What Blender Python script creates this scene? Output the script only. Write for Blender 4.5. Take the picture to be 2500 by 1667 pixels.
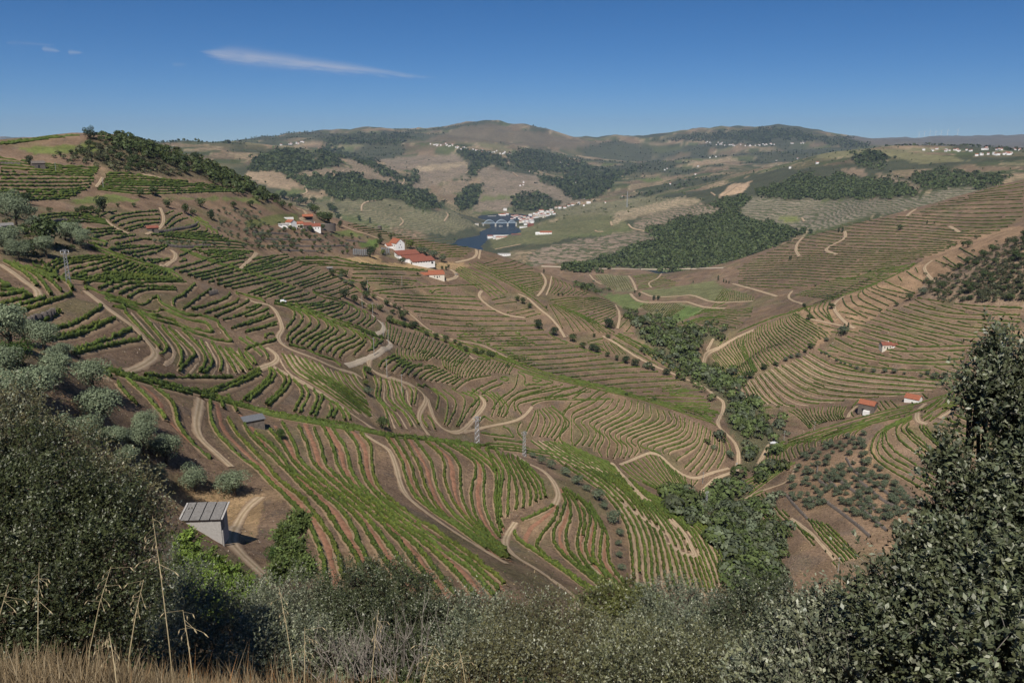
import bpy, math, random
import numpy as np
from mathutils import Vector, Matrix

for o in list(bpy.data.objects): bpy.data.objects.remove(o)
scene = bpy.context.scene
COL = scene.collection
random.seed(7); RNG = np.random.default_rng(11)

# ------------------------------------------------------------------ camera, sky, sun, exposure
F = 2352 * 28 / 36.0
PITCH = math.radians(13.8); SP, CP = math.sin(PITCH), math.cos(PITCH)
cam_d = bpy.data.cameras.new('camera'); cam = bpy.data.objects.new('camera', cam_d); COL.objects.link(cam)
cam_d.lens = 28; cam_d.sensor_width = 36; cam_d.clip_start = 0.1; cam_d.clip_end = 60000
cam.location = (0, 0, 0); cam.rotation_euler = (math.radians(90) - PITCH, 0, 0)
scene.camera = cam
SUN_EL = math.radians(52); SUN_AZ = math.radians(180 + 9)      # clockwise from +Y (view direction): behind the camera, a little to the left
world = bpy.data.worlds.new('World'); scene.world = world; world.use_nodes = True
wn = world.node_tree.nodes; wl = world.node_tree.links; wn.clear()
sky = wn.new('ShaderNodeTexSky'); sky.sky_type = 'NISHITA'; sky.sun_disc = False
sky.sun_elevation = SUN_EL; sky.sun_rotation = SUN_AZ; sky.altitude = 4500; sky.air_density = 1.0; sky.dust_density = 0.0; sky.ozone_density = 8.0
bg = wn.new('ShaderNodeBackground'); bg.inputs[1].default_value = 0.06
wo = wn.new('ShaderNodeOutputWorld'); wl.new(bg.outputs[0], wo.inputs[0])
# high cirrus: one long streak and a few wisps, fixed in the sky by bearing and elevation
def _w(op, a, b=None, c=None):
    n = wn.new('ShaderNodeMath'); n.operation = op
    for i, q in enumerate((a, b, c)):
        if q is None: continue
        if isinstance(q, (int, float)): n.inputs[i].default_value = q
        else: wl.new(q, n.inputs[i])
    return n.outputs[0]
def _plate(x, y):
    u = (x - 1176) / F; v = (y - 784) / F; fy = CP - v * SP; return u / fy, -(SP + v * CP) / fy
_tc = wn.new('ShaderNodeTexCoord'); _sx = wn.new('ShaderNodeSeparateXYZ'); wl.new(_tc.outputs['Generated'], _sx.inputs[0])
_yy = _w('MAXIMUM', _sx.outputs['Y'], .05); _U = _w('DIVIDE', _sx.outputs['X'], _yy); _V = _w('DIVIDE', _sx.outputs['Z'], _yy)
def _cirrus(x0, y0, x1, y1, wid, amp, skew, seed):
    (ax, ay), (bx, by) = _plate(x0, y0), _plate(x1, y1); L = math.hypot(bx - ax, by - ay); dx, dy = (bx - ax) / L, (by - ay) / L
    pu = _w('SUBTRACT', _U, ax); pv = _w('SUBTRACT', _V, ay)
    s_ = _w('DIVIDE', _w('ADD', _w('MULTIPLY', pu, dx), _w('MULTIPLY', pv, dy)), L); t_ = _w('SUBTRACT', _w('MULTIPLY', pv, dx), _w('MULTIPLY', pu, dy))
    cb = wn.new('ShaderNodeCombineXYZ'); wl.new(_w('MULTIPLY', s_, L * 9 / .3), cb.inputs[0]); wl.new(_w('MULTIPLY', t_, 260), cb.inputs[1]); cb.inputs[2].default_value = seed
    nz_ = wn.new('ShaderNodeTexNoise'); nz_.inputs['Scale'].default_value = .9; nz_.inputs['Detail'].default_value = 7; nz_.inputs['Roughness'].default_value = .62; nz_.inputs['Distortion'].default_value = .6; wl.new(cb.outputs[0], nz_.inputs['Vector'])
    nn = _w('SUBTRACT', nz_.outputs['Fac'], .5)
    tt = _w('ADD', t_, _w('MULTIPLY', nn, wid * 1.2))
    env = _w('MULTIPLY', _w('SMOOTH_MIN', _w('MULTIPLY', s_, 7.0), 1.0, .3), _w('POWER', _w('MAXIMUM', _w('SUBTRACT', 1.0, s_), 0.0), skew)); env = _w('MAXIMUM', env, 0.0)
    wd = _w('MULTIPLY', _w('ADD', env, .02), wid)
    g = _w('POWER', 2.718, _w('MULTIPLY', _w('POWER', _w('DIVIDE', tt, wd), 2.0), -1.0))
    return _w('MULTIPLY', _w('MULTIPLY', g, _w('MINIMUM', _w('MULTIPLY', env, 2.2), 1.0)), _w('MULTIPLY', _w('ADD', _w('MULTIPLY', nn, 1.6), .75), amp))
_m = _cirrus(455, 118, 1010, 182, .0085, .50, .75, 1.0)
for q in ((95, 112, 140, 118, .003, .28, .6, 3.0), (155, 120, 192, 121, .0026, .25, .6, 4.0), (10, 98, 130, 104, .0022, .10, .5, 5.0), (395, 148, 430, 149, .002, .14, .5, 6.0)): _m = _w('ADD', _m, _cirrus(*q))
_mx = wn.new('ShaderNodeMix'); _mx.data_type = 'RGBA'; _mx.clamp_factor = True; wl.new(_w('MULTIPLY', _m, _w('GREATER_THAN', _sx.outputs['Y'], .1)), _mx.inputs['Factor']); _hs = wn.new('ShaderNodeHueSaturation'); _hs.inputs['Saturation'].default_value = 1.17; wl.new(sky.outputs[0], _hs.inputs['Color']); wl.new(_hs.outputs[0], _mx.inputs['A']); _mx.inputs['B'].default_value = (9.0, 8.6, 8.8, 1)
wl.new(_mx.outputs['Result'], bg.inputs[0])
sun_d = bpy.data.lights.new('sun', 'SUN'); sun_d.energy = 4.8; sun_d.angle = math.radians(0.53); sun_d.color = (1.0, 0.945, 0.86)
sun = bpy.data.objects.new('sun', sun_d); COL.objects.link(sun)
sdir = Vector((math.sin(SUN_AZ) * math.cos(SUN_EL), math.cos(SUN_AZ) * math.cos(SUN_EL), math.sin(SUN_EL)))
sun.rotation_euler = (-sdir).to_track_quat('-Z', 'Y').to_euler(); sun.location = (0, 0, 300)
vs = scene.view_settings
vs.view_transform = 'Standard'; vs.look = 'None'; vs.exposure = 0.25; vs.gamma = 1.0; vs.use_curve_mapping = False
scene.cycles.max_bounces = 5; scene.cycles.transparent_max_bounces = 6; scene.cycles.volume_bounces = 0
scene.cycles.volume_step_rate = 4.0; scene.cycles.volume_max_steps = 64
scene.cycles.use_adaptive_sampling = True; scene.cycles.adaptive_threshold = 0.02

# ------------------------------------------------------------------ plate geometry: pixels of the 2352 x 1568 photograph
def ray(x, y):
    u = (np.asarray(x, float) - 1176) / F; v = (np.asarray(y, float) - 784) / F
    fy = CP - v * SP
    return np.arctan2(u, fy), -(SP + v * CP) / np.hypot(u, fy)
def proj(X, Y, Z):
    d = np.maximum(Y * CP - Z * SP, 1e-3)
    return 1176 + F * X / d, 784 + F * (-Y * SP - Z * CP) / d
TILE = {'D': (0, 0, 1.0), 'a1': (0, 280, .256), 'a2': (600, 280, .256), 'a3': (1200, 280, .256), 'a4': (1800, 280, .28),
        'b1': (0, 640, .256), 'b2': (600, 640, .256), 'b3': (1200, 640, .256), 'b4': (1800, 640, .28),
        'c1': (0, 980, .256), 'c2': (600, 980, .256), 'c3': (1200, 980, .256), 'c4': (1800, 980, .28),
        'd1': (0, 1247, .256), 'd2': (600, 1247, .256), 'd3': (1200, 1247, .256), 'd4': (1800, 1207, .28)}
def P(tile, s):
    x0, y0, k = TILE[tile]
    a = np.array([[float(q) for q in p.split(',')] for p in s.split()])
    return a * k + np.array([x0, y0]) * (0.9408 if tile != 'D' else 1)

def hsh(i, j, s):
    h = (i.astype(np.int64) * 374761393 + j.astype(np.int64) * 668265263 + s * 1442695041) & 0xffffffff
    h = ((h ^ (h >> 13)) * 1274126177) & 0xffffffff
    return ((h ^ (h >> 16)) & 0xffffff) / float(0xffffff)
def vnoise(x, y, s=0):
    x = np.asarray(x, float); y = np.asarray(y, float)
    i = np.floor(x); j = np.floor(y); fx = x - i; fy = y - j
    fx = fx * fx * (3 - 2 * fx); fy = fy * fy * (3 - 2 * fy); i = i.astype(np.int64); j = j.astype(np.int64)
    a = hsh(i, j, s); b = hsh(i + 1, j, s); c = hsh(i, j + 1, s); d = hsh(i + 1, j + 1, s)
    return (a + (b - a) * fx) * (1 - fy) + (c + (d - c) * fx) * fy
def fbm(x, y, s=0, o=4):
    t = 0; a = .5
    for k in range(o):
        t = t + a * vnoise(x * 2 ** k, y * 2 ** k, s + k * 17); a *= .5
    return t / (1 - .5 ** o) * 1.0
def smooth(a, b, x): 
    t = np.clip((x - a) / (b - a), 0, 1); return t * t * (3 - 2 * t)

# ------------------------------------------------------------------ terrain: surveyed points (plate x, plate y, distance in metres), hidden points (plate x, y for the bearing, distance, height)
CTRL = []; HID = []
def C(*a): CTRL.extend(a)
def Hd(*a): HID.extend(a)
# near hillside under the camera
for x in (700,1176,1700,2300,2950):
    Hd((x,1300,2.5,-2.3),(x,1300,7,-5.9),(x,1300,18,-14.0),(x,1300,1.2,-1.75),(x,1300,40,-28))
for x in (-600,100): Hd((x,1300,2.5,-1.75),(x,1300,7,-5.2),(x,1300,18,-11.5),(x,1300,1.2,-1.65))
Hd((420,1300,2.5,-2.0),(100,1300,40,-20),(-600,1300,40,-14),(100,1100,65,-24),(-600,1000,100,-24),(-300,1200,60,-20))
# foreground vineyard spur
C((564,986,116),(613,1070,100),(708,1158,84),(785,1306,70),(831,994,124),(867,1117,100),(1041,1250,84),(1128,1306,77),
  (465,1210,86),(560,1180,86),(250,950,84),(640,1330,66),(1300,1400,74),(1250,1180,110),(1146,1204,107),(1102,1050,140),
  (1500,1300,108),(1600,1290,125),(1640,1190,160),(1450,1150,150),(1620,1390,105),(1350,1100,160),(430,905,118),(640,950,138),(860,990,152),(1080,1014,172),(1230,1058,180),(1500,1120,185),(300,1060,84))
C((250,860,104),(330,840,125),(450,880,140),(640,935,155))
# left middle
C((300,740,150),(150,680,168),(60,640,185),(100,600,225),(100,500,340),(100,400,480),(300,430,500),(500,700,255),(640,700,285),(700,800,228),(640,850,190),(760,860,205),(800,920,198),(860,972,200),
  (880,800,295),(800,700,395),(640,620,425),(450,580,375),(300,520,390),(400,470,490),(600,500,580),(700,520,640),(750,580,560),(850,620,560),(400,400,570),(330,600,300),(450,640,275),(200,560,270))
C((0,325,640),(200,313,590),(330,330,600),(440,372,640),(560,410,690),(650,470,720),(800,512,800),(1000,556,900),(1090,572,930),(1180,605,950),(1260,640,930),(1400,690,850),(1480,740,790),(1640,890,540),(1690,960,430))
# behind the left hill and winery ridge
Hd((0,325,1200,-60),(330,330,1200,-90),(560,410,1150,-140),(800,512,1250,-190),(1000,556,1400,-260),(1180,605,1350,-260),(1300,640,1250,-262),(-500,325,700,10),(-500,325,1400,-60),(0,325,2600,-150),(330,330,2500,-200),(700,450,2300,-260),(950,540,2250,-310),(1100,600,1900,-320))
# winery slope
C((930,600,715),(1010,634,660),(1000,700,590),(1200,800,515),(1350,870,470),(1560,950,415),(1100,660,680),(1300,760,610))
# spur W and swale
C((890,745,462),(1129,830,405),(1436,912,383),(1560,955,378),(1667,1000,380))
C((1129,815,450),(1000,780,480))
C((1000,900,318),(1200,950,338),(1400,1000,345),(1600,1050,352),(1600,1110,335),(1250,1040,305),(1000,985,255),(1100,1010,285),(1450,1080,312))
# stream valley
C((1690,1060,376),(1740,1250,262),(1800,1400,190),(1690,960,460),(1660,880,620),(1530,770,900),(1500,715,1130))
Hd((1640,890,640,-186),(1480,740,900,-212),(1900,1500,120,-75))
# right: olive grove spur E
C((1850,1250,250),(1950,1100,308),(2000,1010,345),(1950,975,372),(2210,890,415),(1750,1062,372),(2100,1100,310),(2200,1000,350),(2000,1250,245))
C((1990,935,470),(2100,915,490),(1880,960,480),(1800,965,470))
Hd((2000,930,425,-150),(2250,870,480,-132))
C((2150,780,590),(2250,640,680),(2340,560,720),(2000,880,540),(2250,850,540),(1850,880,560),(1690,890,520),(1950,770,620),(2120,660,755),(1750,800,600))
C((1620,800,640),(1750,735,690),(1840,706,725),(2000,642,800),(2150,588,860),(2352,520,900))
Hd((1750,735,800,-185),(2000,642,930,-150),(2352,520,1050,-95),(2950,450,900,-40),(2950,600,600,-90),(2950,900,350,-90))
# spur H
C((1850,690,900),(1900,640,1080),(2000,600,1130),(2150,550,1200),(2300,500,1250),(1670,618,1500),(1830,550,1600),(2100,484,1700),(2352,415,1750),(1700,660,1200))
Hd((1670,618,2000,-345),(1830,550,2100,-300),(2100,484,2150,-230),(2352,415,2200,-150),(2950,415,1750,-20),(2950,415,2300,-100))
# lower fields
C((1470,680,1300),(1650,650,1360),(1500,630,1700),(1400,650,1600),(1340,640,1750))
C((1250,606,1880),(1340,617,2030),(1430,620,2060),(1490,624,2030))
C((1130,561,2860),(1180,541,3040),(1200,575,2600),(1150,592,2480),(1235,524,3380))
# river: z=-350 (drawn as water sheet; bed a bit lower)
Hd((1600,640,2190,-354),(1660,640,2150,-354),(1500,640,2240,-356),(1380,620,2200,-356),(1060,550,3060,-355),(1110,530,3350,-355),(1150,516,3650,-355),(1120,502,3980,-355),(1180,505,3900,-352),(1050,590,2620,-357),(1060,562,2900,-357))
# beyond the river
C((1600,617,2330),(1650,520,2700),(1700,450,3100),(1900,430,3200),(1950,370,3800),(2000,346,4300),(1900,500,2750),(2000,460,2720),(2300,400,3000),(2200,430,2650),(2150,345,4500),(2340,355,4200))
C((1290,610,2340),(1400,605,2380),(1350,540,2900),(1290,500,3600),(1240,505,3720),(1500,470,3900),(1640,430,4200),(1450,540,2850))
C((950,520,3100),(1010,547,2990),(850,470,3300),(700,440,3300),(900,440,3700),(660,347,4600),(780,370,4700),(1040,510,3350))
C((1070,490,4150),(1100,450,4700),(1100,400,5500),(1110,347,6500),(1140,290,9000),(960,318,8500),(850,307,8500),(700,322,8000),(450,345,7000),(900,370,6200),(800,340,6800),(550,370,5500))
C((1300,480,4300),(1400,440,5000),(1420,400,6500),(1440,380,8000),(1450,326,10500),(1300,320,9800),(1250,400,6200),(1600,310,10500),(1760,296,10000),(1900,315,9500),(1760,332,8500),(1650,380,6500),(1550,420,5300),(1950,325,10000))
Hd((1140,290,11000,0),(850,307,11000,-50),(450,345,10000,-100),(1450,325,13000,-50),(1760,295,12500,0),(450,345,16000,-100),(1140,290,16000,-100),(1760,296,17000,-100),(2000,346,5500,-160),(2150,345,6000,-170),(2340,355,6000,-170),(660,347,5600,-120),(780,370,5600,-140))
C((2200,321,14500),(2340,319,14500),(2050,326,14500),(2200,343,10000))
Hd((2200,320,19000,0),(2950,320,14000,90),(2950,330,6000,-60),(2950,400,3500,-60),(-500,345,7000,0),(-500,320,14000,0),(-500,345,3500,-100))
def rm(r):
    """survey distances were read short near the camera: stretch them so that vines come out at their real size"""
    r = np.maximum(r, .01)
    return r * np.exp(np.interp(np.log(r), np.log([12, 60, 110, 260, 560, 1600]), [0, .62, .70, .36, .22, 0]))
_p = []; _v = []
for x, y, r in CTRL:
    a, t = ray(x, y); _p.append((float(a), math.log(rm(r)))); _v.append(float(t))
for x, y, r, z in HID:
    a, t = ray(x, y); _p.append((float(a), math.log(rm(r)))); _v.append(z / r)
_p = np.array(_p); _v = np.array(_v); _n = len(_p)
def _K(d2): return np.where(d2 > 1e-12, .5 * d2 * np.log(np.maximum(d2, 1e-12)), 0.0)
_A = np.zeros((_n + 3, _n + 3)); _A[:_n, :_n] = _K(((_p[:, None] - _p[None]) ** 2).sum(-1)) + np.eye(_n) * 2e-4
_A[:_n, _n] = 1; _A[:_n, _n + 1:] = _p; _A[_n, :_n] = 1; _A[_n + 1:, :_n] = _p.T
_w = np.linalg.solve(_A, np.concatenate([_v, np.zeros(3)]))
def tan_at(az, lr):
    sh = az.shape; q = np.stack([az.ravel(), lr.ravel()], 1); out = np.empty(len(q))
    for i in range(0, len(q), 16000):
        c = q[i:i + 16000]; d2 = ((c[:, None] - _p[None]) ** 2).sum(-1)
        out[i:i + 16000] = _K(d2) @ _w[:_n] + _w[_n] + c @ _w[_n + 1:]
    return out.reshape(sh)
side = np.concatenate([np.linspace(.675, .85, 16), np.linspace(.9, math.pi, 26)])
AZS = np.concatenate([-side[::-1], np.linspace(-.664, .664, 440), side])
ln = math.log
LRS = np.concatenate([np.linspace(ln(1.2), ln(20), 36, endpoint=False), np.linspace(ln(20), ln(110), 50, endpoint=False), np.arange(ln(110), ln(1250), .0088),
                      np.arange(ln(1250), ln(4600), .0135), np.linspace(ln(4600), ln(19500), 100)])
AZ, LR = np.meshgrid(AZS, LRS, indexing='ij')
RR = np.exp(LR)
T = tan_at(np.clip(AZ, -.85, .85), LR)
_s = smooth(.8, 2.2, np.abs(AZ)); T = T * (1 - _s) + _s * np.minimum(.06 - 1.9 / RR, 50 / RR)
GX = RR * np.sin(AZ); GY = RR * np.cos(AZ)
GZ = T * RR
GZ += (fbm(GX / 2.5, GY / 2.5, 1, 3) - .5) * .35 * smooth(4, 14, RR) * (1 - smooth(150, 400, RR))
GZ += (fbm(GX / 26, GY / 26, 5, 4) - .5) * 2.2 * smooth(40, 200, RR)
_rg = 1 - np.abs(fbm(GX / 900, GY / 900, 9, 4) * 2 - 1) * 2.0
GZ += _rg * 62 * smooth(3000, 7000, RR) * smooth(-345, -250, GZ)
_rg2 = 1 - np.abs(fbm(GX / 260, GY / 260, 21, 3) * 2 - 1) * 2.0
GZ += _rg2 * 11 * smooth(1700, 3200, RR) * smooth(-348, -325, GZ)
T = GZ / RR
TM = np.maximum.accumulate(T, axis=1)
NA, NR = len(AZS), len(LRS)

def gz(X, Y):
    """ground height"""
    X = np.asarray(X, float); Y = np.asarray(Y, float)
    a = np.arctan2(X, Y); l = np.log(np.maximum(np.hypot(X, Y), 1.21))
    i = np.clip(np.searchsorted(AZS, a) - 1, 0, NA - 2); j = np.clip(np.searchsorted(LRS, l) - 1, 0, NR - 2)
    fa = np.clip((a - AZS[i]) / (AZS[i + 1] - AZS[i]), 0, 1); fl = np.clip((l - LRS[j]) / (LRS[j + 1] - LRS[j]), 0, 1)
    return (GZ[i, j] * (1 - fa) + GZ[i + 1, j] * fa) * (1 - fl) + (GZ[i, j + 1] * (1 - fa) + GZ[i + 1, j + 1] * fa) * fl
def cast(x, y):
    """plate pixels -> points on the ground (nan where the sky is)"""
    x = np.atleast_1d(np.asarray(x, float)); y = np.atleast_1d(np.asarray(y, float))
    a, t = ray(x, y)
    i = np.clip(np.searchsorted(AZS, a) - 1, 0, NA - 2); fa = np.clip((a - AZS[i]) / (AZS[i + 1] - AZS[i]), 0, 1)
    res = []
    for di in (0, 1):
        ii = i + di; L = np.full(len(x), np.nan); o = np.argsort(ii, kind='stable'); so = ii[o]
        b = np.flatnonzero(np.r_[True, np.diff(so) != 0, True]) if len(so) else []
        for k in range(len(b) - 1):
            sel = o[b[k]:b[k + 1]]; c = so[b[k]]; m = TM[c]
            q = np.searchsorted(m, t[sel]); ok = (q < NR); q = np.clip(q, 1, NR - 1)
            fr = np.clip((t[sel] - m[q - 1]) / np.maximum(m[q] - m[q - 1], 1e-9), 0, 1)
            v = LRS[q - 1] + fr * (LRS[q] - LRS[q - 1]); v[~ok] = np.nan; L[sel] = v
        res.append(L)
    l0, l1 = res
    near = np.where(fa < .5, l0, l1); mix = l0 * (1 - fa) + l1 * fa
    L = np.where(np.abs(l0 - l1) < .06, mix, near); R = np.exp(L)
    X = R * np.sin(a); Y = R * np.cos(a)
    return np.stack([X, Y, gz(np.nan_to_num(X), np.nan_to_num(Y, nan=1.0))], -1) * np.where(np.isnan(R), np.nan, 1)[:, None]
def at(x, y): return Vector(cast(x, y)[0])
def rng_of(p): return math.hypot(p[0], p[1])

# ------------------------------------------------------------------ mesh helpers
def mk(name, V, faces, mats, cols=None, parent=None, fm=None, smooth_sh=False, link=True):
    """faces: list of (n,3) / (n,4) arrays"""
    if not isinstance(faces, (list, tuple)): faces = [faces]
    faces = [np.asarray(f, np.int32) for f in faces if len(f)]
    me = bpy.data.meshes.new(name); V = np.asarray(V, np.float32)
    me.vertices.add(len(V)); me.vertices.foreach_set('co', V.ravel())
    nl = sum(f.size for f in faces); npol = sum(len(f) for f in faces)
    me.loops.add(nl); me.polygons.add(npol)
    me.loops.foreach_set('vertex_index', np.concatenate([f.ravel() for f in faces]))
    tot = np.concatenate([np.full(len(f), f.shape[1], np.int32) for f in faces])
    me.polygons.foreach_set('loop_start', np.concatenate([[0], np.cumsum(tot)[:-1]]).astype(np.int32))
    me.polygons.foreach_set('loop_total', tot)
    if fm is not None: me.polygons.foreach_set('material_index', np.asarray(fm, np.int32))
    if smooth_sh: me.polygons.foreach_set('use_smooth', np.ones(npol, bool))
    if cols is not None:
        ca = me.color_attributes.new('col', 'FLOAT_COLOR', 'POINT')
        c4 = np.ones((len(V), 4), np.float32); c4[:, :3] = cols; ca.data.foreach_set('color', c4.ravel())
    me.update(calc_edges=True)
    for m in (mats if isinstance(mats, (list, tuple)) else [mats]): me.materials.append(m)
    if not link: return me
    return add(name, me, parent)
def add(name, data, parent=None):
    o = bpy.data.objects.new(name, data); COL.objects.link(o)
    if parent is not None: o.parent = parent
    return o
def tag(o, label=None, cat=None, group=None, kind=None):
    if label: o['label'] = label
    if cat: o['category'] = cat
    if group: o['group'] = group
    if kind: o['kind'] = kind
    return o
def empty(name, loc, rz=0, label=None, cat=None, group=None):
    o = bpy.data.objects.new(name, None); COL.objects.link(o); o.location = loc; o.rotation_euler = (0, 0, rz); o.empty_display_size = .3
    return tag(o, label, cat, group)
def copy_tree(o, parent=None):
    c = o.copy(); COL.objects.link(c); c.parent = parent
    for ch in list(o.children): copy_tree(ch, c)
    return c
class MB:
    """collects boxes, tubes and prisms into one mesh"""
    def __init__(s): s.v = []; s.f = []
    def quadmesh(s, vs, fs):
        b = len(s.v); s.v += [tuple(v) for v in vs]; s.f += [tuple(b + i for i in f) for f in fs]; return s
    def box(s, x0, x1, y0, y1, z0, z1):
        vs = [(x0, y0, z0), (x1, y0, z0), (x1, y1, z0), (x0, y1, z0), (x0, y0, z1), (x1, y0, z1), (x1, y1, z1), (x0, y1, z1)]
        return s.quadmesh(vs, [(0, 3, 2, 1), (4, 5, 6, 7), (0, 1, 5, 4), (1, 2, 6, 5), (2, 3, 7, 6), (3, 0, 4, 7)])
    def tube(s, pts, rads, n=6, cap=True):
        pts = [Vector(p) for p in pts]; rings = []; b0 = len(s.v)
        for i, p in enumerate(pts):
            d = (pts[min(i + 1, len(pts) - 1)] - pts[max(i - 1, 0)]).normalized()
            up = Vector((0, 0, 1)) if abs(d.z) < .9 else Vector((1, 0, 0))
            u = d.cross(up).normalized(); w = d.cross(u)
            r = rads[i] if isinstance(rads, (list, tuple)) else rads
            for k in range(n):
                an = 2 * math.pi * k / n; s.v.append(tuple(p + (u * math.cos(an) + w * math.sin(an)) * r))
        for i in range(len(pts) - 1):
            for k in range(n):
                a = b0 + i * n + k; b = b0 + i * n + (k + 1) % n; s.f.append((a, b, b + n, a + n))
        if cap:
            s.f.append(tuple(b0 + k for k in range(n - 1, -1, -1))); s.f.append(tuple(b0 + (len(pts) - 1) * n + k for k in range(n)))
        return s
    def build(s, name, mat, parent=None, label=None, smooth_sh=False, link=True):
        me = bpy.data.meshes.new(name); me.from_pydata(s.v, [], s.f); me.materials.append(mat)
        if smooth_sh: me.polygons.foreach_set('use_smooth', np.ones(len(me.polygons), bool))
        me.update()
        if not link: return me
        o = add(name, me, parent)
        if label: o['label'] = label
        return o

# ------------------------------------------------------------------ materials
def newmat(name):
    m = bpy.data.materials.new(name); m.use_nodes = True; nt = m.node_tree; nt.nodes.clear()
    out = nt.nodes.new('ShaderNodeOutputMaterial'); return m, nt, out
def N(nt, t, **kw):
    n = nt.nodes.new(t)
    for k, v in kw.items(): setattr(n, k, v)
    return n
def math_n(nt, op, a, b=None, clamp=False):
    n = N(nt, 'ShaderNodeMath', operation=op, use_clamp=clamp)
    for i, q in enumerate((a, b)):
        if q is None: continue
        if isinstance(q, (int, float)): n.inputs[i].default_value = q
        else: nt.links.new(q, n.inputs[i])
    return n.outputs[0]
def noise_n(nt, vec, scale, det=4, rough=.6):
    n = N(nt, 'ShaderNodeTexNoise'); n.inputs['Scale'].default_value = scale; n.inputs['Detail'].default_value = det; n.inputs['Roughness'].default_value = rough
    nt.links.new(vec, n.inputs['Vector']); return n.outputs['Fac']
def ramp(nt, fac, stops):
    n = N(nt, 'ShaderNodeValToRGB'); e = n.color_ramp.elements
    while len(e) < len(stops): e.new(.5)
    for i, (p, c) in enumerate(stops): e[i].position = p; e[i].color = (*c, 1) if len(c) == 3 else c
    nt.links.new(fac, n.inputs[0]); return n.outputs[0]
def mixc(nt, fac, a, b, mode='MIX'):
    n = N(nt, 'ShaderNodeMix', data_type='RGBA', blend_type=mode)
    for s, q in ((n.inputs['Factor'], fac), (n.inputs['A'], a), (n.inputs['B'], b)):
        if isinstance(q, (int, float)): s.default_value = q
        elif isinstance(q, tuple): s.default_value = (*q, 1)
        else: nt.links.new(q, s)
    return n.outputs['Result']
def simple(name, col, rough=.85, spec=.2, var=.25, scale=1.5, metal=0, bump=0, bscale=8):
    """procedural paint/stone/metal: colour broken up by noise on the object's own coordinates"""
    m, nt, out = newmat(name); b = N(nt, 'ShaderNodeBsdfPrincipled'); tc = N(nt, 'ShaderNodeNewGeometry')
    f = noise_n(nt, tc.outputs['Position'], scale, 5)
    lo = tuple(c * (1 - var) for c in col); hi = tuple(min(1, c * (1 + var)) for c in col)
    nt.links.new(ramp(nt, f, [(.3, lo), (.7, hi)]), b.inputs['Base Color'])
    b.inputs['Roughness'].default_value = rough; b.inputs['Metallic'].default_value = metal; b.inputs['Specular IOR Level'].default_value = spec
    if bump:
        bn = N(nt, 'ShaderNodeBump'); bn.inputs['Strength'].default_value = bump; bn.inputs['Distance'].default_value = .05
        nt.links.new(noise_n(nt, tc.outputs['Position'], bscale, 3), bn.inputs['Height']); nt.links.new(bn.outputs[0], b.inputs['Normal'])
    nt.links.new(b.outputs[0], out.inputs[0]); return m
def leafmat(name, trans=.25, rough=.55, spec=.25, vscale=.6, var=.35):
    m, nt, out = newmat(name); at_ = N(nt, 'ShaderNodeAttribute', attribute_name='col'); g = N(nt, 'ShaderNodeNewGeometry')
    oi = N(nt, 'ShaderNodeObjectInfo')
    f = noise_n(nt, g.outputs['Position'], vscale, 3)
    f2 = math_n(nt, 'MULTIPLY_ADD', f, var * 2); nt.nodes[-1].inputs[2].default_value = 1 - var
    f3 = math_n(nt, 'MULTIPLY_ADD', oi.outputs['Random'], .24); nt.nodes[-1].inputs[2].default_value = .88
    c = mixc(nt, 1.0, at_.outputs['Color'], math_n(nt, 'MULTIPLY', f2, f3), 'MULTIPLY')
    b = N(nt, 'ShaderNodeBsdfPrincipled'); b.inputs['Roughness'].default_value = rough; b.inputs['Specular IOR Level'].default_value = spec
    tr = N(nt, 'ShaderNodeBsdfTranslucent'); mx = N(nt, 'ShaderNodeMixShader'); mx.inputs[0].default_value = trans
    nt.links.new(c, b.inputs['Base Color']); nt.links.new(c, tr.inputs[0]); nt.links.new(b.outputs[0], mx.inputs[1]); nt.links.new(tr.outputs[0], mx.inputs[2])
    nt.links.new(mx.outputs[0], out.inputs[0]); return m
M = {}
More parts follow.
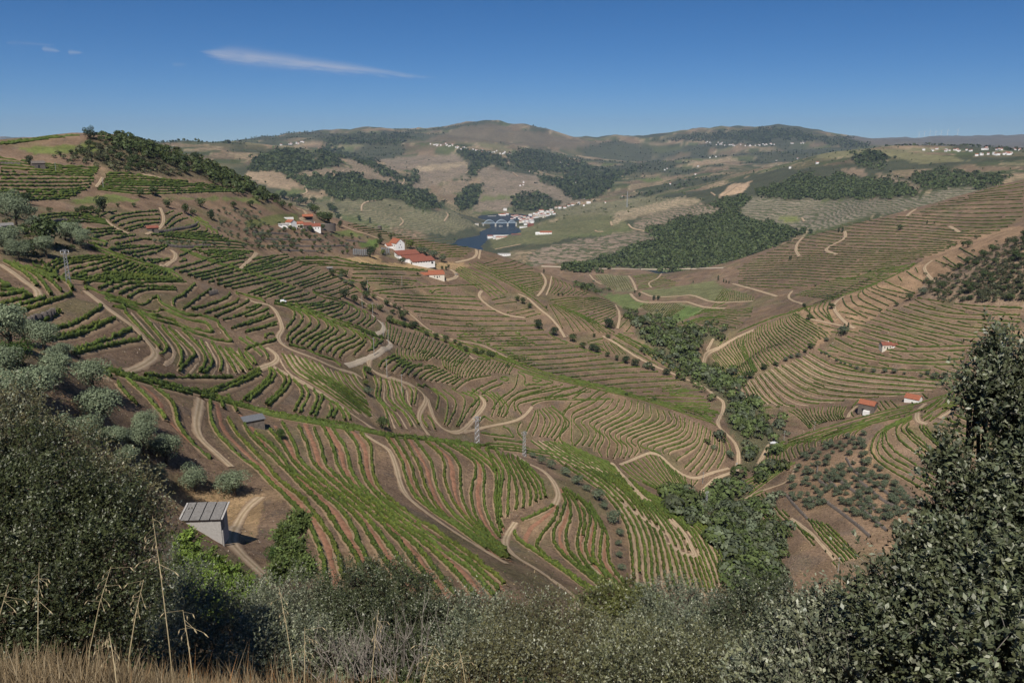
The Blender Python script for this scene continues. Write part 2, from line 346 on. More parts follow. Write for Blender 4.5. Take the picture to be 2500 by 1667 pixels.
def ground_mat():
    m, nt, out = newmat('ground'); a = N(nt, 'ShaderNodeAttribute', attribute_name='col'); st = N(nt, 'ShaderNodeAttribute', attribute_name='stripe')
    g = N(nt, 'ShaderNodeNewGeometry'); pos = g.outputs['Position']; L = nt.links
    n1 = noise_n(nt, pos, .9, 6, .7); n2 = noise_n(nt, pos, .07, 5, .6); n3 = noise_n(nt, pos, .006, 5, .65); n4 = noise_n(nt, pos, 5.0, 4, .7)
    def band(x, lo, hi):
        mr = N(nt, 'ShaderNodeMapRange'); mr.inputs['From Min'].default_value = .37; mr.inputs['From Max'].default_value = .63
        mr.inputs['To Min'].default_value = lo; mr.inputs['To Max'].default_value = hi; L.new(x, mr.inputs['Value']); return mr.outputs[0]
    f = math_n(nt, 'MULTIPLY', math_n(nt, 'MULTIPLY', band(n1, .66, 1.36), band(n2, .78, 1.24)), math_n(nt, 'MULTIPLY', band(n3, .86, 1.14), band(n4, .72, 1.3)))
    c = mixc(nt, 1.0, a.outputs['Color'], f, 'MULTIPLY')
    # dry straw flecks
    fl = math_n(nt, 'GREATER_THAN', noise_n(nt, pos, 1.6, 6, .8), .55)
    c = mixc(nt, math_n(nt, 'MULTIPLY', fl, .34), c, (.29, .205, .115))
    # contour rows too far off to model: thin dark green lines along equal heights
    sp = N(nt, 'ShaderNodeSeparateXYZ'); L.new(pos, sp.inputs[0])
    zz = math_n(nt, 'ADD', sp.outputs['Z'], math_n(nt, 'MULTIPLY', n3, 40.0))
    w = math_n(nt, 'FRACT', math_n(nt, 'MULTIPLY', zz, 1 / 5.2))
    w = math_n(nt, 'GREATER_THAN', w, .52)
    c = mixc(nt, math_n(nt, 'MULTIPLY', w, st.outputs['Fac']), c, (.045, .062, .022))
    b = N(nt, 'ShaderNodeBsdfPrincipled'); b.inputs['Roughness'].default_value = .95; b.inputs['Specular IOR Level'].default_value = .08
    L.new(c, b.inputs['Base Color'])
    bn = N(nt, 'ShaderNodeBump'); bn.inputs['Strength'].default_value = .6; bn.inputs['Distance'].default_value = .25
    L.new(math_n(nt, 'ADD', n1, math_n(nt, 'MULTIPLY', n4, .4)), bn.inputs['Height']); L.new(bn.outputs[0], b.inputs['Normal'])
    L.new(b.outputs[0], out.inputs[0]); return m
M['ground'] = ground_mat()
def dirt_mat():
    m, nt, out = newmat('track_dirt'); a = N(nt, 'ShaderNodeAttribute', attribute_name='col'); g = N(nt, 'ShaderNodeNewGeometry')
    f = noise_n(nt, g.outputs['Position'], .7, 6, .7); f2 = noise_n(nt, g.outputs['Position'], 4.0, 4, .7)
    k = math_n(nt, 'MULTIPLY_ADD', math_n(nt, 'ADD', f, math_n(nt, 'MULTIPLY', f2, .5)), .9); nt.nodes[-1].inputs[2].default_value = .33
    b = N(nt, 'ShaderNodeBsdfPrincipled'); b.inputs['Roughness'].default_value = .95; b.inputs['Specular IOR Level'].default_value = .05
    nt.links.new(mixc(nt, 1.0, a.outputs['Color'], k, 'MULTIPLY'), b.inputs['Base Color'])
    bn = N(nt, 'ShaderNodeBump'); bn.inputs['Strength'].default_value = .6; bn.inputs['Distance'].default_value = .1; nt.links.new(f2, bn.inputs['Height']); nt.links.new(bn.outputs[0], b.inputs['Normal'])
    nt.links.new(b.outputs[0], out.inputs[0]); return m
M['dirt'] = dirt_mat()
M['vine'] = leafmat('vine_leaves', .22, .6, .15, .35, .32)
M['leaf'] = leafmat('tree_leaves', .18, .55, .2, .5, .35)
M['shrub'] = leafmat('shrub_leaves', .16, .42, .35, 1.2, .35)
M['grass'] = leafmat('dry_grass', .3, .7, .1, 3, .3)
M['bark'] = simple('bark', (.075, .058, .044), .95, .1, .4, 6, bump=.5)
M['twig'] = simple('dead_twigs', (.20, .178, .155), .9, .1, .3, 9)

M['redsoil'] = simple('red_soil', (.235, .125, .08), .95, .05, .35, .8, bump=.6, bscale=3)
M['pale'] = simple('pale_path', (.33, .245, .165), .95, .05, .28, .7, bump=.5, bscale=3)
M['bench'] = simple('straw_bench', (.33, .245, .155), .95, .05, .4, 1.2, bump=.5, bscale=3)
M['white'] = simple('white_render', (.74, .73, .71), .85, .15, .06, .5)
M['cream'] = simple('cream_render', (.62, .56, .47), .85, .15, .08, .5)
M['tile'] = simple('orange_tile', (.27, .098, .056), .85, .12, .22, 1.3, bump=.6, bscale=3)
M['tile_dark'] = simple('old_tile', (.20, .075, .052), .88, .1, .22, 1.2, bump=.6, bscale=3)
M['stone'] = simple('schist_wall', (.135, .115, .10), .95, .1, .45, 2.5, bump=.9, bscale=5)
M['concrete'] = simple('grey_concrete', (.30, .30, .29), .9, .15, .18, 1.5, bump=.2)
M['block'] = simple('grey_block', (.33, .315, .30), .92, .1, .14, 3, bump=.3)
M['fibre'] = simple('fibre_cement', (.17, .162, .155), .9, .15, .25, 3.0, bump=.4, bscale=14)
M['slate'] = simple('slate', (.12, .125, .135), .6, .3, .2, 3)
M['dark'] = simple('dark_opening', (.02, .02, .022), .6, .3, .2, 2)
M['glass'] = simple('window_glass', (.03, .035, .045), .15, .5, .1, 2)
M['steel'] = simple('steel', (.42, .44, .45), .42, .5, .12, .8, metal=.75)
M['galv'] = simple('galvanised', (.36, .37, .38), .55, .4, .15, 2, metal=.4)
M['blue'] = simple('blue_plastic', (.012, .07, .2), .45, .4, .1, 3)
M['bridge'] = simple('bridge_steel', (.30, .36, .42), .6, .3, .1, .2)
M['pierstone'] = simple('pier_stone', (.40, .38, .34), .9, .1, .15, .4)
M['paintw'] = simple('car_paint', (.62, .63, .64), .3, .5, .04, 2)
M['black'] = simple('black_paint', (.012, .012, .014), .6, .2, .1, 2)
# ------------------------------------------------------------------ ground sheet with its land cover
def inpoly(px, py, poly):
    ins = np.zeros(px.shape, bool); n = len(poly); x0, y0 = poly[-1]
    for x1, y1 in poly:
        if y1 != y0:
            c = ((y1 > py) != (y0 > py)) & (px < (x0 - x1) * (py - y1) / (y0 - y1) + x1); ins ^= c
        x0, y0 = x1, y1
    return ins
PX, PY = proj(GX, GY, GZ); FRONT = (np.abs(AZ) < .9)
jx = (fbm(GX / 9, GY / 9, 31, 3) - .5); jy = (fbm(GX / 9, GY / 9, 37, 3) - .5)
SOIL = np.array((.150, .102, .070)); DRY = np.array((.28, .19, .105)); SCRUBG = np.array((.105, .092, .055)); FOREST = np.array((.045, .052, .028))
GCOL = np.empty(GX.shape + (3,)); GCOL[:] = SOIL; STR = np.zeros(GX.shape)
nz = fbm(GX / 14, GY / 14, 41, 4)[..., None]
GCOL = GCOL * (1 - smooth(.5, .75, nz) * .45) + (DRY * .8) * smooth(.5, .75, nz) * .45
gn = fbm(GX / 60, GY / 60, 45, 3)[..., None]; GCOL = GCOL * (.85 + .3 * gn)
wd_ = smooth(.52, .72, fbm(GX / 22, GY / 22, 145, 4))[..., None] * .5; GCOL = GCOL * (1 - wd_) + np.array((.092, .098, .042)) * wd_
st_ = smooth(.6, .75, fbm(GX / 7, GY / 7, 155, 3))[..., None] * .5; GCOL = GCOL * (1 - st_) + np.array((.095, .078, .066)) * st_
# beyond the river: patchwork of terraced plots, scrub and groves
def patch(size, seed):
    i = np.floor(GX / size).astype(np.int64); j = np.floor(GY / size).astype(np.int64); best = np.full(GX.shape, 1e9); sec = np.full(GX.shape, 1e9); val = np.zeros(GX.shape)
    wx = GX + (fbm(GX / size * 1.5, GY / size * 1.5, seed + 3, 2) - .5) * size * .5
    for di in (-1, 0, 1):
        for dj in (-1, 0, 1):
            cx = (i + di + .15 + .7 * hsh(i + di, j + dj, seed)) * size; cy = (j + dj + .15 + .7 * hsh(i + di, j + dj, seed + 1)) * size
            d = (wx - cx) ** 2 + (GY - cy) ** 2; m = d < best; sec = np.where(m, best, np.minimum(sec, d)); best = np.where(m, d, best); val = np.where(m, hsh(i + di, j + dj, seed + 2), val)
    return val, np.sqrt(sec) - np.sqrt(best)
pv, pe = patch(150, 71); pv2, _ = patch(420, 83)
pal = np.array([(.185, .135, .085), (.115, .11, .058), (.245, .18, .115), (.07, .082, .036), (.135, .115, .066), (.045, .055, .026), (.165, .115, .078), (.085, .098, .04)])
farcol = pal[np.clip((pv * 8).astype(int), 0, 7)] * (.7 + .6 * pv2[..., None])
_ed = ((pe < 9) & (hsh(np.floor(GX / 60).astype(np.int64), np.floor(GY / 60).astype(np.int64), 5) > .35))[..., None]; farcol = np.where(_ed, np.array((.27, .21, .135)), farcol)
wood = smooth(.54, .62, fbm(GX / 520, GY / 520, 91, 4) + .07 * smooth(5000, 8000, RR))[..., None]
farcol = farcol * (1 - wood) + np.array((.042, .052, .03)) * wood
ff = smooth(1900, 2300, RR)[..., None] * FRONT[..., None]
GCOL = GCOL * (1 - ff) + farcol * ff
STR = np.where(RR > 2100, .55 * (pv > .25) * (1 - wood[..., 0]), 0)
FARWOOD = wood[..., 0] * (RR > 2100)
WOODPOLY = []          # (polygon, rmin, rmax) also planted with trees
def paint(tile, s, col, rmin=0, rmax=1e6, stripe=None, mixv=.92, jit=6):
    poly = P(tile, s); m = inpoly(PX + jx * jit, PY + jy * jit, poly) & (RR > rm(rmin)) & (RR < rm(rmax)) & FRONT
    GCOL[m] = GCOL[m] * (1 - mixv) + np.array(col) * mixv
    if stripe is not None: STR[m] = stripe; FARWOOD[m] = 0
def wood_poly(tile, s, rmin, rmax, dens=1.0):
    paint(tile, s, FOREST, rmin, rmax, 0); WOODPOLY.append((P(tile, s), rm(rmin), rm(rmax), dens))
TAN = (.235, .175, .125); TAN2 = (.215, .165, .125); GRN = (.085, .115, .035); GRN2 = (.12, .135, .05); LTAN = (.30, .235, .155); GREY = (.15, .13, .10)
# far and middle distance plots
paint('a2', '470,540 590,485 830,480 960,480 880,390 1150,450 1300,560 1420,600 1560,650 1390,640 1210,600 1000,545', TAN, 2000, 9000, .5)
paint('a2', '1210,400 1880,350 2000,440 2030,480 1970,540 1560,680 1480,600 1530,480 1300,520', TAN2, 3500, 9000, .45)
paint('a2', '1530,470 1980,420 2000,460 1520,520', LTAN, 3500, 9000, .2)
paint('a2', '1710,720 1750,650 2000,540 2030,640 1900,700', TAN, 3500, 9000, .5)
paint('a2', '2060,520 2150,440 2352,560 2352,880 2020,860 2110,740 2130,640', TAN2, 3500, 9000, .5)
paint('a2', '2130,730 2352,730 2352,770 2100,770', GRN2, 3500, 9000, .2)
paint('a2', '560,780 850,770 1190,765 1400,775 1600,880 1830,850 2080,1000 1800,1080 1640,1060 1200,980 880,900', (.16, .145, .088), 2000, 5000, .5)
paint('a2', '0,510 300,500 480,640 540,700 250,660 0,560', (.28, .205, .135), 2000, 6000, .15)
paint('a2', '270,680 560,660 560,700 400,740 300,720', (.085, .11, .04), 2000, 6000, .3)
paint('a3', '0,500 240,520 420,560 800,780 600,830 550,740 430,690 220,740 220,800 0,880', TAN2, 3000, 9000, .45)
paint('a3', '0,725 220,725 230,760 0,765', GRN2, 3000, 9000, .2)
paint('a3', '560,850 900,790 1150,770 1300,740 1850,750 1890,800 1500,860 1200,900 900,900 760,940 600,960', (.17, .155, .09), 2500, 7000, .4)
paint('a3', '0,1090 200,1000 420,980 800,900 1080,900 1200,960 1250,1040 950,1060 700,1100 500,1160 300,1160 100,1190 0,1200', (.118, .12, .058), 2200, 4500, .25)
paint('a3', '960,1060 1230,1000 1300,1040 1060,1080 700,1110 620,1090', (.085, .10, .042), 2200, 4500, .2)
paint('a3', '1100,880 1700,740 1900,760 1820,800 1500,870 1240,940 1080,990', LTAN, 2300, 5000, .4)
paint('a3', '1250,990 1500,860 1890,790 2100,870 1850,910 1690,940 1580,960 1400,1040', TAN2, 2000, 5000, .8)
paint('a3', '300,1250 560,1170 800,1120 1060,1080 1250,1040 1400,1050 1490,1130 1260,1170 1180,1210 900,1300 700,1350 400,1370 330,1300', TAN2, 1900, 4500, .8)
paint('a3', '1300,580 1500,560 1560,600 1400,610', GRN, 4000, 9000, 0)
paint('a3', '2030,730 2150,620 2330,600 2250,700 2100,740', (.40, .28, .18), 3000, 9000, 0)
paint('a4', '10,770 110,670 320,690 700,710 1250,690 1500,680 1620,640 1700,600 2000,600 2000,640 1700,710 1500,760 1100,830 700,940 530,950 300,880 50,840', (.185, .16, .12), 2000, 4500, .75)
paint('a4', '330,850 480,830 540,880 420,890', (.13, .15, .045), 2000, 4500, .2)
paint('a4', '1120,480 1240,480 1500,590 1520,640 1380,620 1200,540', TAN, 2000, 5000, .5)
paint('a4', '400,300 1000,280 1300,290 1800,350 1900,380 1500,400 1200,330 700,360', (.16, .15, .075), 2500, 6000, .2)
paint('a4', '850,440 1050,440 1060,510 900,500', (.19, .14, .095), 2500, 6000, 0)
paint('a4', '900,0 2400,0 2400,270 900,270', (.10, .095, .085), 8000, 20000, 0)
paint('D', '960,330 1060,290 1140,286 1300,316 1380,330 1300,345 1150,330 1010,325', (.105, .088, .058), 6500, 12000, 0)
# woods
wood_poly('a2', '0,500 80,400 300,320 450,320 600,390 830,470 590,490 420,540 500,560 980,540 1100,600 1500,650 1790,810 1600,860 1400,770 1190,760 800,760 700,690 560,690 400,560 250,500', 2300, 7000)
wood_poly('a2', '620,340 720,280 1000,370 1130,400 1300,520 1480,580 1500,480 1560,620 1300,560 1130,470 960,400 850,400 880,460 700,410', 3000, 9000)
wood_poly('a2', '680,250 800,170 1340,165 1530,200 1400,260 1200,280 1000,280 800,270', 5000, 12000)
wood_poly('a2', '1900,330 2000,310 2352,400 2352,500 2200,450 2050,520 1970,600 2120,640 2100,750 1960,870 1880,780 2000,660 2000,540 1990,440', 3500, 9000)
wood_poly('a3', '130,350 400,300 800,430 1000,500 1250,480 1420,420 1390,470 1100,590 1040,660 900,740 780,770 640,690 420,590 430,550 620,570 700,520 420,500 200,470', 3500, 10000)
wood_poly('a3', '220,740 420,695 550,740 640,800 500,850 380,870 200,880 180,820', 3000, 6000, .5)
wood_poly('a3', '1400,1040 1680,940 1850,910 2100,870 1890,790 2330,720 2220,880 2352,940 2352,1250 2100,1370 1500,1380 700,1370 900,1320 1180,1210 1260,1170 1480,1140 1490,1120', 2000, 4500)
wood_poly('a4', '150,630 280,580 400,540 590,450 700,540 830,470 1000,530 1200,530 1340,570 1490,660 1300,680 900,690 500,700 330,690 160,660', 2300, 6000)
wood_poly('a4', '-60,790 0,830 400,910 560,970 0,1210 -200,1290 -200,1000', 2000, 4500)
wood_poly('a4', '900,350 1050,310 1250,350 1130,470 1400,520 1650,420 1900,480 2250,500 2030,620 1850,590 1600,610 1500,590 1390,540 1200,490 1050,440', 2300, 6000, .7)
wood_poly('a4', '0,150 240,105 500,140 640,180 1000,210 1100,260 900,280 560,200 400,200 200,230 0,230', 6000, 14000)
wood_poly('D', '1500,322 1600,308 1760,295 1900,318 1780,322 1640,325', 6000, 14000)
wood_poly('a3', '600,1340 900,1330 1100,1370 900,1400 1000,1430 700,1410', 1800, 2400)
wood_poly('a3', '1500,1400 2040,1385 2040,1400 1980,1430 1650,1440 1560,1440', 1800, 2330)
# stream valley wood, scrub hillsides
STREAM = ['b3|1380,460 1480,450 1560,480 1640,560 2110,600 2000,680 1900,720 1830,830 1900,930 2000,900 2100,1020 2230,1060 2230,1110 2130,1130 2200,1250 2352,1350 2352,1544 2150,1540 2090,1400 2090,1250 1900,1110 1700,1000 1560,890 1300,660 1280,630',
          'c3|2100,0 2352,0 2500,180 2640,250 2560,360 2500,520 2420,640 2230,600 2140,640 1990,740 1900,830 1560,850 1650,980 1990,1150 2170,1380 2170,1540 2220,1700 2500,1750 2640,1700 2600,1450 2500,1200 2340,960 2420,900 2300,800 2250,600 2210,400',
          'b3|740,180 830,170 1090,270 960,280 820,240', 'b3|1170,390 1250,410 1310,470 1270,530 1180,470']
for s in STREAM: paint(s[:2], s[3:], (.075, .075, .042), 100, 2300)
paint('b4', '1580,160 1640,160 1760,70 1900,0 2100,-120 2352,-230 2352,350 1900,340 1500,270 1480,220', (.20, .145, .10), 400, 1300)
paint('a1', '500,340 800,210 1000,190 1400,290 1700,420 1900,470 2200,580 2352,640 2500,700 2352,760 2100,680 1850,590 1200,530 900,450', (.085, .07, .042), 300, 1400)
paint('a1', '180,300 800,260 930,330 700,340 300,350', (.10, .125, .035), 300, 900)
paint('a1', '640,780 780,740 1000,710 1290,770 1000,790 700,800', (.105, .13, .04), 200, 900)
paint('a1', '1400,760 1900,740 2300,750 2340,800 2100,770', (.11, .13, .045), 300, 1000)
paint('a2', '250,890 480,890 480,960 0,1010 0,960', (.10, .115, .04), 400, 1000)
paint('a2', '770,1060 950,1030 1090,1090 800,1090', (.10, .125, .04), 400, 1000)
paint('a2', '1020,1150 1180,1110 1180,1200 1020,1190', (.075, .12, .03), 400, 1000)
paint('a1', '0,820 300,830 500,1000 700,1090 800,1200 800,1290 350,1300 0,1330', (.12, .10, .062), 100, 500)
# straw-coloured ground
paint('c1', '1500,880 1700,700 2000,760 2352,840 2352,1000 2280,1250 2100,1260 1900,1000 1520,960', DRY * 1.05, 40, 140)
paint('a2', '880,1290 1200,1260 1220,1330 1650,1340 1800,1320 1800,1380 1600,1400 1000,1330', (.34, .235, .12), 400, 1200)
paint('a2', '1800,1320 1950,1320 2000,1370 1880,1390 1830,1370', (.32, .22, .12), 400, 1200)
paint('b4', '480,410 800,310 1190,170 1500,0 1600,-120 1900,-250 2352,-300 2352,-240 1900,0 1640,160 1530,160 1460,280 1290,350 960,540 770,490 780,600 650,700 600,470', (.29, .19, .115), 400, 1300, None, .75)
paint('c3', '250,1080 500,980 560,1000 420,1280 260,1200', DRY, 60, 220, None, .35)
paint('c4', '1030,400 1110,300 1200,540 1100,560', DRY, 200, 500, None, .8)
paint('c4', '400,500 1000,420 1250,600 1600,1000 1200,1250 1060,1150 700,800 560,960 400,780', (.21, .14, .09), 150, 500, None, .8)
# green field plots on the valley floor
paint('b3', '920,110 1230,120 1280,260 1130,270 1000,200', (.145, .14, .075), 900, 2500)
paint('b3', '1340,260 1500,240 1990,165 2110,230 2352,310 2352,355 2000,360 1830,300 1450,305', (.115, .125, .055), 900, 2500)
paint('b3', '960,290 1240,280 1290,330 1400,365 1330,410 1200,420 1100,360', (.10, .135, .045), 800, 2500)
paint('b3', '1320,400 1400,370 1740,365 1940,410 1830,480 1600,520 1400,450', (.15, .145, .075), 800, 2500)
paint('b3', '1600,490 1720,400 1900,410 1820,480 1700,530', (.08, .13, .035), 800, 2500)
# near hillside beneath the camera
near = (1 - smooth(70, 100, RR))[..., None] * FRONT[..., None]
GCOL = GCOL * (1 - near) + (np.array((.22, .15, .085)) * (.7 + .6 * fbm(GX / 2, GY / 2, 51, 3))[..., None]) * near
WET = GZ < -349.9
GCOL[WET] = (.05, .045, .035)
def grid_faces(na, nr):
    i, j = np.meshgrid(np.arange(na - 1), np.arange(nr - 1), indexing='ij'); a = (i * nr + j).ravel()
    return np.stack([a, a + nr, a + nr + 1, a + 1], 1)[:, ::-1]
gv = np.stack([GX, GY, GZ], -1).reshape(-1, 3)
gf = grid_faces(NA, NR)
terrain = mk('terrain', gv, gf[:, ::-1], M['ground'], GCOL.reshape(-1, 3), smooth_sh=True)
sa = terrain.data.attributes.new('stripe', 'FLOAT', 'POINT'); sa.data.foreach_set('value', STR.astype(np.float32).ravel())
tag(terrain, 'brown terraced hillsides falling to the river valley', kind='structure')

# river
def water_mat():
    m, nt, out = newmat('river_water'); g = N(nt, 'ShaderNodeNewGeometry'); df = N(nt, 'ShaderNodeBsdfDiffuse'); df.inputs[0].default_value = (.022, .032, .038, 1); gl = N(nt, 'ShaderNodeBsdfGlossy'); gl.inputs['Roughness'].default_value = .2
    bn = N(nt, 'ShaderNodeBump'); bn.inputs['Strength'].default_value = .3; bn.inputs['Distance'].default_value = .6
    nt.links.new(noise_n(nt, g.outputs['Position'], .08, 5), bn.inputs['Height']); nt.links.new(bn.outputs[0], gl.inputs['Normal'])
    mx = N(nt, 'ShaderNodeMixShader'); mx.inputs[0].default_value = .2; nt.links.new(df.outputs[0], mx.inputs[1]); nt.links.new(gl.outputs[0], mx.inputs[2]); nt.links.new(mx.outputs[0], out.inputs[0]); return m
wv = [(-900, 1700, -350), (1300, 1700, -350), (1300, 4600, -350), (-900, 4600, -350)]
river = mk('river', wv, np.array([[0, 1, 2, 3]]), water_mat()); tag(river, 'dark blue river winding between the hills', kind='structure')

# ------------------------------------------------------------------ curves on the plate
def spline(p, step=6.0):
    """Catmull-Rom through the points, resampled evenly"""
    p = np.asarray(p, float)
    if len(p) < 3: q = p
    else:
        e = np.vstack([2 * p[0] - p[1], p, 2 * p[-1] - p[-2]]); q = []
        for i in range(1, len(e) - 2):
            t = np.linspace(0, 1, 9)[:-1, None]; a, b, c, d = e[i - 1], e[i], e[i + 1], e[i + 2]
            q.append(.5 * (2 * b + (c - a) * t + (2 * a - 5 * b + 4 * c - d) * t ** 2 + (3 * b - a - 3 * c + d) * t ** 3))
        q = np.vstack(q + [p[-1:]])
    s = np.r_[0, np.cumsum(np.hypot(*np.diff(q, axis=0).T))]
    n = max(3, int(s[-1] / step) + 1)
    u = np.linspace(0, s[-1], n); return np.stack([np.interp(u, s, q[:, 0]), np.interp(u, s, q[:, 1])], 1)
def world_lines(q, maxgap=.10):
    """plate curve -> list of ground curves, broken where a ridge hides the ground"""
    w = cast(q[:, 0], q[:, 1]); r = np.hypot(w[:, 0], w[:, 1]); out = []; cur = [0]
    for i in range(1, len(w)):
        if np.isnan(r[i]) or np.isnan(r[i - 1]) or abs(math.log(r[i] / r[i - 1])) > maxgap:
            if len(cur) > 2: out.append(w[cur])
            cur = [] if np.isnan(r[i]) else [i]
        else: cur.append(i)
    if len(cur) > 2: out.append(w[cur])
    return [o for o in out if not np.isnan(o).any()]
def resample(w, step):
    s = np.r_[0, np.cumsum(np.linalg.norm(np.diff(w, axis=0), axis=1))]
    if s[-1] < step * 2: return None
    k = np.ones(3) / 3; ws = w.copy()
    if len(w) > 4: ws[1:-1] = (w[:-2] + w[1:-1] + w[2:]) / 3
    u = np.linspace(0, s[-1], max(3, int(s[-1] / step) + 1))
    o = np.stack([np.interp(u, s, ws[:, k]) for k in range(3)], 1); o[:, 2] = gz(o[:, 0], o[:, 1]); return o
def normals2(w):
    d = np.gradient(w[:, :2], axis=0); d /= np.maximum(np.linalg.norm(d, axis=1), 1e-6)[:, None]
    return np.stack([-d[:, 1], d[:, 0]], 1)
TRACKPTS = []
def ribbon(w, width, lift, edge=.25, cols=(-1, -.33, .33, 1)):
    n = normals2(w); rows = []
    for i, f in enumerate(cols):
        wid = width * .5 * (1 + (edge * (fbm(w[:, 0] * .3, w[:, 1] * .3, 3 + 40 * (f > 0), 3) - .5) * 3 if abs(f) > .9 else 0))
        p = w.copy(); p[:, :2] += n * (wid * f)[:, None] if np.ndim(wid) else n * wid * f; p[:, 2] = gz(p[:, 0], p[:, 1]) + lift * (1.0 if abs(f) < .9 else .3); rows.append(p)
    return np.stack(rows, 1)
TCOLS = (-1, -.62, -.36, 0, .36, .62, 1)
TCOL = np.array([(.20, .14, .09), (.32, .235, .155), (.42, .325, .225), (.25, .185, .11), (.42, .325, .225), (.32, .235, .155), (.20, .14, .09)])
def ribbon_mesh(name, lines, mat, cross=None):
    V = []; Fc = []; b = 0; CC = []
    for rb in lines:
        n, k = rb.shape[:2]; V.append(rb.reshape(-1, 3))
        if cross is not None: CC.append(np.tile(cross, (n, 1)))
        i, j = np.meshgrid(np.arange(n - 1), np.arange(k - 1), indexing='ij'); a = (b + i * k + j).ravel()
        Fc.append(np.stack([a, a + k, a + k + 1, a + 1], 1)); b += n * k
    return mk(name, np.vstack(V), np.vstack(Fc), mat, np.vstack(CC) if CC else None)
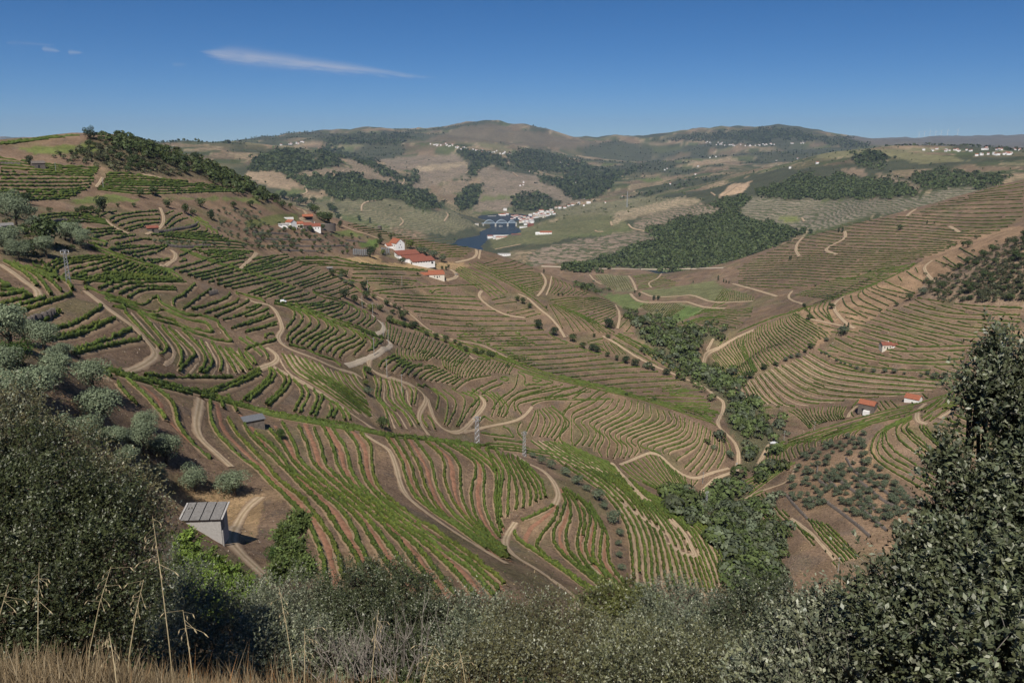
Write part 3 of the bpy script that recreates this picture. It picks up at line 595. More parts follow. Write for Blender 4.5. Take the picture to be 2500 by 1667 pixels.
# ------------------------------------------------------------------ farm tracks
TRACKS = [('b1', 'D', 3.4, '0,20 120,100 240,190 330,250 350,320'), ('b1', '', 3.2, '770,265 880,350 1020,460 1180,570 1290,680 1360,760 1400,830 1300,920 1120,1000'),
  ('b1', '', 2.6, '690,950 800,990 900,1030 1000,1060'), ('c1', '', 3.4, '1800,-20 1780,100 1765,200 1800,330 1950,470 2080,590'),
  ('c2', '', 2.6, '1040,280 1180,370 1280,430 1340,560 1390,740 1450,850 1600,980 1800,1120 2000,1250 2250,1400 2352,1460'),
  ('c1', '', 3.6, '2340,860 2250,930 2150,1060 2080,1250 2200,1400 2330,1520 2460,1640 2630,1760'),
  ('b2', '', 3.0, '0,330 100,370 220,390 290,480 330,600 290,680 370,770 600,860 800,950 1000,1010 1050,1050'),
  ('b2', '', 3.0, '190,770 280,830 280,890 200,930 120,960'), ('b2', '', 3.0, '250,940 500,1080 700,1190 790,1250 900,1330 1050,1430 1150,1500'),
  ('b2', 'c', 3.4, '1140,480 1230,560 1240,610 1170,650'), ('b2', 'c', 3.2, '1270,700 1310,740 1200,810 1090,870 900,930'),
  ('b2', '', 3.2, '1110,870 1105,940 1200,1010 1390,1070 1530,1130 1620,1230 1560,1360 1570,1450 1650,1560'),
  ('b2', '', 3.4, '1630,1220 1690,1400 1760,1490 1860,1530 1950,1510 2080,1370 2150,1270 2100,1200'), ('b2', '', 2.6, '1950,1530 2200,1470 2400,1430 2500,1380 2570,1300'),
  ('b2', '', 3.0, '1110,290 1200,320 1330,390 1480,470 1580,560 1700,640 1900,710 2100,740 2352,860'),
  ('b3', '', 4.0, '450,100 490,170 460,250 410,310'), ('b3', '', 2.6, '540,130 520,230 490,300'),
  ('b3', '', 4.2, '240,290 320,320 440,430 520,490 600,580 660,680'), ('b3', '', 4.0, '1000,665 1100,720 1300,850 1480,940 1700,1030 1900,1120 2000,1200 2080,1250 2070,1350 2030,1430 2050,1500 2130,1560 2200,1640 2220,1760 2200,1880'),
  ('b3', '', 3.6, '1110,370 1150,480 1130,600'), ('c3', '', 3.4, '2150,640 2000,700 1900,790 1870,820'),
  ('c3', '', 3.0, '1080,550 1200,690 1330,840 1400,890'), ('c3', '', 2.8, '1150,570 1320,500 1430,460 1520,490 1620,590 1740,670 1850,690 1950,650 2130,600'),
  ('c3', '', 3.0, '190,465 330,560 460,620 560,730 600,840 570,930'), ('c3', '', 3.0, '215,1085 140,1200 130,1300 230,1400 400,1500 600,1640 780,1790 740,1900'),
  ('c3', '', 2.2, '1150,900 1400,1080 1560,1200'), ('c3', '', 3.0, '1620,1080 1740,1200 1790,1320 1840,1390 1700,1360 1590,1270'),
  ('a2', '', 5.0, '2020,1165 2075,1230 2040,1290 1880,1330'), ('a2', '', 4.0, '2110,1200 2090,1300'), ('b2', '', 6.0, '1840,70 1900,110 1870,150 1790,165'),
  ('b2', '', 4.5, '2120,260 2090,310 2200,410 2352,480 2500,500'),
  ('b3', '', 5.0, '1340,270 1450,312 1650,310 1800,300 2000,362 2352,352'), ('b3', '', 5.0, '1245,285 1300,340 1400,365 1600,362 1750,358 1900,405 2100,420'),
  ('b3', '', 5.0, '1300,260 1270,180 1230,125'), ('b3', '', 4.0, '880,115 930,170 990,205'), ('b3', '', 4.0, '1525,105 1490,150 1405,190 1440,235'),
  ('b3', '', 4.5, '2352,610 2180,685 2050,765 1950,805 1920,850 1900,920'), ('b3', '', 3.5, '1990,690 1930,800'),
  ('b4', '', 4.5, '870,285 800,340 800,400 850,460 910,520 965,545'), ('b4', '', 3.0, '600,470 740,500 880,530'), ('b4', '', 4.5, '1600,-10 1530,40 1550,90 1590,140 1625,165'),
  ('c4', '', 4.0, '980,40 930,80 905,135'), ('c4', '', 4.2, '1540,20 1480,80 1480,170 1560,185'), ('c4', '', 3.4, '1800,50 1650,140'),
  ('c4', '', 3.2, '0,850 130,760 300,700'), ('c4', '', 4.0, '265,355 215,440 165,530'), ('c4', '', 2.2, '300,700 420,650 480,520'), ('c4', '', 2.6, '440,960 600,1080 800,1300'),
  ('a4', '', 6.0, '550,1000 490,1060 480,1120 510,1165'), ('a4', '', 6.0, '880,960 880,1020 740,1090 730,1120 820,1150'), ('a4', '', 6.0, '1460,780 1400,820 1390,840'),
  ('a4', '', 4.5, '450,1450 415,1490 440,1520 540,1560'), ('a4', '', 5.0, '1740,920 1800,950 1820,970'),
  ('b4', '', 5.0, '-40,180 150,230 330,285'), ('a3', 'c', 7.0, '450,1362 900,1380 1200,1386 1500,1390 1800,1383 2090,1376'),
  ('a1', '', 3.0, '920,570 890,620 860,655'), ('a1', '', 3.0, '1440,840 1470,920 1460,990 1400,1040 1310,1080'), ('a1', '', 3.0, '940,940 1000,990 1060,1030 1160,1070'),
  ('a1', '', 3.2, '1540,1220 1580,1250 1560,1310 1450,1370'), ('a1', '', 3.0, '2310,1245 2240,1310 2150,1390'), ('a2', '', 2.6, '90,1240 60,1290 0,1330'),
  ('a2', '', 5.0, '460,850 520,860 550,920 480,950 600,970'), ('a2', '', 2.6, '870,1000 960,1040 1100,1080 1200,1120'), ('a1', '', 3.0, '1280,540 1400,560 1480,580'),
  ('b2', '', 3.5, '1010,330 1060,350 1090,390'), ('b2', '', 2.4, '2010,840 2050,880'), ('d3', '', 2.4, '880,490 1000,600 1150,720 1250,800'),
  # far tracks across the river
  ('a2', '', 8, '1040,870 1050,800 1180,765'), ('a2', '', 8, '500,720 560,700 520,640 530,610'), ('a2', '', 7, '1400,630 1425,600 1420,580'), ('a2', '', 7, '1380,1000 1420,960 1390,930'),
  ('a2', '', 8, '2060,530 2120,470 2140,430'), ('a2', '', 8, '840,550 880,500'), ('a3', '', 7, '30,1210 130,1190 260,1165'), ('a3', '', 8, '930,1040 960,1060 1000,1050'),
  ('a3', '', 7, '290,1250 340,1230 360,1250'), ('a3', '', 8, '1230,985 1260,1020 1390,1050'), ('a3', '', 8, '1070,960 1080,1000'), ('a3', '', 9, '2060,740 2200,640'), ('a2', '', 8, '1780,960 1820,900 1800,880'),
  ('a2', '', 7, '2000,470 2020,490 1970,530'), ('a3', '', 7, '190,520 240,560'), ('a3', '', 7, '1970,700 2010,730'), ('a4', '', 7, '1070,760 1110,735'), ('a4', '', 7, '530,850 550,880')]
M['concrete_road'] = simple('pale_road', (.36, .315, .255), .9, .1, .15, .6)
for tile, kind, wid, s in TRACKS:
    q = spline(P(tile, s), 4.0); lines = []
    for w in world_lines(q):
        r = np.hypot(*w[:, :2].T).mean(); w = resample(w, max(1.2, r * .006))
        if w is None: continue
        w[1:-1, :2] = (w[:-2, :2] + w[1:-1, :2] + w[2:, :2]) / 3
        wd_ = wid * (.8 if r < 1200 else 1); lines.append(ribbon(w, wd_, .07 + r * .0007, .3, TCOLS)); TRACKPTS.append((w[:, :2], wd_))
    if lines:
        o = ribbon_mesh('dirt_track' if kind != 'c' else 'road', lines, M['dirt'], TCOL if kind != 'c' else TCOL * .4 + np.array((.26, .225, .18))); tag(o, kind='structure')
TP = np.vstack([t for t, w in TRACKPTS]); TW = np.concatenate([np.full(len(t), w) for t, w in TRACKPTS])
def near_track(XY, pad):
    """true where a point stands on a track"""
    cell = 12.0; key = {}
    if not hasattr(near_track, 'g'):
        g = {}
        for i, (x, y) in enumerate(TP): g.setdefault((int(x // cell), int(y // cell)), []).append(i)
        near_track.g = g
    g = near_track.g; res = np.zeros(len(XY), bool)
    for n, (x, y) in enumerate(XY):
        cx, cy = int(x // cell), int(y // cell)
        for a in (cx - 1, cx, cx + 1):
            for b in (cy - 1, cy, cy + 1):
                for i in g.get((a, b), ()):
                    if (TP[i, 0] - x) ** 2 + (TP[i, 1] - y) ** 2 < (TW[i] * .5 + pad) ** 2: res[n] = True; break
                if res[n]: break
            if res[n]: break
    return res

# ------------------------------------------------------------------ vine rows: guide rows read off the photograph, the rows between them blended
# name, label, tile, options, guides "level: x,y x,y ...; ..."
ZONES = []
def zone(name, label, tile, g, step=1.0, h=1.35, w=.85, col=0, path=None, drop=.0, offs=(0,), group=None):
    gs = []
    for part in g.split(';'):
        if not part.strip(): continue
        l, s = part.split(':'); gs.append((float(l), P(tile, s.strip())))
    ZONES.append(dict(name=name, label=label, g=gs, step=step, h=h * .86, w=w * .84, col=col, path=path, drop=drop, offs=offs, group=group or name))
zone('near spur rows', 'green vine row curving down the near slope beside the grey hut', 'c2', """-2:-1420,-330 -1200,-200 -1070,-50 -950,60; -1:-1070,-200 -860,0 -760,120 -700,200; 0:-920,-190 -670,10 -610,190 -550,300 -400,450 -280,540;
1:-320,-20 -310,140 -260,290 -70,480 110,620 260,770 420,920 540,1060 640,1260 700,1440 740,1700; 2:-240,-30 -110,250 0,380 190,580 330,740 520,890 620,1020 720,1150 790,1290 870,1560 880,1680;
3:-160,-40 -30,180 60,330 300,560 450,710 640,900 730,1000 830,1150 930,1310 1010,1450 1050,1660; 4:60,280 250,420 400,610 560,740 800,930 930,1080 1040,1320 1120,1470 1240,1660;
6:330,200 440,400 490,540 640,680 870,870 1060,1030 1200,1190 1330,1370 1440,1520 1600,1720; 8:600,200 680,420 720,570 880,740 1060,900 1230,1050 1400,1190 1560,1340 1700,1520 1930,1800;
10:770,230 900,440 950,640 1080,820 1260,970 1480,1140 1750,1330 2050,1560 2250,1800; 12:1000,260 1120,400 1130,560 1180,760 1330,920 1560,1080 1860,1280 2200,1540 2352,1680""", path='red', h=1.15, w=.85)
zone('spur rows beyond the main track', 'green vine row right of the straw track on the near spur', 'c2', """13:1250,310 1390,520 1440,700 1530,870 1700,1010 1950,1180 2250,1400; 15:1420,330 1560,600 1640,830 1800,1050 2100,1240 2400,1460;
17:1600,350 1770,520 1790,720 1880,940 2050,1130 2350,1380; 19:1780,370 2040,540 2060,660 2020,820 2060,1020 2180,1200 2350,1360; 21:1960,400 2230,640 2235,900 2270,1100 2320,1250; 23:2150,430 2300,620 2280,900 2300,1060""", path='red', h=1.15, w=.85)
zone('spur rows inside the hairpin track', 'vine row between the two hairpin tracks on the spur', 'c3', """0:-40,430 30,620 45,800 50,1000 60,1130; 1:30,430 150,640 155,800 140,1060; 2:100,480 200,690 230,880 210,1000; 4:180,500 340,790 345,960; 5:230,520 380,780 405,930; 7:300,560 440,720 490,880""", h=1.3, w=.9)
zone('hairpin lower rows', 'thick vine row curling below the hairpin bend of the spur track', 'c3', """1:550,940 400,1020 250,1080 210,1180 250,1260 400,1360 600,1500 900,1720; 2:605,920 560,1060 440,1220 410,1310 520,1430 760,1600 980,1760; 3:600,780 660,900 620,1060 560,1160 560,1260 640,1380 800,1520 1060,1740;
5:660,780 770,960 800,1100 770,1260 800,1400 900,1530 1140,1760; 7:760,850 880,1020 862,1200 840,1320 900,1460 1050,1640 1200,1780; 9:830,900 980,1120 985,1220 975,1440 1080,1600 1260,1800; 10:880,930 1035,1200 1040,1300 1060,1460 1160,1600 1330,1810""", path='red', h=1.3, w=.9)
zone('spur flank rows', 'vine row on the spur flank right of the olive line', 'c3', """0:330,340 600,540 830,700 1010,830 1180,1060 1250,1280 1270,1540 1290,1640; 1.5:420,350 700,540 960,720 1130,880 1260,1060 1340,1280 1360,1540 1390,1720; 4:520,360 840,560 1100,740 1300,940 1430,1180 1480,1400 1500,1620 1540,1740;
7:640,380 960,570 1200,760 1420,980 1560,1200 1640,1420 1700,1640 1730,1740; 10:760,420 1010,560 1280,780 1540,1010 1720,1230 1800,1450 1860,1640 1900,1760; 13:880,480 1060,590 1300,780 1600,1000 1800,1200 1900,1420 1980,1640 2010,1760; 16:990,520 1120,620 1340,800 1660,980 1880,1150 2010,1350 2090,1580; 19:1080,560 1180,650 1400,830 1720,970 1960,1140 2130,1350 2160,1400""", h=1.25, w=.85, path='pale')
zone('fan rows by the valley road', 'vine row in the fan above the stream road bend', 'c3', """0:1150,580 1300,700 1500,800 1620,840; 3:1260,540 1420,690 1560,800 1660,830; 6:1380,480 1500,640 1620,780 1700,830; 9:1500,490 1600,650 1690,790 1740,830; 12:1610,600 1700,720 1750,810; 15:1730,680 1770,800; 17:1860,690 1810,760""", h=1.25, w=.8)
zone('near crest rows', 'bright vine row along the crest of the near spur', 'c2', """0:-1400,-330 -1150,-255 -800,-165 -350,-60 0,35 200,95 500,150 800,195 1100,262 1300,305 1650,338 1950,375 2200,415; 1:-1380,-315 -1130,-235 -780,-140 -330,-35 30,58 230,118 520,172 820,220 1110,285 1320,325 1660,355 1960,395 2230,440; 2:-1200,-240 -1000,-180 -750,-110 -300,-5 60,80 260,140 560,195 840,245 1010,275""", h=1.3, w=1.0)
zone('far crest rows', 'vine row along the crest where the spur meets the hollow', 'c3', """0:-60,380 200,400 420,440 640,470 860,530 1040,580; 1:-60,400 240,430 460,470 680,505 900,570 1060,640; 2:-40,425 260,455 480,500 700,545 940,640 1120,760""", h=1.25, w=.95)
# left terraces
zone('upper left terrace rows', 'bushy vine row at the left edge above the dry stone bank', 'b1', """0:0,545 300,420 600,320 665,280; 1:0,465 200,390 420,330; 2:0,400 160,350 320,310; 3.4:0,285 150,270 240,275""", h=1.5, w=1.0)
zone('left track rows', 'dense vine row beside the left hand track', 'b1', """0:40,0 250,130 380,280; 1:120,10 330,130 470,310; 2:220,40 420,150 570,285; 3:310,80 580,170 665,270; 5:280,0 400,20 400,110""", h=1.5, w=1.0)
zone('left bank terrace rows', 'vine row on the terraces below the left curving track', 'b1', """0:330,650 640,580 900,430 885,390; 2:390,705 700,640 1010,500; 3:430,720 720,665 1060,510; 5:650,825 900,735 1190,620; 6:660,845 950,775 1290,705""", h=1.4, w=.95, step=None)
zone('left fan rows', 'vine row in the fan right of the left curving track', 'b1', """0:1120,455 1250,600 1420,760 1430,800; 1:1240,460 1400,640 1500,780 1450,840 1340,905; 2:1450,580 1600,770 1640,880 1610,960; 3:1520,600 1740,830 1700,900 1595,1015; 4:1640,620 1800,780 1850,900 1780,1020; 5:1800,700 1900,890 1880,960 1820,1030; 6:1900,730 1990,890 1980,1010; 7:1970,770 2060,900 2120,1010; 9:2060,780 2180,900 2250,990; 10:2200,830 2310,970""", h=1.3, w=.9, path='pale')
zone('single bank rows', 'long straight vine hedge along the foot of the left fan', 'b1', """0:1300,1040 1700,1050 2120,1050; 1:1855,1180 2100,1090 2352,985; 2:1900,1190 2130,1110 2352,1010; 4:2180,1250 2352,1130 2420,1060""", step=None, h=1.3, w=.95)
zone('hollow rows', 'vine row curving through the hollow on the left', 'b1', """0:1150,335 1300,262 1590,262; 1:1080,300 1250,230 1600,245; 2:950,290 1130,210 1400,190 1680,188; 3:890,250 1050,180 1300,165 1680,178; 5:640,165 740,130 900,105 1100,120 1400,150 1600,150""", h=1.35, w=1.0)
zone('pylon terrace rows', 'vine row on the round shoulder behind the lattice mast', 'a1', """0:390,1440 430,1370 520,1320 930,1270; 2:480,1445 560,1370 820,1320 1020,1290; 4:640,1460 880,1390 1100,1320; 6:740,1490 1000,1430 1220,1340; 8:900,1500 1150,1440 1290,1370; 10:1060,1500 1250,1450 1350,1390; 13:1300,1500 1400,1430 1440,1400; 16:1470,1500 1530,1430""", h=1.35, w=.9)
zone('shoulder crest rows', 'vine row running over the crest of the left shoulder', 'a1', """0:800,1190 1000,1270 1250,1350 1500,1410 1560,1480; 1:830,1180 1030,1250 1300,1340 1560,1420 1650,1500; 2:390,1470 620,1480 900,1510 1300,1530""", h=1.3, w=.9)
zone('mid hollow rows', 'vine row in the hollow left of the valley track', 'b1', """0:1560,400 1560,350 1640,310 1760,200; 1:1640,440 1800,320 1900,250; 2:1720,440 1980,360 2060,310 2060,280; 3:1840,470 2080,390 2150,330; 4:1930,505 2200,380 2250,320; 5:2000,530 2200,470 2340,400 2352,390; 6:2080,610 2352,505 2420,460; 7:2200,640 2380,590 2490,540; 8:2205,800 2260,770 2480,710""", h=1.4, w=.95)
zone('ridge hollow rows', 'vine row between the two green ridges of the middle slope', 'b1', """0:1000,-100 1300,-130 1500,-130; 2:1180,-40 1400,-80 1560,-180; 4:1530,80 1750,20 1950,-50; 6:1690,130 1950,70 2120,10; 8:1800,170 2080,100 2300,50; 10:1950,215 2200,150 2420,90; 12:2080,250 2352,190 2560,140""", h=1.4, w=1.0)
zone('middle ridge crest rows', 'vine row along the crest of the middle ridge', 'a1', """0:1600,1210 1850,1310 2150,1400 2352,1470 2560,1540; 1:1640,1210 1900,1310 2200,1400 2420,1470 2640,1560; 2:1700,1240 1960,1330 2300,1430 2500,1500""", h=1.3, w=.9)
zone('second hollow rows', 'vine row on the slope between ridge crest and valley track', 'b2', """0:20,290 170,235 300,190; 2:130,315 300,250 390,210; 4:210,350 400,290 520,255; 6:310,380 560,345 650,300; 7:400,395 640,380 720,345; 9:560,440 780,390 870,375; 11:690,490 830,440 890,385; 13:850,525 960,480 1000,440 960,400; 15:1000,565 1060,520 1070,470 1000,400; 17:1080,595 1150,545 1160,500 1100,460""", h=1.35, w=.9)
zone('upper hollow rows', 'vine row on the brown slope above the middle ridge', 'b2', """0:0,0 200,-40 380,-60; 2:0,80 200,40 420,-20; 4:130,110 320,60 470,0; 6:300,160 500,100 620,40; 8:430,210 620,150 740,100; 10:520,240 720,170 860,130; 12:680,280 800,250 920,200; 14:830,330 900,300 1010,270""", h=1.35, w=.9)
zone('terraces left of the valley track', 'vine row on the dark terraces left of the curving valley track', 'b2', """0:0,425 60,415 135,395; 1:0,500 120,465 210,425; 2:0,575 150,525 260,485; 3:0,640 150,600 285,570; 4:175,690 190,660 250,655""", h=1.4, w=.95)
zone('S curve rows', 'S shaped vine row right of the curving valley track', 'b2', """0:335,690 350,620 430,520 430,440 330,390; 1:410,735 420,690 560,590 575,510 500,440; 2:500,750 560,700 720,620 730,560 640,480; 3:600,800 650,740 800,650 820,600 730,520; 4:720,830 800,750 950,690 980,650 900,580; 5:840,880 870,820 1040,730 1050,690 980,620; 6:1090,810 1130,790 1130,720 1060,650; 7:1130,800 1210,730 1230,700 1120,640""", h=1.4, w=.95, step=.5)
zone('crest rows above the S curves', 'vine row along the green crest above the S shaped rows', 'b2', """0:240,380 420,420 650,500 900,590 1150,670 1260,700; 1:280,375 480,425 700,500 950,590 1180,660 1275,695; 2:330,370 500,410 780,510 1000,590 1240,680""", h=1.3, w=.9)
zone('long diagonal rows', 'long diagonal vine row below the valley track', 'b2', """0:260,860 330,990 500,1090 700,1210 880,1330; 1:330,830 430,980 600,1090 800,1220 980,1350; 3:420,830 530,970 720,1100 920,1250 1120,1400; 5:530,870 650,1010 820,1130 1010,1280 1150,1400; 7:650,910 770,1060 950,1200 1110,1300; 9:800,980 870,1100 1010,1230 1100,1290; 11:890,1010 960,1110 1080,1220; 12:960,1020 1010,1100 1080,1170; 13:1010,1010 1030,1070""", h=1.2, w=.8, path='pale')
zone('rows below the olive bank', 'vine row on the left of the long diagonal slope', 'b2', """0:0,680 120,760 190,830 205,890; 1:-60,690 60,770 150,850; 2:0,800 60,860 120,960; 3:0,890 60,970; 4:-60,800 -10,900 40,990""", h=1.2, w=.85)
zone('paired bank rows', 'vine row in pairs on the brown bank below the diagonal track', 'b2', """0:0,1050 100,985 195,965; 1:0,1245 170,1090 225,1000 185,930; 1.4:15,1265 210,1100 260,1010 215,950; 3:180,1290 320,1150 350,1060 265,955; 3.4:205,1305 375,1130 390,1040 300,970; 5:430,1355 505,1210 480,1120 400,1030; 5.4:480,1365 560,1210 530,1120 440,1040; 7:580,1380 640,1240 600,1140; 7.4:625,1390 690,1220 640,1140; 9:730,1405 775,1330 750,1280; 9.6:785,1410 820,1335; 11:895,1430 860,1350 795,1265; 12:940,1430 920,1370 830,1270""", step=None, h=1.4, w=1.0)
zone('upright rows by the concrete pole', 'short upright vine row below the middle road', 'b2', """0:1150,1040 1180,1120 1170,1220 1250,1330 1290,1500; 1:1210,1050 1215,1140 1200,1230 1300,1350 1400,1500; 2:1255,1060 1280,1150 1290,1250 1420,1360 1500,1500; 3:1310,1070 1340,1170 1370,1260 1480,1360 1560,1470; 5:1370,1090 1410,1150 1420,1260 1500,1330; 6:1440,1100 1490,1170 1480,1290; 7:1480,1100 1530,1160 1510,1290""", h=1.3, w=.85, path='pale')
zone('road bend rows', 'vine row on the short terraces above the white road bend', 'b2', """0:1195,960 1230,900 1340,850; 1:1275,985 1340,920 1425,880; 2:1340,1005 1400,950 1490,910; 3:1450,1025 1520,950 1690,940; 4:1560,1050 1640,995 1745,960; 5:1650,1075 1720,1030 1810,990; 6:1760,1085 1880,1025; 7:1850,1110 1930,1050""", h=1.4, w=.9, step=.5)
zone('vertical planting', 'short upright vine row in the vertical planting on the middle slope', 'b2', """0:1260,545 1270,630 1260,700; 3:1370,570 1350,650 1320,740; 8:1560,640 1520,740 1490,800; 13:1740,720 1690,800 1650,850; 18:1900,790 1840,850 1790,900; 22:2000,840 1930,900 1880,940""", h=1.2, w=.8)
zone('vertical planting lower', 'short vine row in the lower vertical planting', 'b2', """0:1360,780 1360,840 1400,880; 5:1560,790 1530,850 1560,890; 10:1710,820 1670,850 1620,890""", h=1.2, w=.8)
zone('chevron planting', 'vine row in the slanting planting below the vertical rows', 'b2', """0:1760,850 1770,920 1790,960; 4:1900,850 1860,940 1850,1000; 8:2040,880 1960,980 1940,1050; 12:2160,890 2110,960 2050,1030; 16:2290,900 2250,960 2230,1000; 20:2420,910 2380,970 2360,1010""", h=1.2, w=.8)
zone('right of upright rows', 'vine row in the rows around the white track fork', 'b2', """0:1680,1140 1800,1240 1810,1340 1780,1480; 1:1760,1140 1870,1230 1880,1320 1800,1490; 2:1850,1140 1960,1220 1950,1340 1890,1490; 3:1930,1170 2060,1230 1990,1340 1900,1500; 5:2030,1150 2160,1230 2150,1300 2080,1400; 6:2100,1150 2230,1250 2210,1380 2200,1400; 7:2160,1160 2280,1270 2250,1390; 9:2250,1180 2352,1300 2330,1400; 10:1620,1260 1600,1330 1590,1420 1640,1500""", h=1.35, w=.85)
zone('fold rows', 'vine row on the small folds in the middle of the slope', 'b3', """0:-330,1150 -200,1060 0,1020; 1:-190,1200 -120,1140 50,1060; 2:-180,1310 -60,1170 110,1090; 3:0,1330 80,1230 200,1140 240,1010; 4:60,1400 110,1280 250,1170 450,1130; 5:110,1400 190,1250 330,1190 650,1100; 6:230,1390 210,1250 420,1180 760,1120; 7:270,1370 240,1280 500,1220 900,1160""", h=1.35, w=.85)
zone('upper fold rows', 'vine row on the terraces under the green crest', 'b3', """0:350,1290 480,1240 800,1240 1080,1235; 1:480,1230 620,1160 780,1120; 2:560,1225 720,1190 850,1130; 3:720,1230 870,1140; 4:860,1235 970,1150; 5:930,1240 1040,1170""", h=1.35, w=.85)
zone('W slope rows', 'zigzag vine row on the rounded slope above the stream road', 'c3', """-5:395,90 350,200 300,300; -4:430,80 480,180 430,330; -3:480,60 580,180 490,330; -2:540,50 650,150 620,280 560,360; -1:900,-30 640,100 700,200 610,330 720,420; 0:1040,-20 940,70 760,150 740,190 820,300 740,410; 1:1150,-20 1090,80 880,190 900,230 940,290 860,430; 2:1260,-15 1220,100 970,240 1010,330 960,440 1000,510; 3:1370,20 1330,150 1060,280 1130,390 1090,530; 4:1480,60 1480,180 1160,310 1220,420 1180,530;
5:1590,95 1600,200 1260,340 1320,430 1270,500; 6:1690,135 1670,260 1340,380 1410,440; 7:1780,170 1720,320 1450,420 1530,480; 8:1860,210 1810,370 1600,450 1590,500; 9:1930,250 1890,400 1830,500 1720,610; 10:2010,290 1990,430 1920,560 1830,670; 11:2080,370 2090,480 2020,610""", step=.5, h=1.35, w=.85)
zone('W crest rows', 'vine row along the long green crest below the estate', 'b2', """0:1240,520 1500,600 1900,760 2300,900 2600,1010 3000,1110 3400,1200 3700,1280 3960,1370 4170,1440 4260,1500; 1:1270,520 1560,610 1950,760 2340,890 2640,1000 3060,1110 3450,1200 3800,1290 4060,1380 4220,1450; 2:1310,520 1620,610 2000,750 2380,880 2700,1000 3110,1110 3500,1200 3880,1300 4140,1390""", h=1.35, w=.9)
# slope below the winery
zone('winery slope rows', 'level vine row on the broad slope below the white winery', 'b2', """0:960,75 1300,75 1640,80; 2:940,150 1250,160 1540,180; 4:1200,205 1300,205 1500,215; 5:1140,270 1500,235 2130,205; 6:1180,285 1600,310 2090,318; 8:1320,352 1700,370 2150,398; 10:1510,450 1900,485 2400,495; 12:1640,562 2000,582 2660,572; 14:1920,680 2300,668 2720,655; 16:2205,757 2600,752 2895,735; 18:2365,846 2705,830 3085,806; 20:2535,936 2905,910 3285,868; 22:2715,1005 3105,970 3565,940; 24:3055,1080 3405,1042 3855,1030; 26:3355,1142 3705,1120 4035,1090; 28:3505,1212 3805,1202 4135,1212; 30:3725,1262 4185,1276; 31:3860,1310 4210,1330""", h=1.45, w=1.0)
zone('winery terrace rows', 'vine row on the terraces left of the white winery', 'a2', """0:420,1290 800,1290 1000,1335 1300,1370; 1:380,1310 700,1300 950,1345 1640,1400; 2:480,1330 800,1330 1100,1380 1600,1410; 4:500,1360 760,1360 960,1370""", h=1.45, w=1.0)
zone('ridge rows behind the winery', 'vine row on the ridge slope behind the white house', 'a2', """0:920,995 1180,975; 2:1000,1035 1350,1005; 4:1100,1065 1500,1040; 6:1280,1090 1640,1070; 8:1420,1135 1800,1110; 10:1450,1180 1930,1150; 12:1600,1210 2010,1190; 14:1700,1245 2030,1230; 16:1780,1280 1960,1275""", h=1.5, w=1.1)
zone('knoll rows', 'vine row wrapping the knoll right of the estate road', 'b3', """0:-40,40 150,10 240,-20; 2:0,80 200,60 320,20; 4:40,125 250,95 440,100; 6:120,170 300,140 455,130; 8:220,215 350,190 465,165; 10:280,245 400,225 470,200; 12:340,270 430,250""", h=1.45, w=1.0)
zone('knoll far rows', 'vine row on the far side of the estate knoll', 'b3', """0:500,290 560,200 545,140; 2:560,295 640,220 620,170; 4:640,300 720,240 690,200; 6:730,300 800,260; 8:820,300 870,275""", h=1.45, w=1.0)
zone('estate spine rows', 'vine row on the narrow spine below the low farm building', 'b3', """0:-250,50 0,160 150,280; 1:-290,40 -30,190 120,300; 3:-320,60 -60,230 60,330; 5:-330,90 -130,230 -60,300""", h=1.35, w=.9)
zone('green spine rows', 'vine row on the bright green spine by the ridge road', 'b3', """0:-200,20 100,170 300,280 440,370; 1:-170,10 130,160 330,270 450,340; 2:-140,0 160,150 400,290; 4:520,385 600,520 640,600; 5:540,380 660,500 740,630; 7:570,380 740,500 860,625; 9:620,395 840,520 980,640; 11:680,420 900,540 1050,650; 13:760,450 960,550 1110,640; 14:1090,650 1400,830 1660,1000; 16:1120,640 1430,800 1690,990; 18:1160,640 1450,790 1720,1000; 20:1080,690 1300,820 1500,930""", h=1.35, w=.9, step=1)
zone('small plot rows', 'vine row in the small terraced plots under the ridge road', 'b3', """0:-30,270 60,260; 1:0,345 130,320; 2:20,385 230,360; 3:140,460 340,420; 5:270,510 440,465; 6:860,720 1000,690; 8:870,740 1010,800; 10:1000,720 1060,820; 12:1060,720 1150,830; 14:1110,740 1210,830""", h=1.3, w=.9, step=1)
zone('far ridge slope rows', 'vine row on the terraces right of the ridge road', 'b3', """0:520,350 700,325 930,322; 2:600,380 760,360 980,325; 4:640,410 800,390 1030,340; 6:720,440 880,410 1080,365; 8:800,490 960,440 1110,395; 10:880,525 1010,480 1120,430; 12:950,550 1050,520 1120,475""", h=1.4, w=.95)
zone('rows above the stream', 'vine row on the small slope left of the stream wood', 'b3', """0:1145,600 1240,500 1300,450; 1:1205,630 1290,530 1390,470; 2:1330,630 1370,540 1395,490; 3:1160,520 1210,470""", h=1.4, w=.95)
# valley floor plots
zone('valley floor rows', 'vine row in the striped plots on the valley floor', 'b3', """0:930,120 1000,200; 6:1060,115 1130,260; 12:1180,120 1270,255""", h=1.6, w=1.2)
zone('terrace hill rows', 'vine row on the small terraced hill by the river', 'b3', """0:1260,130 1480,100; 2:1290,150 1440,125 1540,115; 4:1290,185 1400,165 1480,150 1600,150; 6:1310,215 1400,200 1480,175 1640,170; 8:1310,240 1420,225 1500,205 1690,190; 9:1480,235 1650,210""", h=1.6, w=1.3)
zone('bank plot rows', 'vine row in the sloping plots by the looping road', 'b3', """0:1320,395 1350,380; 6:1400,440 1470,370; 14:1540,490 1640,370; 20:1600,490 1740,400""", h=1.6, w=1.2)
zone('right plot rows', 'vine row in the striped plot under spur of the far slope', 'b3', """0:1820,480 1940,410; 8:1960,440 2130,420; 14:2000,355 2080,240; 22:2180,355 2180,260; 30:2340,350 2352,310""", h=1.6, w=1.2)
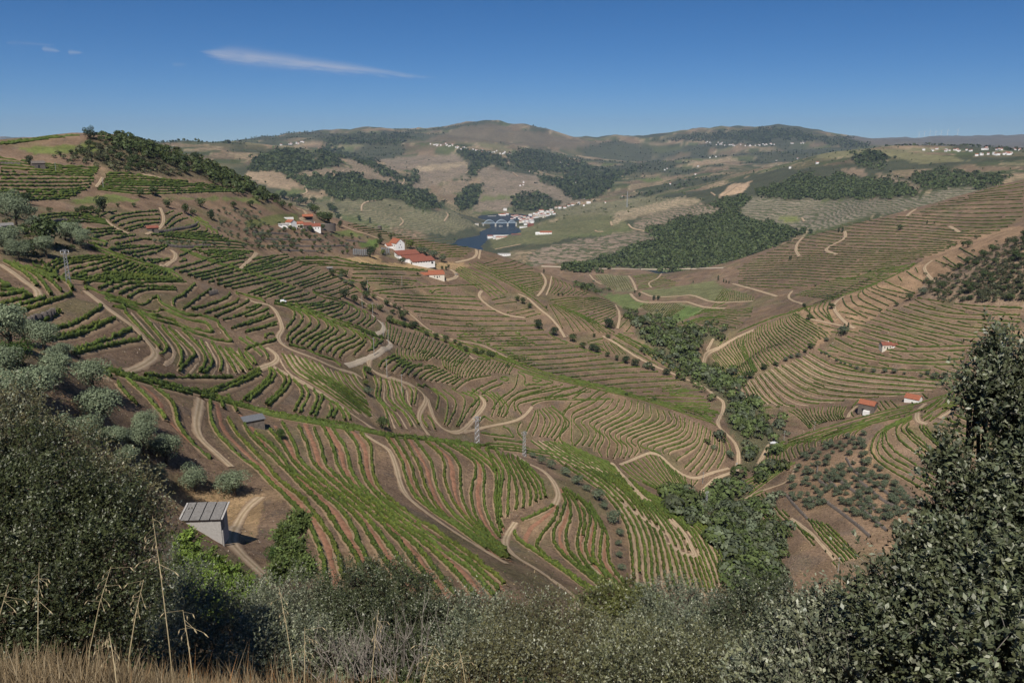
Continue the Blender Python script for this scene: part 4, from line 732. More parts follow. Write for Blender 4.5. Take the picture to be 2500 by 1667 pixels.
zone('lower H rows', 'vine row at the foot of the far right slope', 'b3', """0:1980,440 2200,430 2352,400; 3:1850,500 2100,480 2352,450; 6:1760,530 2050,510 2300,560; 9:1700,545 1950,560 2200,600; 11:1640,560 1760,610""", h=1.5, w=1.2)
# right hand slopes
zone('G left rows', 'vine row sweeping down the rounded right slope to the hedge line', 'b4', """-6:-230,700 -240,760 -150,860 -60,960 -30,1000; -4:-150,660 -180,740 -80,860 20,970; -2:-80,625 -100,700 0,830 60,950; 0:-10,590 0,690 90,840 130,920; 2:60,570 60,700 150,870 170,910; 4:130,550 140,660 240,790 300,850; 6:200,525 210,600 330,730 400,800; 8:290,490 310,570 440,690 520,750; 10:370,460 390,530 540,620 650,690; 11:420,445 460,510 580,590 665,650; 13:475,425 560,480 720,570 775,615""", h=1.5, w=1.1, step=.5)
zone('G top rows', 'vine row on the straw coloured brow of the right slope', 'b4', """0:500,410 560,380 620,470; 2:600,380 590,420 640,470; 4:690,340 670,400 790,500; 6:760,330 740,390 780,480; 7:860,290 900,370 1070,465; 8:930,275 970,350 1180,410; 9:1010,240 1000,300 1190,400; 11:1060,210 1070,230 1310,335; 13:1140,190 1180,220 1450,275; 14:1210,160 1230,170 1460,265; 15:1320,120 1350,160; 16:1390,80 1440,120 1525,165; 17:1460,50 1480,90; 18:1620,-10 1800,60; 19:1690,-40 1830,60; 21:1820,-110 1990,-20 2040,-10""", h=1.5, w=1.1)
zone('G crest rows', 'vine row along the crest of the right slope', 'b4', """0:-20,590 300,460 470,410 800,300 1190,165; 1:0,575 320,450 800,290 1200,150 1500,0""", h=1.4, w=1.0)
zone('G behind rows', 'vine row on the far side of the right crest', 'b4', """0:480,270 800,310; 3:560,240 900,260; 6:680,180 1050,215; 9:800,140 1200,160; 12:940,130 1100,120 1300,110; 15:1060,90 1250,80 1420,60; 18:1180,55 1330,40 1490,0""", h=1.5, w=1.2)
zone('G right rows', 'vine row on the broad slope around the small red roofed house', 'b4', """0:1480,300 1900,360 2352,385; 1:1400,350 1800,430 2352,440; 2:1340,360 1700,460 2352,500; 3:1260,390 1500,460 1900,540 2352,560; 4:1170,450 1500,560 1900,620 2352,610; 5:1060,510 1300,580 1680,690; 6:980,560 1150,620 1400,690 1600,700 2300,680; 7:870,600 1130,700 1400,740 1900,730; 8:800,630 1000,720 1400,810 1900,800; 9:740,680 1000,780 1400,835 1880,850; 10:660,720 900,830 1300,885 1600,895""", h=1.5, w=1.1)
zone('G lower rows', 'vine row between the shrub line and the orange roofed huts', 'b4', """0:590,750 800,860 1100,920 1800,990; 1:540,780 750,900 1050,950 1700,1010; 2:480,800 700,930 1000,990 1650,1040; 4:360,850 560,990 800,1060 1250,1090 1450,1080; 6:250,890 420,1050 600,1130 900,1140; 8:185,930 300,1080 400,1170 480,1190; 10:110,975 200,1100 280,1170; 12:70,980 150,1120 190,1160; 14:0,1020 80,1150 110,1180; 16:-50,1040 20,1150 60,1180""", h=1.5, w=1.0, step=1, path='pale')
zone('hut valley rows', 'short vine row beside the orange roofed huts', 'c4', """0:420,80 500,130 600,230; 2:490,60 560,140 620,220; 4:560,60 620,160 680,190; 8:700,50 690,110 740,170; 12:800,40 790,110 820,160; 16:890,50 860,110 880,150; 20:1130,10 1160,60 1180,80; 23:1250,-10 1300,40 1320,60; 26:1650,-90 1680,-60; 30:1900,-130 1960,-100""", h=1.35, w=.9)
zone('E crest rows', 'vine row along the crest before the orange roofed huts', 'c4', """0:390,330 650,240 1000,140 1300,60 1500,15 1800,-80; 1:420,340 700,255 1050,150 1330,75 1480,35; 2:380,370 640,290 960,190 1250,110 1460,60; 3:480,350 760,265 1060,180 1300,120 1450,80; 4:560,340 820,260 1100,185 1350,130""", h=1.4, w=.9)
zone('E left rows', 'short vine row bending over the crest above the olive grove', 'c4', """0:240,520 240,440 290,370 400,330; 2:290,500 300,420 360,370; 4:350,500 360,410 430,350; 6:430,490 400,400 460,350; 8:520,450 490,370 540,320; 10:590,400 590,340 680,300; 12:690,360 700,320 800,280; 14:780,330 790,290 880,250; 16:870,300 880,260 1000,210; 18:960,290 990,240 1100,190""", h=1.35, w=.9)
zone('E right rows', 'vine row curving down the right bank beside the olive grove', 'c4', """0:1640,800 1480,700 1200,530 1100,420 1120,310 1190,230 1400,130; 1:1680,760 1500,640 1230,500 1150,400 1170,300 1230,220 1450,120; 3:1700,640 1580,590 1290,410 1215,260 1300,200 1440,130; 4:1600,520 1340,330 1310,210 1400,150; 5:1650,520 1400,290 1345,210 1440,140; 7:1640,430 1440,270 1380,210; 8:1760,480 1520,250 1500,190; 10:1750,430 1580,260 1545,205; 12:1800,0 1640,60 1500,150; 14:1850,10 1700,80 1560,180""", h=1.4, w=.95, step=1)
zone('E low rows', 'vine row at the foot of the olive grove bank', 'c4', """0:0,690 200,590 300,530 400,500; 2:0,750 200,640 400,530 440,500; 4:70,790 300,620 480,500; 6:10,860 30,930; 8:60,830 100,940 140,1000; 10:130,800 200,920 300,1040; 13:230,750 340,910 450,1020; 15:500,1040 640,1150 830,1370; 17:580,970 700,1130 880,1330; 19:640,980 760,1110 950,1310; 21:730,1010 880,1160 1010,1300""", h=1.3, w=.85, step=1)
zone('H rows', 'thin vine row on the broad far slope right of the river', 'a4', """0:2020,625 2352,560; 2:1880,670 2352,630; 5:1650,735 2000,710 2352,700; 9:1430,825 1900,850 2352,840; 13:900,885 1400,920 1900,960 2200,950; 17:640,960 900,995 1400,1010 1840,1055; 21:400,1055 800,1090 1300,1110 1780,1100; 26:100,1190 600,1180 1000,1195 1500,1190; 30:0,1270 500,1255 900,1280 1280,1260; 34:0,1350 400,1345 760,1370; 37:0,1400 250,1420 500,1430""", h=1.7, w=1.5)
zone('left hill rows', 'vine row on the terraces of the left hill', 'a1', """0:0,395 500,460 900,490; 5:0,550 500,550 860,560; 9:0,680 600,680 840,650; 13:0,780 400,770 640,760""", h=1.6, w=1.3)
zone('left hill right rows', 'vine row right of the footpath on the left hill', 'a1', """0:950,540 1200,540 1400,590; 3:930,590 1400,610 1850,620; 6:900,640 1500,650 2100,680; 9:880,680 1300,720 1900,700 2200,700""", h=1.6, w=1.3)
zone('left hill foot rows', 'vine row at the foot of the left hill by the lane', 'a1', """0:340,925 500,900 700,905 960,960; 1:380,945 560,920 760,925 980,985; 3:430,1000 760,970 1000,1000; 4:530,1050 800,1040 1060,1030; 6:840,1110 1000,1080 1150,1085; 7:930,1140 1150,1100 1230,1090; 8:1030,1175 1250,1130 1370,1130; 9:980,1225 1150,1190 1440,1205; 10:1110,1255 1280,1235; 11:1250,1320 1460,1310""", h=1.5, w=1.1)
zone('round plot rows', 'vine row in the round plot left of the steep footpath', 'a1', """0:985,950 1050,915 1250,885 1430,870; 1:1020,980 1150,930 1440,905; 2:1060,1005 1250,960 1450,945; 3:1110,1035 1250,1000 1440,975; 4:1150,1050 1290,1010""", h=1.5, w=1.1)
zone('shell plot rows', 'vine row in the shell shaped plot right of the steep footpath', 'a1', """0:1490,900 1560,870; 1:1480,1000 1550,930 1640,895; 2:1500,1030 1600,960 1690,935; 3:1390,1060 1600,1025 1750,990 1740,960; 4:1350,1090 1700,1050 1790,1010 1760,970; 5:1400,1095 1750,1065 1860,1050 1840,1010; 7:1550,1110 1850,1090 1960,1090 1930,1050; 9:1650,1120 1950,1125 2060,1120; 11:1760,1130 2100,1150 2250,1180""", h=1.5, w=1.0)
zone('plateau rows', 'vine row on top of the left hill', 'a1', """0:0,262 400,210 740,190; 3:0,280 300,240""", h=1.6, w=1.5)
zone('slope rows under the olive bank', 'vine row on the slope right of the small footpath', 'a1', """0:1750,1225 2000,1225 2250,1240; 2:1830,1255 2100,1240 2300,1240; 4:1900,1290 2200,1265; 6:1960,1330 2230,1290; 8:2170,1390 2352,1320 2480,1280; 10:2230,1430 2400,1380 2600,1320""", h=1.5, w=1.0)
VCOL = [np.array((.078, .112, .027)), np.array((.112, .138, .033)), np.array((.06, .09, .024))]
def leaf_quads(c, nrm, L, W, rng, jitter=1.0, fold=0.0):
    """quads of size L x W at c, facing nrm plus jitter -> verts (n*4,3)"""
    n = len(c); nn = nrm + rng.normal(0, .55 * jitter, (n, 3)); nn /= np.maximum(np.linalg.norm(nn, axis=1), 1e-6)[:, None]
    t = rng.normal(0, 1, (n, 3)); t -= nn * (t * nn).sum(1)[:, None]; t /= np.maximum(np.linalg.norm(t, axis=1), 1e-6)[:, None]
    b = np.cross(nn, t); L = np.broadcast_to(L, n)[:, None]; W = np.broadcast_to(W, n)[:, None]
    return np.stack([c - t * L * .5, c + b * W * .5, c + t * L * .5, c - b * W * .5], 1).reshape(-1, 3)
def hedge(w, h, wd, base, r, rng):
    n = len(w); nm = normals2(w); s = np.arange(n) * 1.0
    s1 = rng.integers(1, 9999)
    big = .7 + .6 * vnoise(w[:, 0] * .55, w[:, 1] * .55, s1); fine = .62 + .72 * rng.random(n)
    hh = h * (.55 + .45 * big) * fine * (.35 + .65 * (vnoise(w[:, 0] * .16 + s1, w[:, 1] * .16, 8) > .16))
    ww = wd * (.55 + .35 * big) * (.65 + .6 * rng.random(n))
    prof = [(-.5, -.1), (-.56, .5), (0, .98), (.56, .5), (.5, -.1)]
    V = np.empty((n, 5, 3)); cols = np.empty((n, 5, 3))
    side = (vnoise(w[:, 0] * .4, w[:, 1] * .4, s1 + 5) - .5) * wd * .5
    yel = vnoise(w[:, 0] * .12, w[:, 1] * .12, 77)[:, None]
    cc = base * (.8 + .4 * rng.random((n, 1))) * (1 - .3 * yel) + np.array((.16, .18, .035)) * .3 * yel
    for k, (a, b) in enumerate(prof):
        jit = rng.normal(0, .17, (n, 2)) * wd
        V[:, k, :2] = w[:, :2] + nm * (ww * a + side + jit[:, 0])[:, None]; V[:, k, 2] = w[:, 2] + hh * b + jit[:, 1] * (b > 0)
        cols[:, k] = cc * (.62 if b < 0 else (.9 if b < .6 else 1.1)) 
    i, j = np.meshgrid(np.arange(n - 1), np.arange(4), indexing='ij'); a = (i * 5 + j).ravel()
    Fq = [np.stack([a, a + 5, a + 6, a + 1], 1)]; V = V.reshape(-1, 3); cols = cols.reshape(-1, 3)
    dens = 0
    if r < 210: dens, ls = 17, .30
    elif r < 300: dens, ls = 9, .37
    elif r < 420: dens, ls = 4, .43
    if dens:
        L = np.linalg.norm(np.diff(w, axis=0), axis=1).sum(); m = int(L * dens)
        u = rng.random(m) * (n - 1); i0 = u.astype(int); f = (u - i0)[:, None]
        cw = w[i0] * (1 - f) + w[i0 + 1] * f; cn = nm[i0]; th = rng.random(m) * math.pi
        hx = np.cos(th); hz = np.sin(th); rad = .75 + .4 * rng.random(m)
        c = cw.copy(); c[:, :2] += cn * ((hx * ww[i0] * .62 * rad) + side[i0])[:, None]; c[:, 2] += hh[i0] * (.12 + .9 * hz * rad)
        nr = np.concatenate([cn * hx[:, None], (hz + .25)[:, None]], 1)
        lv = leaf_quads(c, nr, ls * (.7 + .6 * rng.random(m)), ls * (.6 + .5 * rng.random(m)), rng)
        lc = base * (.65 + .75 * rng.random((m, 1))) ; y = (rng.random((m, 1)) < .10) | ((yel[i0] > .62) & (rng.random((m, 1)) < .35))
        lc = np.where(y, np.array((.20, .235, .04)) * (.7 + .5 * rng.random((m, 1))), lc)
        b0 = len(V); V = np.vstack([V, lv]); cols = np.vstack([cols, np.repeat(lc, 4, 0)])
        q = b0 + np.arange(m)[:, None] * 4 + np.arange(4); Fq.append(q)
    return V, np.vstack(Fq), cols
def bench_of(w, hw, rngb):
    """the little terrace a row stands on: level bench, then an earth riser down to the slope. Returns section points and the bench height"""
    n = normals2(w); e = 1.0; pa = w[:, :2] + n * e; pb = w[:, :2] - n * e; ga = gz(pa[:, 0], pa[:, 1]); gb = gz(pb[:, 0], pb[:, 1])
    sg = 1.0 if (ga - gb).sum() > 0 else -1.0; sl = np.clip(np.abs(ga - gb) / (2 * e), 0, .6); k = np.ones(5) / 5
    if len(w) > 6: sl = np.convolve(np.pad(sl, 2, 'edge'), k, 'valid')
    jit = fbm(w[:, 0] * .35, w[:, 1] * .35, 13, 2) - .5; ua = hw + .45 + .5 * jit; ub = hw * .55 + .25 + .4 * jit; zb = w[:, 2] + sl * .12
    A = w.copy(); A[:, :2] += n * sg * ua[:, None]; A[:, 2] = gz(A[:, 0], A[:, 1]) + .03
    B = w.copy(); B[:, :2] -= n * sg * ub[:, None]; B[:, 2] = np.maximum(np.minimum(zb + sl * .25, A[:, 2]), gz(B[:, 0], B[:, 1]) + .04)
    Cc = w.copy(); Cc[:, :2] -= n * sg * (ub + .35 + sl * 1.5)[:, None]; Cc[:, 2] = gz(Cc[:, 0], Cc[:, 1]) - .03
    w2 = w.copy(); w2[:, 2] = (A[:, 2] + B[:, 2]) * .5; return np.stack([A, B, Cc], 1), w2
rows_all = []; PATHS = {'red': [], 'pale': []}
for zi, z in enumerate(ZONES):
    g = z['g']; rng = np.random.default_rng(100 + zi)
    NS = 60; cur = []
    for l, p in g:
        q = spline(p, 3.0); s = np.linspace(0, 1, len(q)); u = np.linspace(0, 1, NS)
        cur.append((l, np.stack([np.interp(u, s, q[:, 0]), np.interp(u, s, q[:, 1])], 1)))
    def at_level(v, jit=0):
        for k in range(len(cur) - 1):
            if cur[k][0] <= v <= cur[k + 1][0] + 1e-6:
                f = (v - cur[k][0]) / (cur[k + 1][0] - cur[k][0]); return cur[k][1] * (1 - f) + cur[k + 1][1] * f
        return cur[-1][1]
    levels = [l for l, _ in cur] if z['step'] is None else list(np.arange(cur[0][0], cur[-1][0] + 1e-6, z['step']))
    for li, v in enumerate(levels):
        q = at_level(v)
        a0, a1 = (rng.random() * .03, 1 - rng.random() * .03)
        q = q[int(a0 * NS):max(int(a1 * NS), 4)]
        for w in world_lines(spline(q, 2.5)):
            r = float(np.median(np.hypot(*w[:, :2].T)))
            w = resample(w, .6 if r < 300 else max(1.0, r * .0025))
            if w is None or len(w) < 4: continue
            w[1:-1, :2] = (w[:-2, :2] + w[1:-1, :2] + w[2:, :2]) / 3; w[:, 2] = gz(w[:, 0], w[:, 1])
            ok = ~near_track(w[:, :2], z['w'] * .35)
            if r > 150: ok &= vnoise(w[:, 0] * .05, w[:, 1] * .05, 600 + li) > .07
            idx = np.flatnonzero(ok)
            if len(idx) < 4: continue
            for seg in np.split(idx, np.flatnonzero(np.diff(idx) > 1) + 1):
                if len(seg) < 4: continue
                ws = w[seg]; x, y = proj(*ws.T); plen = np.hypot(np.diff(x), np.diff(y)).sum()
                if plen < 10: continue
                base = VCOL[0] * (.85 + .3 * rng.random()) if rng.random() > .12 else VCOL[1] * .85
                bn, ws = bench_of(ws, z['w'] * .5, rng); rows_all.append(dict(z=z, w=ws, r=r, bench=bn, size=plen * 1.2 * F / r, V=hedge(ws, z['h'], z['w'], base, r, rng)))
        if z['path'] and z['step'] and (z['path'] == 'pale' or int(round(v)) % 2 == 1) and abs(v - round(v)) < .01 and v + z['step'] <= cur[-1][0]:
            for w in world_lines(spline(at_level(v + .5 * z['step']), 3.0)):
                w = resample(w, .8)
                if w is None or len(w) < 4: continue
                PATHS[z['path']].append(ribbon(w, 1.25 if z['path'] == 'red' else 1.0, .05 + .0006 * np.hypot(*w[:, :2].T).mean(), .5))
# every other vineyard bank: rows along the hillside's own contours wherever no row was read off the photograph
from mathutils.kdtree import KDTree
def kd_of(pts):
    k = KDTree(len(pts))
    for i, p in enumerate(pts): k.insert((p[0], p[1], 0), i)
    k.balance(); return k
INFILL = [('D', 'left terraces', 'vine row on the brown terraces of the middle left slope', '0,560 200,480 480,500 600,560 800,600 980,650 1130,700 1330,790 1560,880 1650,940 1690,1010 1680,1090 1560,1130 1400,1060 1220,1030 1040,1000 900,980 640,930 420,880 330,830 140,770 0,720', 1.5, 180, 1000),
          ('D', 'right terraces', 'vine row on the brown terraces of the right slope', '1640,800 1750,745 1850,712 2000,660 2120,680 2352,700 2352,800 2240,850 2230,960 2150,880 1900,960 1760,1000 1690,900', 2.2, 400, 1100),
          ('D', 'right bank', 'vine row on the right bank above the gully', '1700,1060 1900,990 2200,890 2352,830 2352,1000 2100,1120 2010,1000 1850,1060 1720,1110', 1.9, 300, 700),
          ('D', 'ridge terraces', 'vine row on the terraces beyond the estate ridge', '1060,580 1200,610 1300,660 1480,730 1560,800 1640,900 1500,850 1280,740 1130,650', 2.2, 500, 1400)]
_blk = [p for d in rows_all for p in d['w'][:, :2]]; _kd = kd_of(_blk); _kt = kd_of(TP)
VIS = T >= TM - 1e-4
jr = np.flatnonzero((RR[0] > 180) & (RR[0] < 1500)); j0, j1 = jr[0], jr[-1]
ia = np.flatnonzero(np.abs(AZS) < .665); i0_, i1_ = ia[0], ia[-1]
sZ = GZ[i0_:i1_ + 1, j0:j1 + 1]; sX = GX[i0_:i1_ + 1, j0:j1 + 1]; sY = GY[i0_:i1_ + 1, j0:j1 + 1]; sPX, sPY = PX[i0_:i1_ + 1, j0:j1 + 1], PY[i0_:i1_ + 1, j0:j1 + 1]; sV = VIS[i0_:i1_ + 1, j0:j1 + 1]; sR = RR[i0_:i1_ + 1, j0:j1 + 1]
def contours(mask, dz, field=None):
    out = []; hz = (sZ if field is None else field) + 1e-5
    zc = hz[mask]; 
    if not len(zc): return out
    cm = mask[:-1, :-1] & mask[1:, :-1] & mask[:-1, 1:] & mask[1:, 1:]
    mn = np.minimum.reduce([hz[:-1, :-1], hz[1:, :-1], hz[:-1, 1:], hz[1:, 1:]]); mx = np.maximum.reduce([hz[:-1, :-1], hz[1:, :-1], hz[:-1, 1:], hz[1:, 1:]])
    for lv in np.arange(math.floor(zc.min() / dz) * dz, zc.max(), dz):
        I, J = np.nonzero(cm & (mn < lv) & (mx >= lv)); adj = {}
        for i, j in zip(I.tolist(), J.tolist()):
            e = []
            for (a, b, key) in (((i, j), (i + 1, j), (0, i, j)), ((i, j + 1), (i + 1, j + 1), (0, i, j + 1)), ((i, j), (i, j + 1), (1, i, j)), ((i + 1, j), (i + 1, j + 1), (1, i + 1, j))):
                if (hz[a] < lv) != (hz[b] < lv): e.append(key)
            if len(e) >= 2: adj.setdefault(e[0], []).append(e[1]); adj.setdefault(e[1], []).append(e[0])
        seen = set()
        for st in sorted(adj, key=lambda k: len(adj[k])):
            if st in seen: continue
            ch = [st]; seen.add(st); cur = st
            while True:
                nx = [k for k in adj[cur] if k not in seen]
                if not nx: break
                cur = nx[0]; seen.add(cur); ch.append(cur)
            if len(ch) > 5:
                pts = []
                for d_, i, j in ch:
                    b = (i + 1, j) if d_ == 0 else (i, j + 1); f = (lv - hz[i, j]) / (hz[b] - hz[i, j]); pts.append((sX[i, j] + f * (sX[b] - sX[i, j]), sY[i, j] + f * (sY[b] - sY[i, j])))
                out.append(np.array(pts))
    return out
_frng = np.random.default_rng(5)
_ex = np.zeros(sZ.shape, bool)
for s_ in STREAM + ['a2|0,900 280,1000 500,1050 780,1080 1100,1100 950,1230 600,1250 300,1240 0,1210', 'b4|1580,160 1760,70 1900,0 2100,-120 2352,-230 2352,350 1900,340 1500,270', 'c4|560,400 760,330 1060,270 1050,430 1250,620 1620,1050 1200,1100 1040,1020 760,840 560,940 420,780 420,640', 'a1|0,820 300,830 500,1000 760,1090 800,1290 0,1330', 'a2|800,1080 1250,1080 1660,1180 1680,1330 1950,1500 1600,1500 1200,1360 900,1290', 'a1|1780,870 2352,830 2352,1100 2050,1110 1900,1000', 'b2|900,280 1200,300 1600,540 1900,700 2300,880 1300,560 1000,420']:
    _ex |= inpoly(sPX, sPY, P(s_[:2], s_[3:]))
for tile, nm, lab, poly, dz, r0, r1 in INFILL:
    z = dict(name=nm, label=lab, h=1.35, w=.85, group=nm)
    m = inpoly(sPX, sPY, P(tile, poly)) & (sR > r0) & (sR < r1) & sV & ~_ex
    fld = None
    if nm == 'left terraces':                                    # gentle ground: fill with rows parallel to their neighbours
        fld = np.full(sZ.shape, 0.0); I_, J_ = np.nonzero(m)
        fld[I_, J_] = [_kd.find((x_, y_, 0))[2] for x_, y_ in zip(sX[I_, J_].tolist(), sY[I_, J_].tolist())]
        m &= fld < 60
    for c in contours(m, dz if fld is None else 5.0, fld):
        w = np.concatenate([c, gz(c[:, 0], c[:, 1])[:, None]], 1); r = float(np.median(np.hypot(c[:, 0], c[:, 1])))
        w = resample(w, max(1.0, r * .0026))
        if w is None or len(w) < 5: continue
        ok = np.array([_kd.find((p[0], p[1], 0))[2] > 3.0 and _kt.find((p[0], p[1], 0))[2] > 3.0 for p in w]); idx = np.flatnonzero(ok)
        if len(idx) < 5: continue
        for seg in np.split(idx, np.flatnonzero(np.diff(idx) > 1) + 1):
            if len(seg) < 5: continue
            ws = w[seg]; x, y = proj(*ws.T); plen = np.hypot(np.diff(x), np.diff(y)).sum()
            if plen < 22 or len(ws) < 5: continue
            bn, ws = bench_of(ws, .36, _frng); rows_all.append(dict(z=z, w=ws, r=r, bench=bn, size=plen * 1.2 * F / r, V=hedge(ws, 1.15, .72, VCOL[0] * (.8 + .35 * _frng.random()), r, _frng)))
rows_all.sort(key=lambda d: -d['size'])
BENCH = [d['bench'][::2] if len(d['bench']) > 9 else d['bench'] for d in rows_all]
tag(ribbon_mesh('terrace_bench', BENCH, M['dirt'], np.array([(.24, .17, .108), (.285, .205, .13), (.125, .084, .058)])), kind='structure')
ORD = 'first second third fourth fifth sixth seventh eighth ninth tenth eleventh twelfth thirteenth fourteenth fifteenth sixteenth seventeenth eighteenth nineteenth twentieth'.split()
ORD += ['twenty-' + o for o in ORD[:9]] + ['thirtieth'] + ['thirty-' + o for o in ORD[:9]] + ['fortieth'] + ['forty-' + o for o in ORD[:9]] + ['fiftieth'] + ['fifty-' + o for o in ORD[:9]]
_byz = {}
for d in rows_all[:300]: _byz.setdefault(d['z']['name'], []).append(d)
for ds in _byz.values():
    for d in ds: x, y = proj(*d['w'].T); d['c'] = (float(x.mean()), float(y.mean()))
    cx = [d['c'][0] for d in ds]; cy = [d['c'][1] for d in ds]; ax = 0 if max(cx) - min(cx) > max(cy) - min(cy) else 1
    ds.sort(key=lambda d: d['c'][ax])
    for i, d in enumerate(ds): d['label'] = d['z']['label'] + ((', ' + ORD[i] + (' from the left' if ax == 0 else ' from the top')) if len(ds) > 1 else '')
for d in rows_all[:300]:
    V, Fq, c = d['V']; o0 = d['w'][len(d['w']) // 2]
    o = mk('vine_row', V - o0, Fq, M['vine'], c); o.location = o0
    tag(o, d['label'], 'vine row', d['z']['group'])
rest = {}
for d in rows_all[300:]: rest.setdefault(d['z']['name'], []).append(d)
for nm, ds in rest.items():
    V = []; Fq = []; c = []; b = 0
    for d in ds:
        v, f, cc = d['V']; V.append(v); Fq.append(f + b); c.append(cc); b += len(v)
    o = mk('vine_rows', np.vstack(V), np.vstack(Fq), M['vine'], np.vstack(c)); tag(o, 'mass of ' + nm, 'vines', kind='stuff')
for k, nmm in (('red', 'red_soil_path'), ('pale', 'straw_path')):
    if PATHS[k]: tag(ribbon_mesh(nmm, PATHS[k], M['redsoil' if k == 'red' else 'pale']), kind='structure')
print('rows', len(rows_all), 'tris', sum(len(d['V'][1]) for d in rows_all) * 2)

def tufts():
    rg = np.random.default_rng(31); n = 90000; x = rg.uniform(-20, 2370, n); y = rg.uniform(560, 1420, n); w = cast(x, y); r = np.hypot(w[:, 0], w[:, 1]); ok = (r > 110) & (r < 900) & (rg.random(n) < np.clip(r / 300, .35, 1)); w = w[ok]
    w = w[~near_track(w[:, :2], .2)][:24000]; n = len(w); s_ = (.14 + .36 * rg.random(n) ** 2) * np.clip(np.hypot(w[:, 0], w[:, 1]) / 300, .7, 2.2); w[:, 2] += s_ * .25
    V = leaf_quads(w, np.tile((0, -.5, .6), (n, 1)), s_ * 1.5, s_, rg, .8); pal_ = np.array([(.34, .26, .15), (.27, .19, .10), (.10, .095, .06), (.075, .10, .035), (.20, .15, .11), (.36, .30, .24)])
    tag(mk('dry_tufts', V, np.arange(n * 4).reshape(-1, 4), M['grass'], np.repeat(pal_[rg.integers(6, size=n)] * (.7 + .5 * rg.random((n, 1))), 4, 0)), 'dry tufts and stones dotted over the vineyard banks', 'tufts', kind='stuff')
tufts()
# ------------------------------------------------------------------ trees
OLIVE = np.array((.115, .140, .085)); GREEN = np.array((.058, .080, .028)); DARKG = np.array((.032, .050, .021)); YELG = np.array((.11, .13, .036)); SCRUB = np.array((.075, .082, .042))
def lobes(rng, n, flat=.75, base=.5):
    L = []
    for k in range(n):
        a = rng.random() * 6.283; d = rng.random() ** .6 * .62; z = base + .25 + rng.random() * .75 * flat
        L.append((d * math.cos(a), d * math.sin(a), z, .34 + .22 * rng.random()))
    L.append((0, 0, base + .45 * flat + .2, .55)); return L
def crown_arr(rng, L, n, ls, col, aspect=.5, vary=.28):
    """leaf clumps over the shells of the lobes"""
    A = np.array(L); w = A[:, 3] ** 2; k = rng.choice(len(A), n, p=w / w.sum())
    d = rng.normal(0, 1, (n, 3)); d /= np.linalg.norm(d, axis=1)[:, None]; d[:, 2] = np.where(rng.random(n) < .6, np.abs(d[:, 2]), d[:, 2])
    rad = A[k, 3] * (.72 + .36 * rng.random(n)); c = A[k, :3] + d * rad[:, None]
    V = leaf_quads(c, d + np.array((0, 0, .25)), ls * (.7 + .6 * rng.random(n)), ls * aspect * (.7 + .6 * rng.random(n)), rng, .9)
    cc = col * (1 - vary + 2 * vary * rng.random((n, 1))) * (.85 + .3 * rng.random((len(A), 1)))[k]
    return V, np.arange(n * 4).reshape(-1, 4), np.repeat(cc, 4, 0)
def tree_proto(name, col, n, ls, nl=8, flat=.75, base=.5, aspect=.5, seed=0, trunk=.09):
    rng = np.random.default_rng(seed); L = lobes(rng, nl, flat, base); V, Fq, c = crown_arr(rng, L, n, ls, col, aspect)
    cm = mk(name + '_crown', V, Fq, M['leaf'], c, link=False)
    mb = MB(); mb.tube([(0, 0, -.25), (.02, .01, base * .5), (.05 * rng.normal(), .05 * rng.normal(), base + .1)], [trunk * 1.3, trunk, trunk * .8], 7)
    for l in L[:4]: mb.tube([(0, 0, base * .7), (l[0] * .5, l[1] * .5, (base * .7 + l[2]) * .5 + .05), l[:3]], [trunk * .6, trunk * .42, trunk * .15], 5)
    tm = mb.build(name + '_trunk', M['bark'], link=False)
    return cm, tm
PR = {'o': [tree_proto('olive', OLIVE * .9, 560, .2, 9, .7, .36, .6, s) for s in (1, 2, 3, 4)],
      'O': [tree_proto('olive_near', OLIVE * 1.5, 4400, .085, 11, .72, .5, .55, s + 10, .075) for s in (1, 2, 3, 4)],
      'g': [tree_proto('broadleaf', GREEN, 520, .20, 9, .9, .3, .7, s + 20) for s in (1, 2, 3, 4)],
      'd': [tree_proto('dense', DARKG, 620, .18, 9, 1.0, .25, .7, s + 30) for s in (1, 2, 3)],
      'y': [tree_proto('yellowish', YELG, 480, .2, 8, .8, .3, .7, s + 40) for s in (1, 2)],
      's': [tree_proto('shrub', SCRUB, 300, .24, 7, .55, .08, .6, s + 50, .05) for s in (1, 2, 3, 4)],
      'G': [tree_proto('broadleaf_near', np.array((.05, .085, .02)), 2600, .09, 11, .9, .25, .75, s + 60, .05) for s in (1, 2)]}
def cyp_proto(seed):
    rng = np.random.default_rng(seed); n = 260; z = rng.random(n); a = rng.random(n) * 6.283
    r = .16 * np.sin(np.clip(z * .96 + .04, 0, 1) * math.pi) ** .7 * (.8 + .4 * rng.random(n))
    c = np.stack([r * np.cos(a), r * np.sin(a), .08 + z * .95], 1)
    V = leaf_quads(c, np.stack([np.cos(a), np.sin(a), np.full(n, .4)], 1), .12, .07, rng, .6)
    cm = mk('cypress_crown', V, np.arange(n * 4).reshape(-1, 4), M['leaf'], np.repeat(DARKG * (.6 + .7 * rng.random((n, 1))), 4, 0), link=False)
    tm = MB().tube([(0, 0, -.1), (0, 0, .5)], [.03, .015], 6).build('cypress_trunk', M['bark'], link=False); return cm, tm
PR['c'] = [cyp_proto(1), cyp_proto(2)]
TNAME = {'o': 'olive_tree', 'O': 'olive_tree', 'g': 'broadleaf_tree', 'G': 'broadleaf_tree', 'd': 'evergreen_tree', 'y': 'young_tree', 's': 'shrub', 'c': 'cypress'}
TCAT = {'o': 'tree', 'O': 'tree', 'g': 'tree', 'G': 'tree', 'd': 'tree', 'y': 'tree', 's': 'shrub', 'c': 'tree'}
